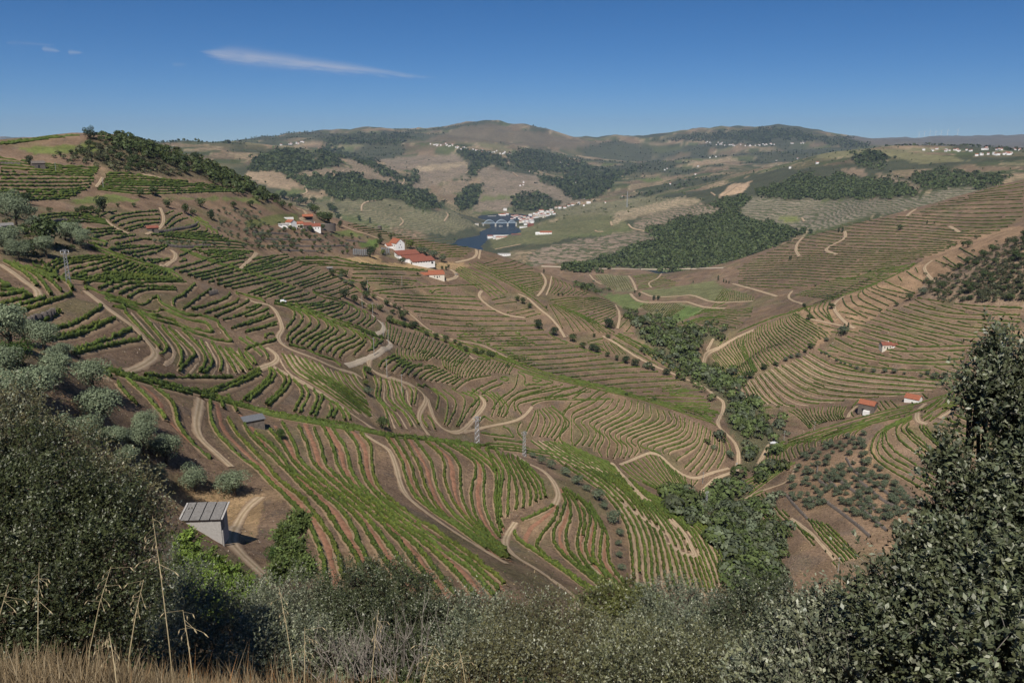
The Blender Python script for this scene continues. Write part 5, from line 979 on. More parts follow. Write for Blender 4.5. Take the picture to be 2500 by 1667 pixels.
def plant(sp, p, size, label, group=None, sz=1.0):
    """size = crown width in metres"""
    cm, tm = random.choice(PR[sp]); e = empty(TNAME[sp], p, random.random() * 6.28, label, TCAT[sp], group)
    k = size / 2.0 if sp != 'c' else size; e.scale = (k * random.uniform(.92, 1.08), k * random.uniform(.92, 1.08), k * sz * random.uniform(.9, 1.1))
    add('crown', cm, e)
    if sp != 's': add('trunk', tm, e)
    return e
def trees(tile, label, group, s, ordinal=True):
    """s: 'sx,y,w ...' species letter, foot of the tree and crown width in tile pixels"""
    x0, y0, k = TILE[tile]; L = []
    for tok in s.split():
        sp = tok[0]; x, y, w = [float(v) for v in tok[1:].split(',')]
        X = x * k + x0 * .9408; Y = y * k + y0 * .9408; p = cast(X, Y)[0]
        if np.isnan(p).any(): continue
        L.append((X, Y, sp, p, w * k * math.hypot(p[0], p[1]) / F * 1.02))
    L.sort(key=lambda q: q[0])
    for i, (X, Y, sp, p, wd) in enumerate(L):
        plant(sp, Vector(p), wd, label + (', ' + ORD[i] + ' from the left' if ordinal and len(L) > 1 else ''), group, 1.35 if sp in 'd' and wd < 9 else 1.0)
trees('c1', 'grey olive tree in the grove left of the grey hut', 'olives by the hut', 'O790,370,330 O1040,440,300 O1290,480,330 O1150,610,260 O1500,560,330 O1420,760,230 O1750,800,270 O2110,850,320 O540,420,300 O900,230,420 O1310,260,230')
trees('b1', 'grey olive tree on the left bank above the grove', 'olives on the left bank', 'O500,1130,330 O560,915,240 O110,800,420 O330,1300,420 O60,1060,320 O850,1200,360 O90,1290,380 O400,810,300 O240,760,260')
trees('b1', 'dark green bush among the olives on the left bank', None, 'G150,960,320')
trees('a1', 'silvery olive tree in the walled garden at the left edge', 'olives in the left garden', 'O150,1000,260 O60,910,200 o330,1050,160 O650,1160,220 O730,1200,190 o590,1130,150 O80,1260,260 O170,1310,200 O420,1290,210 o40,1190,200 o280,940,130')
trees('a1', 'dark green tree in the walled garden at the left edge', 'garden trees on the left', 'g430,1190,270 g250,1270,160 g210,1060,90 d240,805,90 g350,1090,130')
trees('a1', 'dark shrub along the lane under the left hill', 'shrubs along the lane', 'd930,880,115 g760,890,90 g820,880,70 g450,875,50 g880,905,70 g1510,840,85 g1660,890,95 g1740,900,60 d1900,945,80 g700,890,60 g1250,740,80 g1380,730,90 g1800,830,90 g2100,840,70 g2250,830,80 g1060,830,40 g1200,830,40')
trees('a1', 'lone dark tree on the left hill', 'trees on the left hill', 'd800,225,85 g1040,345,75 g1100,305,65 d1170,380,65 d265,455,65 g1150,530,75 d1650,450,90 d1740,420,100 g540,365,40 g910,240,50 g1060,210,70 g1180,240,70 g1290,280,70')
trees('a1', 'small olive in the line above the terrace wall', 'line of small olives', 'o1450,1165,50 o1510,1170,50 o1580,1170,55 o1640,1170,50 o1700,1170,52 o1770,1170,48 o1840,1170,50 o1930,1175,50 o2050,1180,50 o2190,1195,50 o1390,1150,40')
trees('b2', 'dark evergreen in the gully garden below the estate', 'gully garden trees', 'd885,325,95 d1060,250,85 g780,130,85 g880,130,75 o850,155,65 o900,195,55 o950,220,65 g970,365,100 g1080,335,100 g1050,405,65 y1130,450,95 g1210,440,75 g1340,415,55 d1380,435,42 g1270,395,75 g1320,465,55 g1400,515,110 g1450,465,42 d1520,600,105 y1150,330,60')
trees('b2', 'round shrub in the line along the gully track', 'shrubs along the gully track', 'g1620,660,65 g1710,695,72 g1800,725,85 g1880,735,55 g1920,765,65 g1970,800,75 g2060,825,75 g2120,835,75 g2200,860,85 g1290,545,85 y1350,565,75 g1420,585,75 g1480,600,60 y1590,620,50')
trees('b2', 'tree beside the middle road', None, 'g1100,1000,85 y1080,1110,85 o1100,1195,105 g1235,1500,140 g310,345,60', True)
trees('b3', 'round oak in the line beside the ridge road', 'oaks beside the ridge road', 'd420,600,115 d555,655,105 g725,715,92 g820,775,80 d900,795,90 d950,815,90 g1040,850,60 g1120,880,62 d1200,908,92 d1290,935,82 g1400,960,52 g1450,972,52 d1570,1012,92 d1670,1045,62 g1800,1085,50 g230,350,62 g280,375,72 g345,412,62')
trees('b3', 'dark tree on the slope beyond the ridge road', 'trees beyond the ridge road', 'g920,670,42 g1045,685,52 d1060,595,125 g490,412,32 d1455,340,42 d1495,340,42 g1325,308,42 d1285,280,28 g15,860,60 g145,948,36 g1210,1195,40 g1460,1250,60 d600,302,26 d635,302,24 g1350,560,90 c1618,525,45')
trees('b4', 'bush in the shrub line down the right slope', 'shrub line on the right slope', 'g90,965,105 g220,885,72 g320,852,52 o395,815,52 o440,790,42 o495,778,52 g555,745,42 g600,712,62 o730,652,42 o870,600,95 g1410,315,62 o1510,275,82 g1305,362,42')
trees('b4', 'lone tree by the track on the right brow', 'trees on the right brow', 'g775,385,62 g590,472,62 d550,382,42 c910,538,40 c880,530,30 c1570,195,42 c1630,172,40')
trees('b4', 'small round olive in the row across the right slope', 'olive row on the right slope', 'o690,750,28 o725,760,32 o755,780,28 o815,812,32 o845,832,28 o880,842,30 o925,857,32 o980,880,40 o1035,893,32 o1115,905,48 o1205,910,50 o1285,915,52 o1370,923,30 o1505,942,32 o1555,925,48 o1610,965,72 o1700,965,78 o1775,955,62 o1840,960,62 o1810,910,42')
trees('a2', 'garden tree around the white winery', 'trees around the winery', 'd1115,1280,112 y1230,1260,62 g1400,1340,72 g1305,1115,52 d1200,1115,42 g1210,1165,75 y1480,1205,95 o1560,1245,85 o1620,1265,95 o1690,1295,95 o1760,1325,85 g1640,1370,42 g1700,1370,42 g1760,1392,42 g1800,1392,42 g1820,1370,36 g1940,1410,20 d1545,1445,30 g870,1250,40 y910,1250,45 g1170,1190,40')
trees('a2', 'tree around the upper estate houses', 'trees around the upper estate', 'd845,1015,65 g700,965,110 g740,975,110 g660,940,90 g620,890,95 g580,860,85 c1115,972,55 g1015,948,52 g300,990,40 g560,1035,60 g470,1000,36 g690,1030,60 y520,1060,50 g740,1020,50 g350,1040,40 g500,1030,50 y440,1060,60 y400,1030,45 y650,1050,80 g580,1050,60 g480,820,90 g420,780,90 g350,760,90 g540,800,70 g610,800,70 g800,880,80 g760,860,80 g830,930,80 g330,840,80 g400,840,60 d280,790,90 d330,750,80 d480,780,80')
trees('c3', 'grey olive in the line down the near spur', 'olive line on the spur', 'o370,505,82 o450,560,112 o530,600,112 o660,665,112 o770,745,132 o850,800,92 o950,885,150 o1010,960,112 o1100,1095,165 o1150,1205,102 o1140,1295,82 o1140,1395,92 o1160,1510,92')
trees('c3', 'grey olive standing alone by the stream road', None, 'o2140,510,92')
trees('d3', 'olive bush low on the near spur', None, 'O1320,745,145 O1460,850,170')
trees('c2', 'bright green fig tree behind the slate roofed shed', None, 'G310,335,125')
trees('d2', 'bushy green tree on the bank right of the hut drive', None, 'G310,480,270 G520,590,110')
trees('a4', 'small dark cypress on the far right slope', 'cypresses on the far slope', 'c830,965,40 c862,965,40 c428,1190,30 c440,1190,32 c1555,900,30 g1615,895,22 g1330,950,50 g1890,1090,60 g1850,1080,50 g1960,1020,30 g600,975,50 g640,1410,22 g1090,1290,22')
trees('b3', 'cypress along the far valley road', 'cypresses on the valley road', 'c2033,165,45 c2082,180,32 c2104,188,30 c2130,194,28 c470,95,34 c1808,188,24')
# groves: dotted trees in a plot
def grove(tile, poly, sp, n, size, gap, label, group, seed, stuff=None):
    rng = np.random.default_rng(seed); pg = P(tile, poly); lo = pg.min(0); hi = pg.max(0); pts = []
    for _ in range(n * 60):
        q = lo + rng.random(2) * (hi - lo)
        if not inpoly(np.array([q[0]]), np.array([q[1]]), pg)[0]: continue
        if all(((q[0] - a) / 1.0) ** 2 + ((q[1] - b) * 1.45) ** 2 > gap ** 2 for a, b in pts): pts.append(tuple(q))
        if len(pts) >= n: break
    w = cast(*np.array(pts).T)
    for p in w:
        if np.isnan(p).any() or near_track(p[None, :2], 1.0)[0]: continue
        plant(sp[rng.integers(len(sp))], Vector(p), size * (.65 + .6 * rng.random()), label, group)
grove('c4', '560,420 760,330 1060,270 1040,430 1230,620 1350,760 1480,900 1600,1050 1200,1080 1040,1010 760,830 560,920 430,780 420,640 480,540', 'o', 165, 4.4, 11.5, 'small round olive in the grove on the right bank', 'olives in the right bank grove', 5)
grove('a2', '0,900 280,1000 500,1050 780,1080 1100,1100 950,1230 600,1250 300,1240 0,1210', 'oog', 85, 4.4, 9, 'olive on the stony terraces below the upper estate', 'olives below the upper estate', 6)
grove('a1', '1780,870 2352,830 2352,1100 2050,1110 1900,1000', 'oos', 45, 3.2, 8, 'little olive on the bare slope left of the estate', 'olives left of the estate', 7)
grove('b4', '1590,165 1760,75 1900,10 2100,-110 2352,-220 2352,330 1900,330 1510,265', 'ssg', 95, 7.5, 15, 'dark shrub on the scrubby brow at the right edge', 'shrubs on the right brow', 8)
grove('a1', '560,350 800,300 1000,260 1300,320 1850,560 1250,520 900,440', 'ssg', 60, 6.5, 14, 'dark shrub on the flank of the left hill', 'shrubs on the left hill', 9)

# ------------------------------------------------------------------ woods that read as one mass
def scatter(pg, rmin, rmax, spacing, rng):
    lo = pg.min(0); hi = pg.max(0); lo = np.maximum(lo, (-150, 250)); hi = np.minimum(hi, (2500, 1600))
    pts = []
    step = spacing
    gx, gy = np.meshgrid(np.arange(lo[0], hi[0], step), np.arange(lo[1], hi[1], step * .55)); q = np.stack([gx.ravel(), gy.ravel()], 1)
    q = q + (rng.random(q.shape) - .5) * np.array((step, step * .55)) * 1.1
    jq = spacing * 3.5; q = q[inpoly(q[:, 0] + (vnoise(q[:, 0] / 14, q[:, 1] / 9, 3) - .5) * jq * 2 + rng.normal(0, spacing * .8, len(q)), q[:, 1] + (vnoise(q[:, 0] / 14, q[:, 1] / 9, 4) - .5) * jq + rng.normal(0, spacing * .4, len(q)), pg)]
    if not len(q): return np.zeros((0, 3))
    w = cast(q[:, 0], q[:, 1]); r = np.hypot(w[:, 0], w[:, 1]); return w[(~np.isnan(r)) & (r > rmin) & (r < rmax)]
def wood_mesh(name, w, size, per, col, label, rng, squash=.8, sizevar=.5):
    n = len(w)
    if n == 0: return
    s = size * (1 - sizevar * .5 + sizevar * rng.random(n)); d = rng.normal(0, 1, (n, per, 3)); d /= np.linalg.norm(d, axis=2)[..., None]; d[..., 2] = np.abs(d[..., 2]) * 1.0 - .15
    c = w[:, None, :] + d * s[:, None, None] * .5 * np.array((1, 1, squash)) * (.75 + .35 * rng.random((n, per, 1))); c[..., 2] += s[:, None] * .38
    ls = np.repeat(s * 1.5 / math.sqrt(per) * 1.25, per)
    V = leaf_quads(c.reshape(-1, 3), d.reshape(-1, 3) + np.array((0, 0, .2)), ls * (.7 + .6 * rng.random(n * per)), ls * .8, rng, .6)
    cc = col * (.6 + .8 * rng.random((n, 1, 1))) * (.75 + .5 * rng.random((n, per, 1))) + np.array((.012, .006, 0)) * rng.random((n, 1, 1))
    o = mk(name, V, np.arange(n * per * 4).reshape(-1, 4), M['leaf'], np.repeat(cc.reshape(-1, 3), 4, 0)); tag(o, label, 'trees', kind='stuff')
rng = np.random.default_rng(77)
ws = [scatter(P(s[:2], s[3:]), 120, 2300, 12.5 if k_ == 0 else 20, rng) for k_, s in enumerate(STREAM[:2])]; w = np.vstack(ws); r = np.hypot(w[:, 0], w[:, 1])
w = w[~near_track(w[:, :2], 4.5)]
r = np.hypot(w[:, 0], w[:, 1])
wood_mesh('stream_wood', w[r > 430], 7.0, 44, GREEN * 1.3, 'dark green wood along the stream gully', rng, .9, 1.1)
wood_mesh('stream_wood', w[r <= 430], 6.0, 110, GREEN * 1.35, 'dark green thicket in the lower stream gully', rng, .85, 1.2)
w = scatter(P(STREAM[0][:2], STREAM[0][3:]), 120, 2300, 17, rng); w = w[~near_track(w[:, :2], 4.5)]; wood_mesh('stream_wood', w, 7.0, 40, OLIVE * .9, 'grey willows along the stream gully', rng, .8, 1.0)
w = scatter(P(STREAM[1][:2], STREAM[1][3:]), 120, 2300, 21, rng); w = w[~near_track(w[:, :2], 4.5)]; wood_mesh('stream_wood', w, 6.0, 60, OLIVE * .85, 'grey green bushes in the lower stream gully', rng, .8, 1.1)
for s in STREAM[2:]: wood_mesh('copse', scatter(P(s[:2], s[3:]), 400, 2300, 7, rng), 7.0, 30, GREEN, 'dark copse on the valley side', rng)
w = scatter(P('a1', '860,190 1100,200 1400,290 1700,400 1900,450 2200,570 2352,640 2500,690 2600,740 2450,800 2352,760 2100,680 1900,600 1850,520 1500,440 1200,320 1000,240'), 300, 1500, 7.5, rng)
wood_mesh('hill_wood', w, 6.5, 34, GREEN * .95, 'dark wood on the shoulder of the left hill', rng)
w = scatter(P('a1', '500,350 900,330 1300,420 1850,580 1250,530 900,450'), 300, 1500, 12, rng); wood_mesh('hill_scrub', w, 4.0, 26, SCRUB, 'low scrub on the left hill flank', rng)
w = scatter(P('b4', '1590,165 1760,75 1900,10 2100,-110 2352,-220 2352,330 1900,330 1510,265'), 300, 1500, 13, rng); wood_mesh('brow_scrub', w, 4.0, 26, SCRUB, 'low scrub between the shrubs on the right brow', rng)
w = scatter(P('a1', '0,830 300,840 500,1000 760,1100 800,1290 350,1300 0,1300'), 100, 900, 26, rng); wood_mesh('garden_scrub', w, 3.5, 30, GREEN, 'green undergrowth in the left garden', rng)
W = [scatter(pg, a, b, 3.6 if dn > .9 else 5.2, rng) for pg, a, b, dn in WOODPOLY]
w = np.vstack(W); r = np.hypot(w[:, 0], w[:, 1])
wood_mesh('river_wood', w[r < 3600], 9.0, 6, GREEN * 1.0, 'dark green forest on the hills across the river', rng, .8, .6)
wood_mesh('mountain_wood', w[r >= 3600], 15.0, 4, GREEN * .9, 'forest on the far mountains', rng, .7, .6)
# single bushes dotted over the far plots
m = (RR > 2150) & (RR < 6500) & FRONT & (np.abs(AZ) < .64) & (GZ > -340) & (STR < .7) & (rng.random(RR.shape) < .05 * smooth(2600, 4200, RR))
w = np.stack([GX[m], GY[m], GZ[m]], 1)
wood_mesh('far_scrub', w, 7.0, 5, GREEN * 1.1, 'bushes and hedges dotted over the far plots', rng, .7, .9)
m = (FARWOOD > .5) & (RR > 4300) & (RR < 9000) & (np.abs(AZ) < .64) & (rng.random(RR.shape) < .4)
w = np.stack([GX[m], GY[m], GZ[m]], 1); wood_mesh('far_wood', w, 13.0, 4, GREEN * .9, 'patches of forest on the far slopes', rng, .7, .7)
# reeds and bushes on the river bank
bank = []
m = (GZ > -349.9) & (GZ < -348.4) & (RR > 1900) & (RR < 4200) & (np.abs(AZ) < .6) & (rng.random(RR.shape) < .05)
wood_mesh('bank_trees', np.stack([GX[m], GY[m], GZ[m]], 1), 8.0, 8, GREEN * 1.2, 'green trees along the river bank', rng)
# ------------------------------------------------------------------ buildings
def on_plane(x, y, z):
    a, t = ray(x, y); r = z / float(t); return Vector((r * math.sin(a), r * math.cos(a), z))
def gable_wall(w, d, h, rise, under=2.0):
    """walls of a gabled block, ridge along x"""
    x, y = w / 2, d / 2; mb = MB()
    vs = [(-x, -y, -under), (x, -y, -under), (x, y, -under), (-x, y, -under), (-x, -y, h), (x, -y, h), (x, y, h), (-x, y, h), (-x, 0, h + rise), (x, 0, h + rise)]
    return mb.quadmesh(vs, [(0, 1, 5, 4), (2, 3, 7, 6), (1, 2, 6, 9, 5), (3, 0, 4, 8, 7), (0, 3, 2, 1)])
def gable_roof(w, d, h, rise, ov=.35, th=.16):
    x = w / 2 + ov; y = d / 2 + ov; e = rise * ov / (d / 2); mb = MB(); zb = h - e + .02
    for s in (-1, 1):
        a = [(-x, s * y, zb), (x, s * y, zb), (x, 0, h + rise + .02), (-x, 0, h + rise + .02)]; b = [(p[0], p[1], p[2] + th) for p in a]
        mb.quadmesh(a + b, [(0, 1, 2, 3), (7, 6, 5, 4), (0, 4, 5, 1), (1, 5, 6, 2), (3, 2, 6, 7), (0, 3, 7, 4)])
    return mb
def shed_wall(w, d, h0, h1, under=2.0):
    """front wall (-y) h0 high, back wall h1 high"""
    x, y = w / 2, d / 2; vs = [(-x, -y, -under), (x, -y, -under), (x, y, -under), (-x, y, -under), (-x, -y, h0), (x, -y, h0), (x, y, h1), (-x, y, h1)]
    return MB().quadmesh(vs, [(0, 3, 2, 1), (4, 5, 6, 7), (0, 1, 5, 4), (1, 2, 6, 5), (2, 3, 7, 6), (3, 0, 4, 7)])
def shed_roof(w, d, h0, h1, ov=.35, th=.16):
    x = w / 2 + ov; k = (h1 - h0) / d; y0, y1 = -d / 2 - ov, d / 2 + ov; z0, z1 = h0 - k * ov + .02, h1 + k * ov + .02
    a = [(-x, y0, z0), (x, y0, z0), (x, y1, z1), (-x, y1, z1)]; b = [(p[0], p[1], p[2] + th) for p in a]
    return MB().quadmesh(a + b, [(0, 3, 2, 1), (4, 5, 6, 7), (0, 1, 5, 4), (1, 2, 6, 5), (2, 3, 7, 6), (3, 0, 4, 7)])
def opening(parent, face, u, z, w, h, W, D, mat='glass', name='window', frame=True):
    """face: f(ront,-y) b l(-x) r; u along the face; a framed pane let into the wall's face"""
    ax = {'f': (1, 0, -D / 2, -1), 'b': (1, 0, D / 2, 1), 'l': (0, 1, -W / 2, -1), 'r': (0, 1, W / 2, 1)}[face]
    def bx(u0, u1, z0, z1, o0, o1):
        o0, o1 = sorted((ax[2] + ax[3] * o0, ax[2] + ax[3] * o1))
        return (MB().box(u0, u1, o0, o1, z0, z1) if ax[0] else MB().box(o0, o1, u0, u1, z0, z1))
    f = None
    if frame and name == 'window':
        mb = MB()
        for q in ((u - w / 2 - .08, u - w / 2, z - .08, z + h + .08), (u + w / 2, u + w / 2 + .08, z - .08, z + h + .08)): m = bx(*q, -.05, .06); mb.quadmesh(m.v, m.f)
        for q in ((u - w / 2, u + w / 2, z - .08, z), (u - w / 2, u + w / 2, z + h, z + h + .08)): m = bx(*q, -.05, .06); mb.quadmesh(m.v, m.f)
        f = mb.build('window', M['block'], parent)
    return bx(u - w / 2, u + w / 2, z, z + h, -.04, .03).build('pane' if f else name, M[mat], f or parent)
def house(name, label, cat, p, rz, w, d, h, rise, wall='white', roof='tile', wins=(), doors=(), group=None, shed=None, chim=None, parent=None, under=2.5):
    e = parent or empty(name, p, rz, label, cat, group)
    if shed: shed_wall(w, d, h, shed, under).build('wall', M[wall], e); rf = shed_roof(w, d, h, shed).build('roof', M[roof], e)
    else: gable_wall(w, d, h, rise, under).build('wall', M[wall], e); rf = gable_roof(w, d, h, rise).build('roof', M[roof], e)
    for q in wins: opening(e, *q, w, d)
    for q in doors: opening(e, *q, w, d, mat='dark', name='door')
    if chim: MB().box(chim[0] - .3, chim[0] + .3, chim[1] - .3, chim[1] + .3, h + rise * .3, h + rise + chim[2]).build('chimney', M['white'], rf)
    return e
def child_block(parent, loc, rz=0):
    """a wing of the same building: its parts stay parts of that building"""
    class W_: pass
    return loc
def shift_parts(e, before, off, rz=0):
    for c in e.children:
        if c.name not in before:
            c.location = Vector(off); c.rotation_euler = (0, 0, rz)
def scale_at(p): return math.hypot(p[0], p[1]) / F      # metres per plate pixel
def facing(p, turn=0.0):
    """rotation that turns a front (-y) towards the camera"""
    return -math.atan2(p[0], p[1]) + turn

# --- the grey hut by the olive trees
def hut():
    p = at(463, 1222); s = scale_at(p); W = 86 * s; D = 54 * s; h0 = 34 * s; h1 = 44 * s
    e = empty('stone_hut', p + Vector((0, D * .5, 0)), facing(p, -.33), 'small grey block hut with fibre cement roof beside the straw yard', 'hut')
    shed_wall(W, D, h0, h1, 3).build('wall', M['block'], e)
    k = (h1 - h0) / D
    mb = MB(); x = W / 2 + .5; y0, y1 = -D / 2 - .45, D / 2 + .5
    xs = [-x + .35, -W * .30, -W * .02, W * .24, x - .35]
    n = 0
    for i in range(4):                                             # sheets lap in two tiers, dark gaps show between them
        for j in range(2):
            ya, yb = (y0, .1) if j == 0 else (-.1, y1); za, zb = h0 + k * (ya + D / 2) + .06 + .05 * j, h0 + k * (yb + D / 2) + .06 + .05 * j; t = .05
            xa, xb = xs[i] + .09, xs[i + 1] - .09
            vs = [(xa, ya, za), (xb, ya, za), (xb, yb, zb), (xa, yb, zb)]; vs += [(a, b, c + t) for a, b, c in vs]
            MB().quadmesh(vs, [(0, 3, 2, 1), (4, 5, 6, 7), (0, 1, 5, 4), (1, 2, 6, 5), (2, 3, 7, 6), (3, 0, 4, 7)]).build('roof_sheet', M['fibre'], e)
    vs = [(-x + .3, y0 + .1, h0 - k * .4 - .02), (x - .3, y0 + .1, h0 - k * .4 - .02), (x - .3, y1 - .1, h1 + k * .4 - .02), (-x + .3, y1 - .1, h1 + k * .4 - .02)]; vs += [(a, b, c + .05) for a, b, c in vs]
    MB().quadmesh(vs, [(0, 3, 2, 1), (4, 5, 6, 7), (0, 1, 5, 4), (1, 2, 6, 5), (2, 3, 7, 6), (3, 0, 4, 7)]).build('roof_deck', M['black'], e)
    for sx in (-1, 1):
        xa, xb = sorted((sx * x, sx * (x - .3))); za, zb = h0 - k * .45 + .05, h1 + k * .5 + .05
        vs = [(xa, y0, za), (xb, y0, za), (xb, y1, zb), (xa, y1, zb)]; vs += [(a, b, c + .08) for a, b, c in vs]
        MB().quadmesh(vs, [(0, 3, 2, 1), (4, 5, 6, 7), (0, 1, 5, 4), (1, 2, 6, 5), (2, 3, 7, 6), (3, 0, 4, 7)]).build('verge', M['block'], e)
    opening(e, 'r', -.2 * D, 0, 1.4, 2.3, W, D, 'fibre', 'door')
    MB().tube([(W / 2 + .25, -D / 2 - .2, -3), (W / 2 + .25, -D / 2 - .2, .3)], .12, 6).build('post', M['block'], e)
    bp = at(509, 1222); b = empty('water_barrel', bp, 0, 'blue plastic barrel standing at the side of the grey hut', 'barrel')
    R = 5.2 * scale_at(bp); H = R * 2.9
    MB().tube([(0, 0, -.3), (0, 0, .08 * H), (0, 0, .35 * H), (0, 0, .65 * H), (0, 0, .92 * H), (0, 0, H)], [R * .9, R * .95, R * 1.04, R * 1.04, R * .95, R * .88], 14).build('body', M['blue'], b, smooth_sh=True)
    MB().tube([(0, 0, H * .9), (0, 0, H * .97)], [R, R], 14).build('rim', M['black'], b)
hut()
# --- slate roofed stone shed on the near crest
p = at(583, 978); s = scale_at(p)
house('stone_shed', 'stone shed with a dark slate lean-to roof on the near crest', 'shed', p, facing(p, .25), 44 * s, 22 * s, 17 * s, 0, 'stone', 'slate', shed=21 * s, doors=(('r', 0, 0, 1.2, 2.0),))
p = at(113, 730); s = scale_at(p)
def stone_wall(name, label, tile, pts, h, th=.6, lift=0):
    q = spline(P(tile, pts), 2.0); L = world_lines(q)
    if not L: return
    w = resample(L[0], .8)
    if w is None: return
    n = normals2(w); k = len(w); r = RNG
    hh = h * (.8 + .35 * r.random(k)); V = np.empty((k, 4, 3))
    for i, (o, z) in enumerate(((-.5, -1), (-.45, 1), (.45, 1), (.5, -1))):
        V[:, i, :2] = w[:, :2] + n * (o * th * (.85 + .3 * r.random(k)))[:, None]; V[:, i, 2] = w[:, 2] + (hh + .1 * r.normal(0, 1, k) if z > 0 else -.5)
    i, j = np.meshgrid(np.arange(k - 1), np.arange(3), indexing='ij'); a = (i * 4 + j).ravel()
    tag(mk(name, V.reshape(-1, 3), np.stack([a, a + 4, a + 5, a + 1], 1), M['stone']), label, 'wall')
stone_wall('dry_stone_wall', 'dark dry stone wall on the bank at the left edge', 'b1', '235,600 330,545 430,520 490,490', 2.4, 1.0)
stone_wall('dry_stone_wall', 'short dry stone wall in the left fan of vines', 'b1', '1870,300 1950,280', 2.0, .8)
for i, s_ in enumerate(sorted(['390,760 470,860 580,975', '590,790 630,840', '700,810 850,920 990,1030 1090,1120', '800,700 850,770', '840,660 950,740 1060,830 1130,900', '1000,660 1100,740 1200,820 1350,900', '890,470 960,580 1080,650 1200,740 1330,830', '660,530 660,640 760,720', '1000,870 1110,970 1230,1070', '730,640 830,730', '1380,780 1550,880 1640,940'], key=lambda t: float(t.split(',')[0]))):
    stone_wall('terrace_wall', 'dark stone terrace wall in the right bank olive grove, ' + ORD[i] + ' from the left', 'c4', s_, 1.5, .7)
for i, s_ in enumerate(sorted(['1400,1065 1560,1040 1720,1010 1780,980', '1480,1180 1650,1195 1890,1185', '440,985 560,960 760,970', '0,450 180,450'], key=lambda t: float(t.split(',')[0]))):
    stone_wall('terrace_wall', 'low stone wall between the left hill plots, ' + ORD[i] + ' from the left', 'a1', s_, 1.6, .8)
for i, s_ in enumerate(sorted(['500,1040 800,1035', '100,1120 420,1125 700,1130', '200,1180 600,1185 900,1180', '60,1060 380,1075', '300,1220 640,1230', '900,1130 1080,1150'], key=lambda t: float(t.split(',')[0]))):
    stone_wall('terrace_wall', 'pale terrace wall among the olives below the upper estate, ' + ORD[i] + ' from the left', 'a2', s_, 1.2, .8)

# --- winery
p = at(948, 606); s = scale_at(p)
def winery():
    e = empty('winery', p, facing(p, .42), 'white winery with three stepped dark red roofs on the estate terrace', 'winery')
    blocks = [(0, 14.0, 24, 11, 9.0, 12.0), (3.2, 4.2, 25, 9, 6.2, 8.4), (8.5, -5.0, 25, 9.5, 3.6, 6.6)]       # x, y offset, width, depth, front and back height
    for k, (ox, oy, w, d, h0, h1) in enumerate(blocks):
        before = {c.name for c in e.children}
        shed_wall(w, d, h0, h1, 4).build('wall', M['white'], e); shed_roof(w, d, h0, h1, .6, .25).build('roof', M['tile_dark'], e)
        if k == 0:
            for u in (-2, .2): opening(e, 'l', u, 7.2, .9, 1.0, w, d)
            opening(e, 'l', -4, 5.0, .9, 1.0, w, d)
            for u in (-8, -2.5, 1, 7): opening(e, 'f', u, 7.6, .6, 1.0, w, d)
        if k == 2:
            opening(e, 'l', -1, .6, 2.4, 2.2, w, d, 'dark', 'door')
            for u in (-9, -6, -3, 0, 3, 6, 9): opening(e, 'f', u, 2.2, 1.2, .8, w, d)
            opening(e, 'f', 9.5, 0, 2.2, 2.0, w, d, 'dark', 'door')
        if k == 1: opening(e, 'l', 0, 2.2, .9, 1.0, w, d)
        shift_parts(e, before, (ox, oy, 0))
    before = {c.name for c in e.children}
    MB().box(-8, 3, -4, 4, -4, 3.2).box(-8, 3, -4, -3.7, 3.2, 4.0).build('annex', M['white'], e)
    for u in (-6, -3, 0): opening(e, 'f', u, .4, 1.0, 2.0, 11, 8, 'dark', 'door')
    shift_parts(e, before, (-12, 4.5, 0))
winery()
# --- white gabled house behind the winery
p = at(912, 574); 
def white_house():
    e = house('white_house', 'tall white gabled house with orange roof behind the winery', 'house', p, facing(p, -1.05), 15, 10.5, 8, 4.6, 'white', 'tile',
              wins=(('r', -1.5, 3.0, .8, 1.0), ('r', 1.5, 3.0, .8, 1.0), ('r', 0, 6.0, .8, 1.0), ('r', 0, 9.2, .6, .7), ('f', -4, 4.8, 1, 1.2), ('f', 0, 4.8, 1, 1.2), ('f', 4, 4.8, 1, 1.2)), under=6)
    before = {c.name for c in e.children}
    house('', '', '', None, 0, 7, 7, 5.2, 2.6, 'white', 'tile', wins=(('l', 0, 3.2, .8, .9), ('f', -1, 1.2, .8, 1.0)), parent=e, under=5); shift_parts(e, before, (-4.0, -8.2, 0), math.pi / 2)
white_house()
# --- low farm building
p = at(1003, 637)
def low_farm():
    e = house('farm_building', 'long low stone farm building with pale orange roofs below the winery', 'farm building', p, facing(p, .05), 15, 9, 3.4, 2.2, 'cream', 'tile',
              wins=(('f', -2.2, 1.0, .9, 1.2), ('f', 2.6, 1.0, .9, 1.2), ('r', 0, 1.4, 1, 1.2)), doors=(('f', .4, 0, 1.1, 2.1),), under=4)
    before = {c.name for c in e.children}
    house('', '', '', None, 0, 13, 8.6, 3.2, 1.9, 'stone', 'tile', doors=(('f', 2.5, .2, 6, 2.3),), parent=e, under=4); shift_parts(e, before, (-13.6, .5, 0))
    before = {c.name for c in e.children}
    house('', '', '', None, 0, 15, 7, 4.2, 1.6, 'stone', 'tile', parent=e, under=4); shift_parts(e, before, (-.5, 9.2, 0))
low_farm()
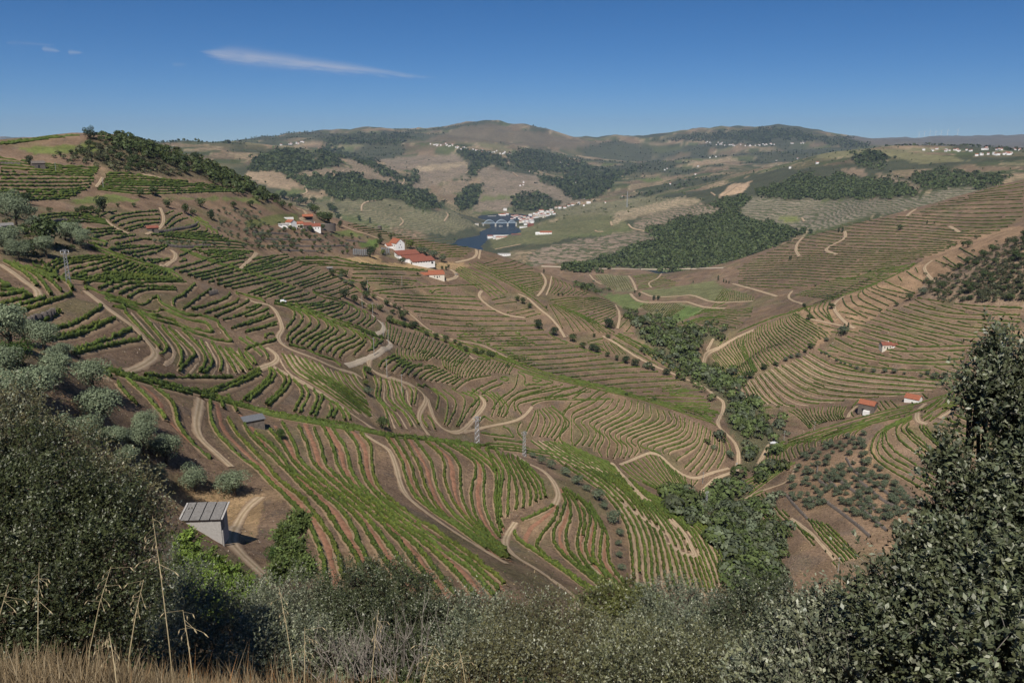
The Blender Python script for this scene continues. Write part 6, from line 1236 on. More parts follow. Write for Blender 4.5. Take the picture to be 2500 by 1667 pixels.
# --- wine tanks
for i, (x, y) in enumerate([(813, 587), (818, 587), (823, 587.5), (828, 588), (833, 588), (838, 588), (843, 588), (878, 584), (883, 584.5), (888, 585), (893, 585)]):
    p = at(x, y); s = scale_at(p); R = 2.2 * s; H = 14 * s
    e = empty('wine_tank', p, 0, 'upright steel wine tank in the row left of the winery, ' + ORD[i] + ' from the left', 'tank', 'steel wine tanks')
    MB().tube([(0, 0, 1), (0, 0, H)], [R, R], 14).build('cylinder', M['steel'], e, smooth_sh=False)
    MB().tube([(0, 0, H), (0, 0, H + .5 * R), (0, 0, H + .6 * R)], [R, R * .35, R * .2], 14).build('lid', M['steel'], e)
    for k in range(3):
        a = k * 2.094; MB().tube([(R * .8 * math.cos(a), R * .8 * math.sin(a), -2), (R * .8 * math.cos(a), R * .8 * math.sin(a), 1.1)], .12, 5).build('leg', M['galv'], e)
# --- upper estate
def upper():
    K = .9408 / 14.7
    def q(cx, cy): return at(670 * .9408 + cx * K, 500 * .9408 + cy * K)
    def house(*a, **k): e_ = globals()['house'](*a, **k); e_.scale = (.84, .84, .8); return e_
    p = q(600, 775); house('white_cottage', 'white cottage with orange gable roof beside the lettered sign', 'house', p, facing(p, -.9), 9, 7.5, 5, 2.6, 'white', 'tile', wins=(('l', -1.3, 4.4, .9, 1.0), ('l', 1.3, 4.4, .9, 1.0)), under=4)
    p = q(420, 790); house('garden_shed', 'low white annex left of the white cottage', 'shed', p, facing(p), 6.5, 5, 2.6, 0, 'white', 'block', shed=3.4, wins=(('f', 1, 1, .8, .8),))
    p = q(235, 790); house('white_outhouse', 'tiny white outhouse at the left end of the upper estate', 'shed', p, facing(p), 4.6, 4, 2.8, 0, 'white', 'block', shed=3.4, wins=(('f', -.8, 1.2, .8, .9), ('f', .8, 1.2, .8, .9)))
    p = q(860, 800); house('orange_roof_barn', 'small barn with bright orange roof in the upper estate', 'barn', p, facing(p, .05), 10, 9, 4.0, 2.4, 'cream', 'tile', doors=(('f', 0, 0, 1.6, 2.2),), under=4)
    p = q(1080, 830); house('brown_roof_barn', 'long barn with brown tiled roof in the upper estate', 'barn', p, facing(p, .06), 15, 9.5, 3.6, 2.6, 'stone', 'tile_dark', doors=(('f', 3, 0, 1.6, 2.2),), under=4)
    p = q(1410, 890); house('white_farmhouse', 'white farmhouse with brown tiled roof and twin chimneys', 'house', p, facing(p, .04), 15, 10, 4.2, 3.2, 'white', 'tile_dark', wins=(('f', -1, 1.4, 1, 1.2), ('f', 2, 1.4, 1, 1.2), ('f', 5, 1.4, 1, 1.2)), doors=(('f', -5.5, 0, 1.4, 2.3),), chim=(1.2, 1.0, 1.6), under=4)
    # round walled yard
    p = q(1760, 860); e = empty('curved_yard', p, facing(p), 'curved grey wall of the round cellar right of the farmhouse', 'cellar'); mb = MB(); R = 12.0; n = 20
    for k in range(n):
        a0 = math.pi * (1.0 + k / n); a1 = math.pi * (1.0 + (k + 1) / n)
        vs = [(R * math.cos(a), R * .55 * math.sin(a) + 5, z) for a in (a0, a1) for z in (-3, 5)] + [((R - .5) * math.cos(a), (R - .5) * .55 * math.sin(a) + 5, z) for a in (a0, a1) for z in (-3, 5)]
        mb.quadmesh(vs, [(0, 2, 3, 1), (4, 5, 7, 6), (1, 3, 7, 5), (0, 4, 6, 2)])
    mb.build('wall', M['stone'], e); MB().quadmesh([(R * .96 * math.cos(math.pi * (1 + k / n)), R * .53 * math.sin(math.pi * (1 + k / n)) + 5, 4.6) for k in range(n + 1)], [tuple(range(n + 1))]).build('flat_roof', M['concrete'], e)
    p = q(1200, 560); e = empty('pavilion', p, facing(p, .05), 'open pavilion with orange roof above the upper estate', 'pavilion'); W_, D_ = 10, 7
    gable_roof(W_, D_, 4.2, 1.9).build('roof', M['tile'], e)
    for a in (-1, 1):
        for b in (-1, 1): MB().box(a * 4.7 - .2, a * 4.7 + .2, b * 3.2 - .2, b * 3.2 + .2, -3, 4.1).build('pillar', M['stone'], e)
    MB().box(-4.4, 4.4, 2.8, 3.1, -3, 3.9).box(-4.4, 4.4, -3.1, -2.9, -3, .9).build('wall', M['stone'], e)
    # lettered sign
    a = q(245, 545); b = q(665, 545); p = (a + b) / 2; s = scale_at(p); W_ = 420 * K * s; H_ = 92 * K * s; e = empty('estate_sign', p, facing(p), 'long white sign board lettered FREI ESTEVA on the hillside', 'sign')
    MB().box(-W_ / 2, W_ / 2, -.15, .15, 0, H_).build('board', M['white'], e)
    for x in (-.4, 0, .4): MB().box(x * W_ - .12, x * W_ + .12, .16, .4, -2, H_ * .8).build('post', M['galv'], e)
    cu = bpy.data.curves.new('lettering', 'FONT'); cu.body = 'FREI ESTEVA'; cu.size = H_ * .72; cu.align_x = 'CENTER'; cu.align_y = 'CENTER'; cu.extrude = .02; cu.space_character = 1.25; cu.materials.append(M['black'])
    t = add('lettering', cu, e); t.location = (0, -.18, H_ * .5); t.rotation_euler = (math.pi / 2, 0, 0)
    bpy.context.view_layer.update(); k = W_ * .88 / max(t.dimensions.x, .1); me_ = bpy.data.meshes.new_from_object(t.evaluated_get(bpy.context.evaluated_depsgraph_get())); bpy.data.objects.remove(t); t = add('lettering', me_, e); t.location = (0, -.18, H_ * .5); t.rotation_euler = (math.pi / 2, 0, 0); t.scale = (k, min(k, 1.15), 1)
upper()
# --- right hand huts
p = at(1992, 943); s = scale_at(p)
e = house('orange_roof_hut', 'stone hut with bright orange roof and white porch beside the white track', 'hut', p, facing(p, -.30), 33 * s, 22 * s, 17 * s, 7 * s, 'stone', 'tile', doors=(('f', -2, 0, 1.4, 2.2),), wins=(('l', 0, 2.2, .8, .8),))
b4_ = {c.name for c in e.children}; MB().box(-1.6, 2.6, -2.4, -.1, -2, 1.4).build('porch', M['white'], e); shift_parts(e, b4_, (0.5, -11 * s, 0))
p = at(2097, 922); s = scale_at(p)
e = house('orange_roof_hut', 'white hut with bright orange roof at the head of the small valley', 'hut', p, facing(p, -.30), 29 * s, 22 * s, 9 * s, 7 * s, 'white', 'tile', wins=(('l', 1, 1.4, .8, .8),))
p = at(2034, 800); s = scale_at(p)
e = house('red_roof_cottage', 'cottage with dull red roof alone among the right slope vines', 'house', p, facing(p, .5), 22 * s, 15 * s, 9 * s, 5 * s, 'cream', 'tile_dark', wins=(('f', -2.4, 1.2, .9, 1.1), ('f', 2.4, 1.2, .9, 1.1), ('r', 0, 1.2, .9, 1.1)), doors=(('f', 0, 0, 1, 2),), chim=(2, .5, .8))
b4_ = {c.name for c in e.children}; house('', '', '', None, 0, 14 * s, 13 * s, 8 * s, 4 * s, 'white', 'tile_dark', wins=(('f', 1, 1.1, .8, 1.0), ('r', 0, 1.2, .9, 1.0)), parent=e); shift_parts(e, b4_, (17 * s, -3 * s, 0))
# --- small sheds on the left
for x, y, w, lab, wl, rf in ((16, 527, 20, 'pale stone shed half hidden by olives at the left edge', 'block', 'fibre'), (350, 533, 22, 'ruined stone shed with rusty roof in the round plot', 'stone', 'tile_dark'), (88, 386, 22, 'brown stone hut with dark door on the left hill', 'stone', 'stone'), (757, 620, 12, 'dark roofed shed under the terrace left of the gully', 'stone', 'fibre')):
    p = at(x, y); s = scale_at(p); house('stone_shed', lab, 'shed', p, facing(p, .2), w * s, w * .7 * s, w * .42 * s, w * .18 * s, wl, rf, doors=(('f', 0, 0, 1.2, 1.9),))
p = at(872, 528); s = scale_at(p); house('stone_tower', 'narrow grey stone tower on the ridge beyond the upper estate', 'tower', p, facing(p, -.4), 7 * s, 6 * s, 9 * s, 0, 'stone', 'fibre', shed=9.5 * s, doors=(('f', 0, 0, 1, 2),))

# --- town on the river
def hq(cx, cy): return at(1100 * .9408 + cx * .9408 / 6.918, 480 * .9408 + cy * .9408 / 6.918)
TOWN = '830,320 880,312 925,300 960,315 1050,345 1110,345 1160,350 1200,352 1250,365 1310,372 1365,392 1200,395 1080,385 1040,395 1240,412 1295,432 1385,446 1270,480 1310,470 1340,500 1420,300 1450,312 1490,292 1560,305 1600,292 1640,270 1660,262 1700,245 1725,270 1600,335 1540,345 1500,350 1450,360 1400,365 1745,305 1680,312 1640,330 1580,350 1780,200 1850,200 1930,195 2000,165 2060,150 2170,130 1350,325 1420,345 1470,325 1520,312 1555,330 1320,400 1380,410 1345,440 920,232 1130,365 1170,385 1225,440 1290,400'
rr = random.Random(4)
for i, tok in enumerate(TOWN.split()):
    x, y = map(float, tok.split(',')); p = hq(x, y); w = rr.uniform(11, 19); d = rr.uniform(9, 13); h = rr.uniform(6, 11)
    house('town_house', 'small white town house with red roof by the river bridge', 'house', p, facing(p, rr.uniform(-.5, .5)), w, d, h, rr.uniform(1.6, 2.8), rr.choice(['white', 'white', 'white', 'cream']), rr.choice(['tile', 'tile_dark', 'tile', 'block']),
          wins=[('f', -w * .25, h * .55, 1.3, 1.6), ('f', w * .25, h * .55, 1.3, 1.6)], group='houses of the river town', under=8)
for lab, x, y, w, d, h, rs, wl, rf, t in (('orange town house standing apart at the waterfront', 1185, 445, 16, 12, 9, 2.5, 'cream', 'tile', .1), ('brown brick block at the lower edge of the town', 1350, 500, 26, 14, 11, 1.5, 'tile_dark', 'tile_dark', .2),
        ('long low white hall at the foot of the town', 1230, 525, 34, 10, 5, 1.5, 'white', 'block', .1), ('tall white church with red roof at the top of the town', 1530, 275, 24, 15, 14, 4, 'white', 'tile', .2), ('large pink roofed block above the waterfront', 880, 335, 34, 16, 11, 3, 'white', 'tile', 0),
        ('long red roofed row house in the town', 1120, 352, 52, 12, 8, 2.5, 'white', 'tile', -.05), ('long white station shed across the water', 700, 350, 42, 12, 6, 1.5, 'cream', 'block', 0), ('white cottage above the station', 920, 228, 18, 9, 5, 1.5, 'white', 'block', 0),
        ('white riverside winery with steep roof', 665, 705, 20, 14, 10, 3, 'white', 'tile_dark', .2), ('long orange roofed riverside cellar', 860, 705, 42, 12, 5.5, 2.5, 'cream', 'tile', .1), ('long white hall behind the riverside cellar', 850, 672, 60, 9, 5, 1.2, 'white', 'block', .1), ('low white press house in front of the riverside cellar', 770, 710, 24, 10, 4.5, 1.5, 'white', 'block', .1),
        ('row of red roofed sheds right of the riverside cellar', 1110, 655, 36, 9, 4, 2, 'stone', 'tile_dark', 0), ('large orange hipped roof manor in the green fields', 1610, 630, 44, 20, 6, 5, 'white', 'tile', 0), ('white wing of the orange roofed manor', 1475, 640, 18, 12, 6, 2.5, 'white', 'white', 0),
        ('white warehouse behind the estate knoll', 905, 1000, 40, 14, 7, 2, 'white', 'block', .05), ('white farmhouse on the slope over the town', 2330, 118, 22, 12, 8, 2, 'white', 'white', .1), ('stone cottage on the left river bank', 440, 480, 16, 9, 5, 2, 'cream', 'block', .2)):
    p = hq(x, y); house('riverside_building', lab, 'building', p, facing(p, t), w, d, h, rs, wl, rf, wins=[('f', k * w * .2, h * .4, 1.4, 1.5) for k in (-1, 0, 1)], under=8)
# quay walls
# --- arched bridge
def bridge():
    K = .9408 / 8.4; z = -350
    def w(cx, cy): return on_plane(1160 * .9408 + cx * K, 500 * .9408 + cy * K, z)
    a = w(150, 455); b = w(840, 440); d = (b - a); L = d.length; e = empty('arched_bridge', a, math.atan2(d.y, d.x), 'pale blue steel bridge with three bowstring arches over the river', 'bridge')
    spans = [(.04 * L, .37 * L), (.40 * L, .73 * L), (.76 * L, .985 * L)]; H = 16.0; rise = 15.0
    MB().box(-.02 * L, 1.02 * L, -3.5, 3.5, H - 1.2, H).build('deck', M['bridge'], e)
    for sy in (-3.2, 3.2): MB().box(-.02 * L, 1.02 * L, sy - .15, sy + .15, H + .01, H + 1.2).build('parapet', M['bridge'], e)
    for (x0, x1) in spans:
        for sy in (-3.3, 3.3):
            mb = MB(); n = 16; pts = []
            for k in range(n + 1):
                u = k / n; pts.append((x0 + (x1 - x0) * u, sy, H + rise * 4 * u * (1 - u) * min(1, (x1 - x0) / (.33 * L))))
            mb.tube(pts, .95, 6); mb.build('arch', M['bridge'], e)
            mh = MB()
            for q in pts[1:-1]: mh.tube([(q[0], sy, H), q], .28, 5)
            mh.build('hangers', M['bridge'], e)
    for x in (.02, .385, .745, 1.0): MB().box(x * L - 3, x * L + 3, -4.6, 4.6, -8, H - 1.25).build('pier', M['pierstone'], e)
bridge()
p = on_plane(1160 * .9408 + 525 * .9408 / 8.4, 500 * .9408 + 445 * .9408 / 8.4, -350)
e = empty('river_boat', p, .6, 'small white cruise boat on the river by the bridge', 'boat')
MB().quadmesh([(-9, -2.2, .2), (7, -2.2, .2), (10, 0, .3), (7, 2.2, .2), (-9, 2.2, .2), (-9, -2.4, 2.2), (7.4, -2.4, 2.2), (11, 0, 2.6), (7.4, 2.4, 2.2), (-9, 2.4, 2.2)], [(0, 1, 6, 5), (1, 2, 7, 6), (2, 3, 8, 7), (3, 4, 9, 8), (4, 0, 5, 9), (5, 6, 7, 8, 9)]).build('hull', M['white'], e)
MB().box(-7, 4, -1.9, 1.9, 2.22, 4.6).build('cabin', M['glass'], e); MB().box(-7.5, 4.5, -2.1, 2.1, 4.61, 5.0).build('roof', M['white'], e)

# --- far villages
def village(tile, label, group, pts, n, seed, spread, w0=9.5):
    r_ = random.Random(seed); q = spline(P(tile, pts), 2.0); proto = None
    protos = []
    for k in range(n):
        c = q[int(r_.random() * (len(q) - 1))] + np.array((r_.gauss(0, spread), r_.gauss(0, spread * .35))); p = cast(c[0], c[1])[0]
        if np.isnan(p).any(): continue
        if len(protos) < 4:
            e = house('village_house', label, 'house', Vector(p), facing(p, r_.uniform(-.6, .6)), w0 * r_.uniform(.8, 1.3), w0 * .75, 7 * r_.uniform(.8, 1.2), 2.4, 'white', ('tile', 'block', 'tile_dark', 'tile')[len(protos)], group=group, under=10); protos.append(e)
        else:
            e = copy_tree(r_.choice(protos)); e.location = p; e.rotation_euler = (0, 0, facing(p, r_.uniform(-.6, .6)))
village('a2', 'white house in the mountain village under the summit', 'mountain village houses', '1690,270 1800,275 1900,300 2050,320 2150,335 2300,345 2380,360', 46, 1, 5)
village('a2', 'white house in the small village on the left skyline', 'left skyline village houses', '320,275 400,265 480,255 530,250', 14, 2, 3)
village('a3', 'white house in the village on the right mountain flank', 'right mountain village houses', '1930,250 2050,265 2150,275 2280,280 2400,275 2520,265', 34, 3, 4)
village('a4', 'white house in the hamlet above the right plateau', 'right hamlet houses', '430,238 550,235', 6, 4, 2)
village('a4', 'white house in the distant plain village at right', 'plain village houses', '1540,290 1700,300 1900,295 2020,290 2200,290 2352,295', 26, 5, 4, 9)
village('a4', 'white house in the hamlet on the right plateau edge', 'plateau edge houses', '1930,350 2000,335 2120,330 2300,325', 14, 6, 2)
village('a3', 'white farmhouse scattered on the far slopes', 'scattered farmhouses', '260,650 500,430 660,530 880,800 1150,750 1310,720 1300,460 1700,530 1560,690 2000,350', 22, 8, 14)
village('a4', 'white farmhouse on the right plateau', 'plateau farmhouses', '600,420 690,370 330,380 480,470', 5, 9, 4, 12)
for i, (x, y) in enumerate([(2110, 319), (2122, 318), (2135, 319), (2148, 318.5), (2160, 319), (2175, 319), (2198, 319)]):
    a, t = ray(x, y); r = 15000; z = float(gz(r * math.sin(a), r * math.cos(a)))
    e = empty('wind_turbine', (r * math.sin(a), r * math.cos(a), z - 5), rr.uniform(-.5, .5), 'tiny white wind turbine on the right horizon, ' + ORD[i] + ' from the left', 'wind turbine', 'wind turbines on the horizon')
    MB().tube([(0, 0, 0), (0, 0, 95)], [3.5, 2], 6).build('tower', M['white'], e); MB().box(-2.5, 2.5, -4, 4, 95, 99).build('nacelle', M['white'], e)
    a0 = rr.random() * 2
    for k in range(3):
        an = a0 + k * 2.094; MB().tube([(0, -4.5, 97), (42 * math.cos(an), -4.5, 97 + 42 * math.sin(an))], [2.2, .7], 4).build('blade', M['white'], e)

# ------------------------------------------------------------------ masts and poles
def mast(label, x, ytop, ybase, hidden=0, extra=0.0):
    p = at(x, ybase) if not hidden else None
    if hidden:
        a, t = ray(x, ybase); r = hidden; p = Vector((r * math.sin(a), r * math.cos(a), 0)); p.z = float(gz(p.x, p.y))
    r = rng_of(p); a, t = ray(x, ytop); H = float(t) * r - p.z; e = empty('lattice_mast', p, .4, label, 'pylon', 'lattice power masts'); b = H * .055; tp = H * .03
    for sx in (-1, 1):
        for sy in (-1, 1): MB().tube([(sx * b, sy * b, -1), (sx * tp, sy * tp, H)], H * .006, 4).build('leg', M['galv'], e)
    mb = MB(); n = 14
    for k in range(n):
        u0, u1 = k / n, (k + 1) / n; w0 = b + (tp - b) * u0; w1 = b + (tp - b) * u1
        for q in ((-1, -1, 1, -1), (1, -1, 1, 1), (1, 1, -1, 1), (-1, 1, -1, -1)):
            if k % 2: q = (q[2], q[3], q[0], q[1])
            mb.tube([(q[0] * w0, q[1] * w0, u0 * H), (q[2] * w1, q[3] * w1, u1 * H)], H * .0042, 4, False)
    mb.build('bracing', M['galv'], e)
    for z in (.86, .96): MB().box(-H * .11, H * .11, -.07, .07, z * H, z * H + .16).build('crossarm', M['galv'], e)
    for sx in (-1, 0, 1): MB().tube([(sx * H * .10, 0, .96 * H - .05), (sx * H * .10, 0, .96 * H - .7)], .09, 6).build('insulator', M['white'], e)
mast('tall steel lattice mast at the left above the garden terraces', 158, 572, 652)
mast('steel lattice mast behind the near crest in the middle', 1096, 955, 1016, hidden=rm(196))
mast('steel lattice mast at the end of the olive line on the spur', 1204, 990, 1048)
mast('steel lattice mast beside the stream wood', 1622, 1127, 1165)
mast('small lattice mast where the stream road bends', 1691, 1062, 1082)
def pole(label, tile, x, y, h=9.5):
    x0, y0, k = TILE[tile]; p = at(x * k + x0 * .9408, y * k + y0 * .9408); e = empty('utility_pole', p, facing(p, .5), label, 'pole', 'concrete utility poles')
    MB().tube([(0, 0, -1), (0, 0, h)], [.17, .11], 7).build('shaft', M['concrete'], e); MB().box(-.8, .8, -.06, .06, h - .5, h - .35).build('crossarm', M['concrete'], e)
for i, (t, x, y) in enumerate((('b2', 1045, 410), ('b2', 1140, 475), ('b2', 1235, 675), ('b2', 1280, 745), ('b2', 1152, 840), ('b2', 1268, 1035), ('b2', 1402, 1170), ('b2', 1095, 265), ('b2', 1402, 215))):
    pole('thin pale utility pole on the middle slope, ' + ORD[i] + ' from the top of the line', t, x, y)
for i, (t, x, y) in enumerate((('c4', 632, 245), ('c4', 382, 325), ('d4', 325, 430), ('d4', 826, 640), ('c3', 1895, 735), ('a1', 505, 530), ('a1', 930, 670))):
    pole(('pale utility pole on the crest before the orange huts', 'pale utility pole above the olive grove', 'pale utility pole in the lower gully', 'pale utility pole behind the right bush', 'white post at the bend of the vine track', 'thin pole on the left hill', 'thin pole by the footpath on the left hill')[i], t, x, y, 7.5)
p = at(1440, 476); e = empty('radio_mast', p, 0, 'thin radio mast standing in the valley beyond the town', 'mast')
MB().tube([(0, 0, 0), (0, 0, 70)], [2.2, 1.2], 5).build('shaft', M['galv'], e); MB().box(-3, 3, -3, 3, 50, 52).build('platform', M['galv'], e)

# ------------------------------------------------------------------ vehicles
def car(label, x, y, rz, body, ln_=4.2):
    p = at(x, y); e = empty('parked_car', p, rz, label, 'car'); k = ln_ / 4.2
    prof = [(-2.1, .45), (-2.1, .95), (-1.3, 1.0), (-.8, 1.5), (.9, 1.5), (1.5, 1.05), (2.1, .85), (2.1, .4)]; n = len(prof)
    vs = [(a * k, s * .85 * (1 if b < 1.1 else .85), b) for s in (-1, 1) for a, b in prof]
    MB().quadmesh(vs, [tuple(range(n))[::-1], tuple(range(n, 2 * n))] + [(i, (i + 1) % n, n + (i + 1) % n, n + i) for i in range(n)]).build('body', M[body], e)
    for s in (-1, 1): MB().quadmesh([(-1.15 * k, s * .80, 1.02), (1.25 * k, s * .80, 1.06), (.8 * k, s * .74, 1.44), (-.75 * k, s * .74, 1.44)], [(0, 1, 2, 3)]).build('side_window', M['glass'], e)
    MB().quadmesh([(1.52 * k, -.7, 1.08), (1.52 * k, .7, 1.08), (.96 * k, .64, 1.47), (.96 * k, -.64, 1.47)], [(0, 1, 2, 3)]).build('windscreen', M['glass'], e)
    for a in (-1.3, 1.35):
        for s in (-1, 1): MB().tube([(a * k, s * .88, .33), (a * k, s * .66, .33)], .33, 12).build('wheel', M['black'], e)
car('silver car parked on the track in the middle of the slope', 648, 695, .2, 'paintw')
car('white van parked at the end of the crest track', 1777, 1019, .1, 'paintw', 5.0)
car('dark car on the pale yard beside the low farm building', 1048, 632, .6, 'slate')
# ------------------------------------------------------------------ shrubs close to the camera: twigs set with single leaves
def near_pt(x, y, r):
    a, t = ray(x, y); return np.array((r * math.sin(a), r * math.cos(a), r * float(t)))
def near_shrub(name, label, cat, blobs, twigs, leaf, col, seed, per=9, up=.5, tw_len=.32, wood='bark', grey=.25, foot=None, mat='shrub'):
    """blobs: (plate x, plate y, distance, radius m): the masses of the crown. Twigs start inside a mass and carry leaves to its skin."""
    rng = np.random.default_rng(seed); A = np.array([list(near_pt(x, y, r)) + [R] for x, y, r, R in blobs]); wgt = A[:, 3] ** 2
    nc = max(30, twigs // 11); k = rng.choice(len(A), nc, p=wgt / wgt.sum()); d = rng.normal(0, 1, (nc, 3)); d /= np.linalg.norm(d, axis=1)[:, None]
    flip = (d[:, 1] > .2) & (rng.random(nc) < .5); d[flip, 1] *= -1              # most of the leaf mass sits on the open, lit side
    rad = A[k, 3] * np.where(rng.random(nc) < .78, .8 + .4 * rng.random(nc), .4 + .45 * rng.random(nc))
    cl = A[k, :3] + d * rad[:, None] * (1 + .5 * (vnoise(A[k, 0] * 3 + d[:, 0] * 4 + d[:, 1] * 3, d[:, 2] * 4 + k * 7.3, seed) - .5))[:, None]
    cdir = d * .6 + np.array((0, 0, up)) + rng.normal(0, .3, (nc, 3)); ctone = .62 + .7 * rng.random(nc) ** 1.3
    g = rng.integers(nc, size=twigs); d = d[g]; base = cl[g] + rng.normal(0, tw_len * .30, (twigs, 3)); ctone = ctone[g][:, None, None]
    dr = cdir[g] + rng.normal(0, .38, (twigs, 3)); dr /= np.linalg.norm(dr, axis=1)[:, None]
    L = tw_len * (.4 + .8 * rng.random(twigs)) * np.where(rng.random(twigs) < .08, 1.9, 1.0); tip = base + dr * L[:, None]
    # leaves along the twig
    u = rng.random((twigs, per)); c = base[:, None] * (1 - u[..., None]) + tip[:, None] * u[..., None]
    side = rng.normal(0, 1, (twigs, per, 3)); side -= dr[:, None] * (side * dr[:, None]).sum(-1, keepdims=True); side /= np.linalg.norm(side, axis=2, keepdims=True)
    ax = side * .75 + dr[:, None] * .65; ax /= np.linalg.norm(ax, axis=2, keepdims=True)
    ll = leaf * (.65 + .7 * rng.random((twigs, per, 1))); c0 = c; c1 = c + ax * ll
    nrm = d[:, None] * .55 + np.array((0, 0, .65)) + rng.normal(0, .42, (twigs, per, 3)); nrm = nrm - ax * (nrm * ax).sum(-1, keepdims=True); nrm /= np.linalg.norm(nrm, axis=2, keepdims=True); ww = np.cross(ax, nrm) * ll * (.21 + .1 * rng.random((twigs, per, 1)))
    mid = c + ax * ll * .52 + nrm * ll * .06
    n = twigs * per; nv = 4 if blobs[0][2] < 12 else 3
    V = (np.stack([c0, mid - ww, c1, mid + ww], 2) if nv == 4 else np.stack([c0 - ww * 1.15, c1, c0 + ax * ll * .35 + ww * 1.25], 2)).reshape(-1, 3)
    tone = (.78 + .44 * rng.random((twigs, 1, 1))) * (.8 + .4 * rng.random((twigs, per, 1))); cc = np.array(col) * tone * ctone * (1 + np.array((.18, .06, -.1)) * (rng.random((twigs, 1, 1)) - .4))
    pale = rng.random((twigs, per, 1)) < grey * .55; cc = np.where(pale, np.array((.26, .27, .19)) * tone, cc)
    e = empty(name, foot if foot is not None else (A[0, 0], A[0, 1], float(gz(A[0, 0], A[0, 1]))), 0, label, cat); off = np.array(e.location)
    mk('leaves', V - off, np.arange(n * nv).reshape(-1, nv), M[mat], np.repeat(cc.reshape(-1, 3), nv, 0), e)
    # twigs as three-sided slivers, branches as tubes
    tv = []; tf = []; sel = rng.choice(twigs, min(twigs, 1500), replace=False)
    px = np.cross(dr[sel], np.array((0.3, .2, .9))); px /= np.linalg.norm(px, axis=1)[:, None]; w_ = leaf * (.085 if nv == 4 else .06)
    b0 = base[sel] - dr[sel] * L[sel, None] * .6; t0 = tip[sel]; py = np.cross(dr[sel], px)
    Vt = np.stack([b0 + px * w_, b0 - px * w_ * .5 + py * w_ * .8, b0 - px * w_ * .5 - py * w_ * .8, t0], 1).reshape(-1, 3); m = len(sel); q = np.arange(m)[:, None] * 4
    Ft = np.vstack([q + np.array((0, 1, 3)), q + np.array((1, 2, 3)), q + np.array((2, 0, 3))]); mk('twigs', Vt - off, Ft, M[wood], None, e)
    mb = MB(); g0 = Vector((0, 0, -.3))
    for a in A:
        p = Vector(a[:3] - off); mid_ = g0.lerp(p, .5) + Vector((rng.normal() * .1, rng.normal() * .1, -.1)); mb.tube([g0, mid_, p], [a[3] * .05 + .02, a[3] * .035 + .012, .008], 6)
        for _ in range(5):
            dd = Vector(rng.normal(0, 1, 3)); dd.z = abs(dd.z); dd.normalize(); mb.tube([mid_.lerp(p, .6), p + dd * a[3] * .5, p + dd * a[3] * .95], [.018, .011, .004], 5)
    mb.build('branches', M['bark'], e); return e
OAK = (.105, .122, .066); OAKP = (.145, .16, .10); BRM = (.058, .070, .029)
def gfoot(x, r):
    a, t = ray(x, 1400); X, Y = r * math.sin(a), r * math.cos(a); return Vector((X, Y, float(gz(X, Y))))
near_shrub('holm_oak', 'holm oak with pale undersides filling the lower right corner', 'tree',
    [(2330, 830, 9.5, .26), (2270, 870, 9.3, .24), (2235, 900, 9.2, .14), (2340, 920, 9.2, .32), (2300, 965, 9.0, .18), (2350, 1040, 8.8, .32), (2275, 1080, 8.8, .22), (2205, 1100, 8.8, .17), (2165, 1050, 8.8, .09), (2315, 1150, 8.5, .34), (2220, 1190, 8.4, .26), (2150, 1175, 8.5, .13), (2105, 1290, 8.0, .18), (2185, 1290, 8.0, .28), (2300, 1270, 8.0, .38), (2040, 1335, 7.8, .14), (2000, 1295, 7.8, .07), (2090, 1385, 7.5, .28), (2200, 1390, 7.4, .34), (2335, 1385, 7.4, .40), (2000, 1430, 7.4, .22), (2085, 1475, 7.1, .32), (2220, 1500, 6.9, .40), (2345, 1515, 6.7, .42), (2480, 1000, 9.0, .5), (2460, 1200, 8.4, .55), (2480, 1400, 7.6, .55), (2560, 1150, 8.6, .6), (2600, 1350, 7.8, .6)],
    15500, .052, OAK, 1, 9, .55, .22, grey=.30, foot=gfoot(2250, 8.5), wood='twig')
near_shrub('holm_oak_sucker', 'low holm oak shoots spreading left of the corner tree', 'shrub',
    [(1950, 1420, 8.4, .22), (1890, 1460, 8.0, .26), (1970, 1490, 7.8, .28), (1830, 1510, 7.8, .24), (1910, 1540, 7.4, .30), (1770, 1560, 7.4, .24), (1850, 1590, 7.2, .28), (1990, 1560, 7.2, .30), (1800, 1440, 8.2, .12), (1880, 1400, 8.2, .13)],
    5000, .047, OAKP, 2, 9, .75, .24, grey=.40, foot=gfoot(1900, 8.0), wood='twig')
near_shrub('holm_oak_bush', 'dark oak bush behind the corner shoots at lower right', 'shrub',
    [(1740, 1380, 24, .85), (1700, 1430, 23, .85), (1790, 1430, 23, .8), (1680, 1500, 21, .8), (1750, 1480, 21, .8), (1660, 1440, 23, .5)], 5200, .075, (.065, .078, .042), 3, 8, .45, .35, grey=.2, foot=gfoot(1730, 24))
near_shrub('evergreen_bush', 'big dark evergreen bush filling the left edge', 'bush',
    [(10, 1050, 19, .85), (100, 1075, 18.5, .85), (20, 1142, 18, 1.0), (160, 1167, 17.5, .95), (60, 1225, 17, 1.15), (220, 1216, 17, .8), (140, 1290, 16, 1.05), (20, 1340, 15.5, 1.05), (260, 1300, 16, .85), (300, 1183, 17.5, .5), (150, 1400, 14.5, .9), (30, 1440, 14, .8), (270, 1390, 15, .75), (190, 1117, 18.5, .5), (240, 1167, 18, .5), (-260, 1200, 17, 1.2), (-240, 1350, 15, 1.1), (-60, 1191, 18, 1.2)],
    17500, .058, BRM, 4, 9, .5, .36, grey=.10, foot=gfoot(120, 17))
near_shrub('flowering_bush', 'olive brown bush rising behind the left evergreen', 'bush',
    [(280, 1133, 20, .5), (310, 1191, 20, .55), (40, 1001, 21, .65), (130, 1034, 21, .5), (20, 959, 22, .5), (220, 1092, 20.5, .4)], 5400, .06, (.115, .108, .055), 5, 8, .8, .5, grey=.3, foot=gfoot(290, 20))
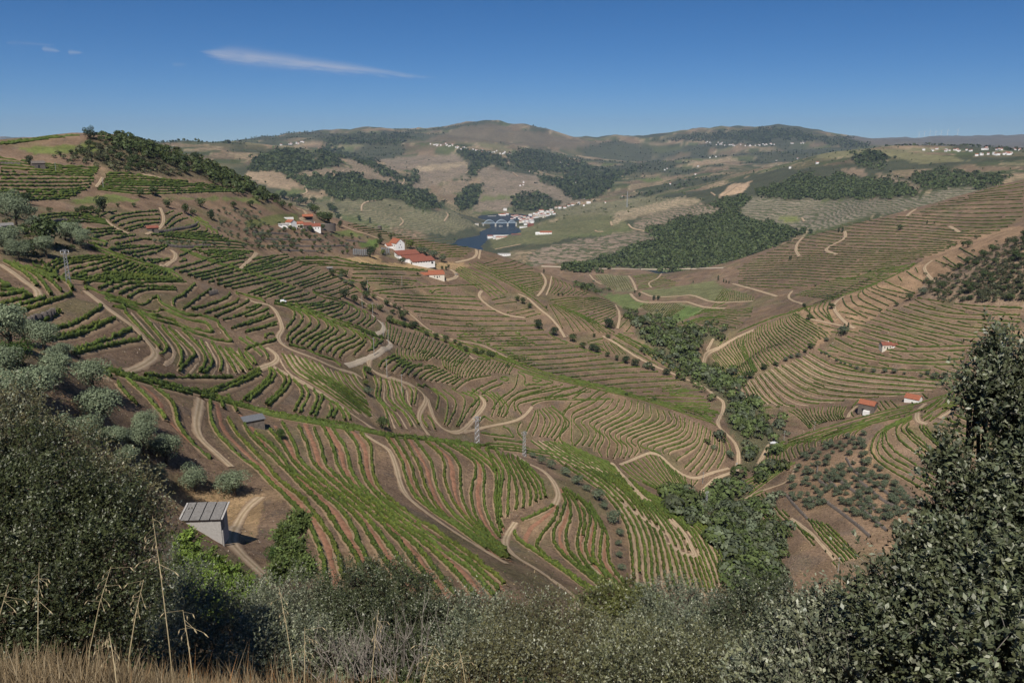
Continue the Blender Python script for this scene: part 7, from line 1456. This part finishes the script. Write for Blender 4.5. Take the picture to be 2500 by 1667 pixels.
near_shrub('olive_shrub', 'grey olive shrub in front of the hut yard', 'shrub', [(390, 1370, 30, 1.44), (440, 1400, 28, 1.36), (360, 1440, 26, 1.12), (480, 1450, 26, 0.96), (420, 1480, 24, 1.12), (330, 1500, 22, 0.88), (570, 1390, 32, 0.88), (590, 1440, 30, 0.88)], 7000, .08, (.095, .112, .068), 6, 8, .6, .5, grey=.3, foot=gfoot(430, 27))
near_shrub('holm_oak_bush', 'round dark oak bush at the middle of the lower edge', 'bush',
    [(810, 1370, 27, 1.20), (880, 1360, 27, 1.20), (950, 1380, 26, 1.20), (1000, 1410, 25, 0.96), (840, 1430, 25, 1.28), (930, 1450, 24, 1.28), (1010, 1470, 24, 0.96), (770, 1420, 26, 0.80), (880, 1500, 22, 1.04), (970, 1520, 22, 0.96), (870, 1345, 27.5, 0.80)], 11000, .072, (.068, .082, .039), 7, 9, .3, .32, grey=.1, foot=gfoot(900, 25))
near_shrub('olive_shrub', 'pale grey olive shrub left of the round oak bush', 'shrub', [(660, 1400, 28, 1.12), (700, 1440, 26, 1.12), (640, 1460, 25, 1.04), (720, 1390, 28, 0.80), (600, 1500, 22, 0.80), (690, 1510, 22, 0.96), (760, 1500, 21, 0.72), (620, 1540, 19, 0.72)], 7000, .075, (.12, .135, .08), 8, 8, .6, .5, grey=.4, foot=gfoot(670, 26))
near_shrub('olive_shrub', 'grey green olive shrub right of the round oak bush', 'shrub', [(1060, 1440, 24, 0.88), (1110, 1420, 24, 0.80), (1060, 1500, 20, 0.72), (1120, 1480, 20, 0.72)], 3600, .075, (.115, .132, .08), 9, 8, .6, .45, grey=.4, foot=gfoot(1090, 23))
near_shrub('broom_bush', 'brownish twiggy bush in front of the lower edge middle', 'bush', [(1180, 1440, 17, 0.52), (1230, 1420, 17, 0.52), (1150, 1500, 15, 0.55), (1230, 1490, 15, 0.62), (1300, 1460, 16, 0.55), (1190, 1550, 13, 0.55), (1280, 1550, 13, 0.58), (1360, 1450, 17, 0.41), (1370, 1510, 15, 0.55), (1110, 1550, 13, 0.48), (1040, 1560, 13, 0.41)], 7800, .05, (.115, .112, .053), 10, 8, .85, .42, grey=.3, foot=gfoot(1240, 15))
near_shrub('broom_bush', 'brownish twiggy bush right of the lower edge middle', 'bush', [(1450, 1500, 14, 0.48), (1520, 1530, 13, 0.48), (1590, 1510, 13, 0.45), (1430, 1560, 12, 0.48), (1540, 1580, 11.5, 0.48), (1650, 1550, 12, 0.48), (1700, 1570, 11, 0.34), (1400, 1540, 13, 0.41)], 7000, .045, (.108, .112, .054), 11, 8, .8, .4, grey=.3, foot=gfoot(1520, 13))
near_shrub('olive_tree', 'round silver olive tree at the lower edge right of centre', 'tree', [(1540, 1410, 33, 1.36), (1600, 1430, 32, 1.28), (1500, 1450, 32, 1.04), (1570, 1470, 30, 1.28), (1640, 1470, 31, 0.96), (1510, 1500, 29, 0.96), (1610, 1500, 29, 0.96)], 7000, .085, (.13, .15, .095), 12, 8, .6, .5, grey=.35, foot=gfoot(1560, 32))
near_shrub('bramble', 'yellow green bramble on the bank below the track end', 'bush', [(1400, 1370, 45, 0.99), (1440, 1390, 44, 1.12), (1360, 1400, 43, 0.87), (1490, 1400, 44, 0.87)], 2600, .17, (.10, .11, .036), 13, 7, .4, .5, grey=.05, foot=gfoot(1420, 45))
near_shrub('vine_thicket', 'bright green vine thicket in front of the grey hut', 'bush', [(440, 1292, 95, 1.45), (480, 1312, 92, 1.54), (520, 1332, 90, 1.54), (460, 1342, 86, 1.54), (550, 1362, 84, 1.45), (500, 1372, 80, 1.45), (590, 1382, 78, 1.16), (430, 1242, 98, 1.06)], 5200, .36, (.13, .19, .04), 14, 8, .3, .8, grey=.02, foot=gfoot(490, 90), mat='leaf')
near_shrub('grape_arbour', 'green vines spilling along the drive right of the hut', 'bush', [(656, 1228, 92, 0.85), (676, 1268, 88, 0.85), (696, 1308, 84, 0.77), (646, 1308, 84, 0.63), (686, 1198, 96, 0.70)], 2800, .34, (.095, .13, .04), 15, 8, .3, .8, grey=.02, foot=gfoot(625, 90), mat='leaf')
# low scrub over the rest of the hillside under the viewpoint
def slope_scrub():
    rng = np.random.default_rng(61); n = 900; a = rng.uniform(-1.15, 1.15, n); r = 7 + 70 * rng.random(n) ** 1.3; X, Y = r * np.sin(a), r * np.cos(a); Z = gz(X, Y); sz = (.5 + 1.3 * rng.random(n)) * np.clip(r / 16, .6, 1.5)
    x, y = proj(X, Y, Z + sz * 1.0); ins = (x > -80) & (x < 2430); ok = ~ins | (y > 1455 + 40 * rng.random(n)); ok &= ~((a < -.25) & (r < 9)); w = np.stack([X, Y, Z], 1)[ok][:330]; sz = sz[ok][:330]
    for nm, col, sel in (('scrub', OLIVE * .85, slice(0, 165)), ('scrub', GREEN * 1.3, slice(165, 330))):
        c = w[sel]; V = []; C_ = []
        for p, s_ in zip(c, sz[sel]):
            k = 150; d = rng.normal(0, 1, (k, 3)); d /= np.linalg.norm(d, axis=1)[:, None]; d[:, 2] = np.abs(d[:, 2]); q = p + d * s_ * np.array((.62, .62, .75)) * (.6 + .5 * rng.random((k, 1)))
            V.append(leaf_quads(q, d, s_ * .2, s_ * .12, rng, .9)); C_.append(np.repeat(col * (.65 + .7 * rng.random((k, 1))) * (.8 + .4 * rng.random()), 4, 0))
        V = np.vstack(V); tag(mk(nm, V, np.arange(len(V)).reshape(-1, 4), M['leaf'], np.vstack(C_)), 'low scrub on the steep slope below the viewpoint', 'scrub', kind='stuff')
slope_scrub()
# dead grey twigs
def dead_twigs(label, x, y, r, n, seed, size):
    rng = np.random.default_rng(seed); f = gfoot(x, r); e = empty('dead_shrub', f, 0, label, 'shrub'); c = Vector(near_pt(x, y, r)) - f
    mb = MB()
    for k in range(n):
        b = Vector((rng.normal() * size * .5, rng.normal() * size * .3, c.z - size * .9)); d = Vector((rng.normal() * .4, rng.normal() * .3, 1)).normalized(); L = size * rng.uniform(.7, 1.5); m = b + d * L * .5 + Vector((rng.normal() * .06, rng.normal() * .06, 0)); t = m + (d + Vector((rng.normal() * .35, rng.normal() * .3, 0))).normalized() * L * .5
        mb.tube([b, m, t], [.016, .010, .003], 4, False)
        for _ in range(4):
            s = m.lerp(t, rng.random()); dd = (d + Vector((rng.normal() * .7, rng.normal() * .5, .1))).normalized(); mb.tube([s, s + dd * L * .22, s + (dd + Vector((0, 0, .4))) * L * .36], [.007, .005, .002], 3, False)
    mb.build('twigs', M['twig'], e); MB().tube([(0, 0, -.2), (0, 0, max(.3, c.z - size * .8))], [.05, .03], 6).build('stem', M['twig'], e)
dead_twigs('bare grey shrub in front of the round oak bush', 890, 1480, 15, 38, 1, .9)
dead_twigs('bare grey shrub left of the round oak bush', 800, 1500, 14.5, 24, 2, .7)

# ------------------------------------------------------------------ dry grass on the slope at the camera's feet
def grass(name, label, cx, n, r0, r1, x0, x1, hgt, seed, cols, dens_edge=0):
    rng = np.random.default_rng(seed); r = r0 + (r1 - r0) * rng.random(n) ** 1.2; x = x0 + (x1 - x0) * rng.random(n) ** (1 + dens_edge)
    a, t = ray(x, 1450); X = r * np.sin(a); Y = r * np.cos(a); Z = gz(X, Y); h = hgt * (.45 + .8 * rng.random(n)) * (.5 + .9 * vnoise(X * 1.3, Y * 1.3, seed))
    th = rng.random(n) * 6.283; ln_ = .15 + .5 * rng.random(n) ** 2; dx = np.cos(th) * ln_; dy = np.sin(th) * ln_
    w = .0014 + .0014 * rng.random(n); nx = np.cos(a); ny = -np.sin(a); P0 = np.stack([X, Y, Z - .02], 1); V = []
    for f, wf in ((0, 1), (.55, .8), (1.0, .05)):
        c = P0 + np.stack([dx * h * f ** 1.8, dy * h * f ** 1.8, h * (f - .18 * f ** 2.5 * (ln_ > .4))], 1); o = np.stack([nx * w * wf, ny * w * wf, 0 * w], 1); V += [c - o, c + o]
    V = np.stack(V, 1).reshape(-1, 3); q = np.arange(n)[:, None] * 6; Fq = np.vstack([q + np.array((0, 1, 3, 2)), q + np.array((2, 3, 5, 4))])
    cc = np.array(cols)[rng.integers(len(cols), size=n)] * (.65 + .7 * rng.random((n, 1)))
    tag(mk(name, V, Fq, M['grass'], np.repeat(cc, 6, 0)), label, 'grass', kind='stuff')
STRAW = [(.29, .215, .125), (.36, .285, .18), (.22, .16, .09), (.17, .125, .072)]
grass('dry_grass', 'straw coloured dry grass at the lower left', 0, 20000, 1.9, 4.2, -150, 560, .20, 1, STRAW, .7)
grass('dry_grass', 'thin dry grass along the lower edge', 0, 6000, 2.4, 6.0, 200, 1300, .26, 2, STRAW + [(.30, .16, .07)])
grass('dry_grass', 'dry grass between the shrubs', 0, 5000, 6, 15, 300, 2300, .5, 3, STRAW + [(.26, .15, .07)])
def oat(i, x, y_tip, r, lean, label):
    """one wild oat: a stalk with hanging spikelets"""
    rng = np.random.default_rng(900 + i); tip = Vector(near_pt(x, y_tip, r)); f = Vector((tip.x - lean * .5, tip.y - .1, 0)); f.z = float(gz(f.x, f.y)); e = empty('oat_stalk', f, 0, label, 'grass stalk', 'wild oat stalks'); t = tip - f
    pts = [Vector((0, 0, -.05)), t * .35 + Vector((-lean * .06, 0, .03)), t * .7 + Vector((-lean * .05, 0, .02)), t]
    MB().tube(pts, [.0022, .0019, .0015, .0008], 4, False).build('stem', M['grassm'], e)
    mb = MB()
    for k in range(11):
        u = .66 + .36 * rng.random(); s = pts[2].lerp(t, (u - .66) / .36); d = Vector((rng.normal() * .032, rng.normal() * .02, -.008 - .02 * rng.random())); b = s + d; a = b + Vector((d.x * .25, 0, -.02))
        mb.tube([s, b], [.0005, .0004], 3, False); mb.tube([b, b.lerp(a, .5), a], [.0006, .0026, .0004], 4, False)
    mb.build('spikelets', M['grassm'], e)
M['grassm'] = simple('oat_straw', (.46, .37, .22), .7, .2, .25, 40)
for i, (x, y, r, ln_) in enumerate(sorted([(350, 1185, 3.0, -.10), (90, 1290, 3.4, .05), (255, 1300, 3.3, .25), (330, 1330, 3.0, .15), (20, 1340, 3.2, .2), (420, 1400, 2.8, -.1), (640, 1345, 3.6, -.15), (700, 1440, 3.4, .0), (250, 1450, 2.6, -.1), (1000, 1480, 3.3, .2), (1055, 1490, 3.6, -.1), (870, 1400, 3.6, .1)])):
    oat(i, x, y, r, ln_, 'tall dry oat stalk rising from the grass, ' + ORD[i] + ' from the left')
# ------------------------------------------------------------------ air: a thin even haze round the whole place
hz = MB().box(-21000, 21000, -21000, 21000, -372, 620).build('haze', None or M['ground']); hz.data.materials.clear()
hm, nt, out = newmat('haze_air'); pv_ = N(nt, 'ShaderNodeVolumePrincipled'); pv_.inputs['Color'].default_value = (.55, .74, 1.0, 1); pv_.inputs['Density'].default_value = 3.3e-5; pv_.inputs['Anisotropy'].default_value = .1
nt.links.new(pv_.outputs[0], out.inputs['Volume']); hz.data.materials.append(hm); tag(hz, 'thin blue haze over the valley', 'haze', kind='stuff')
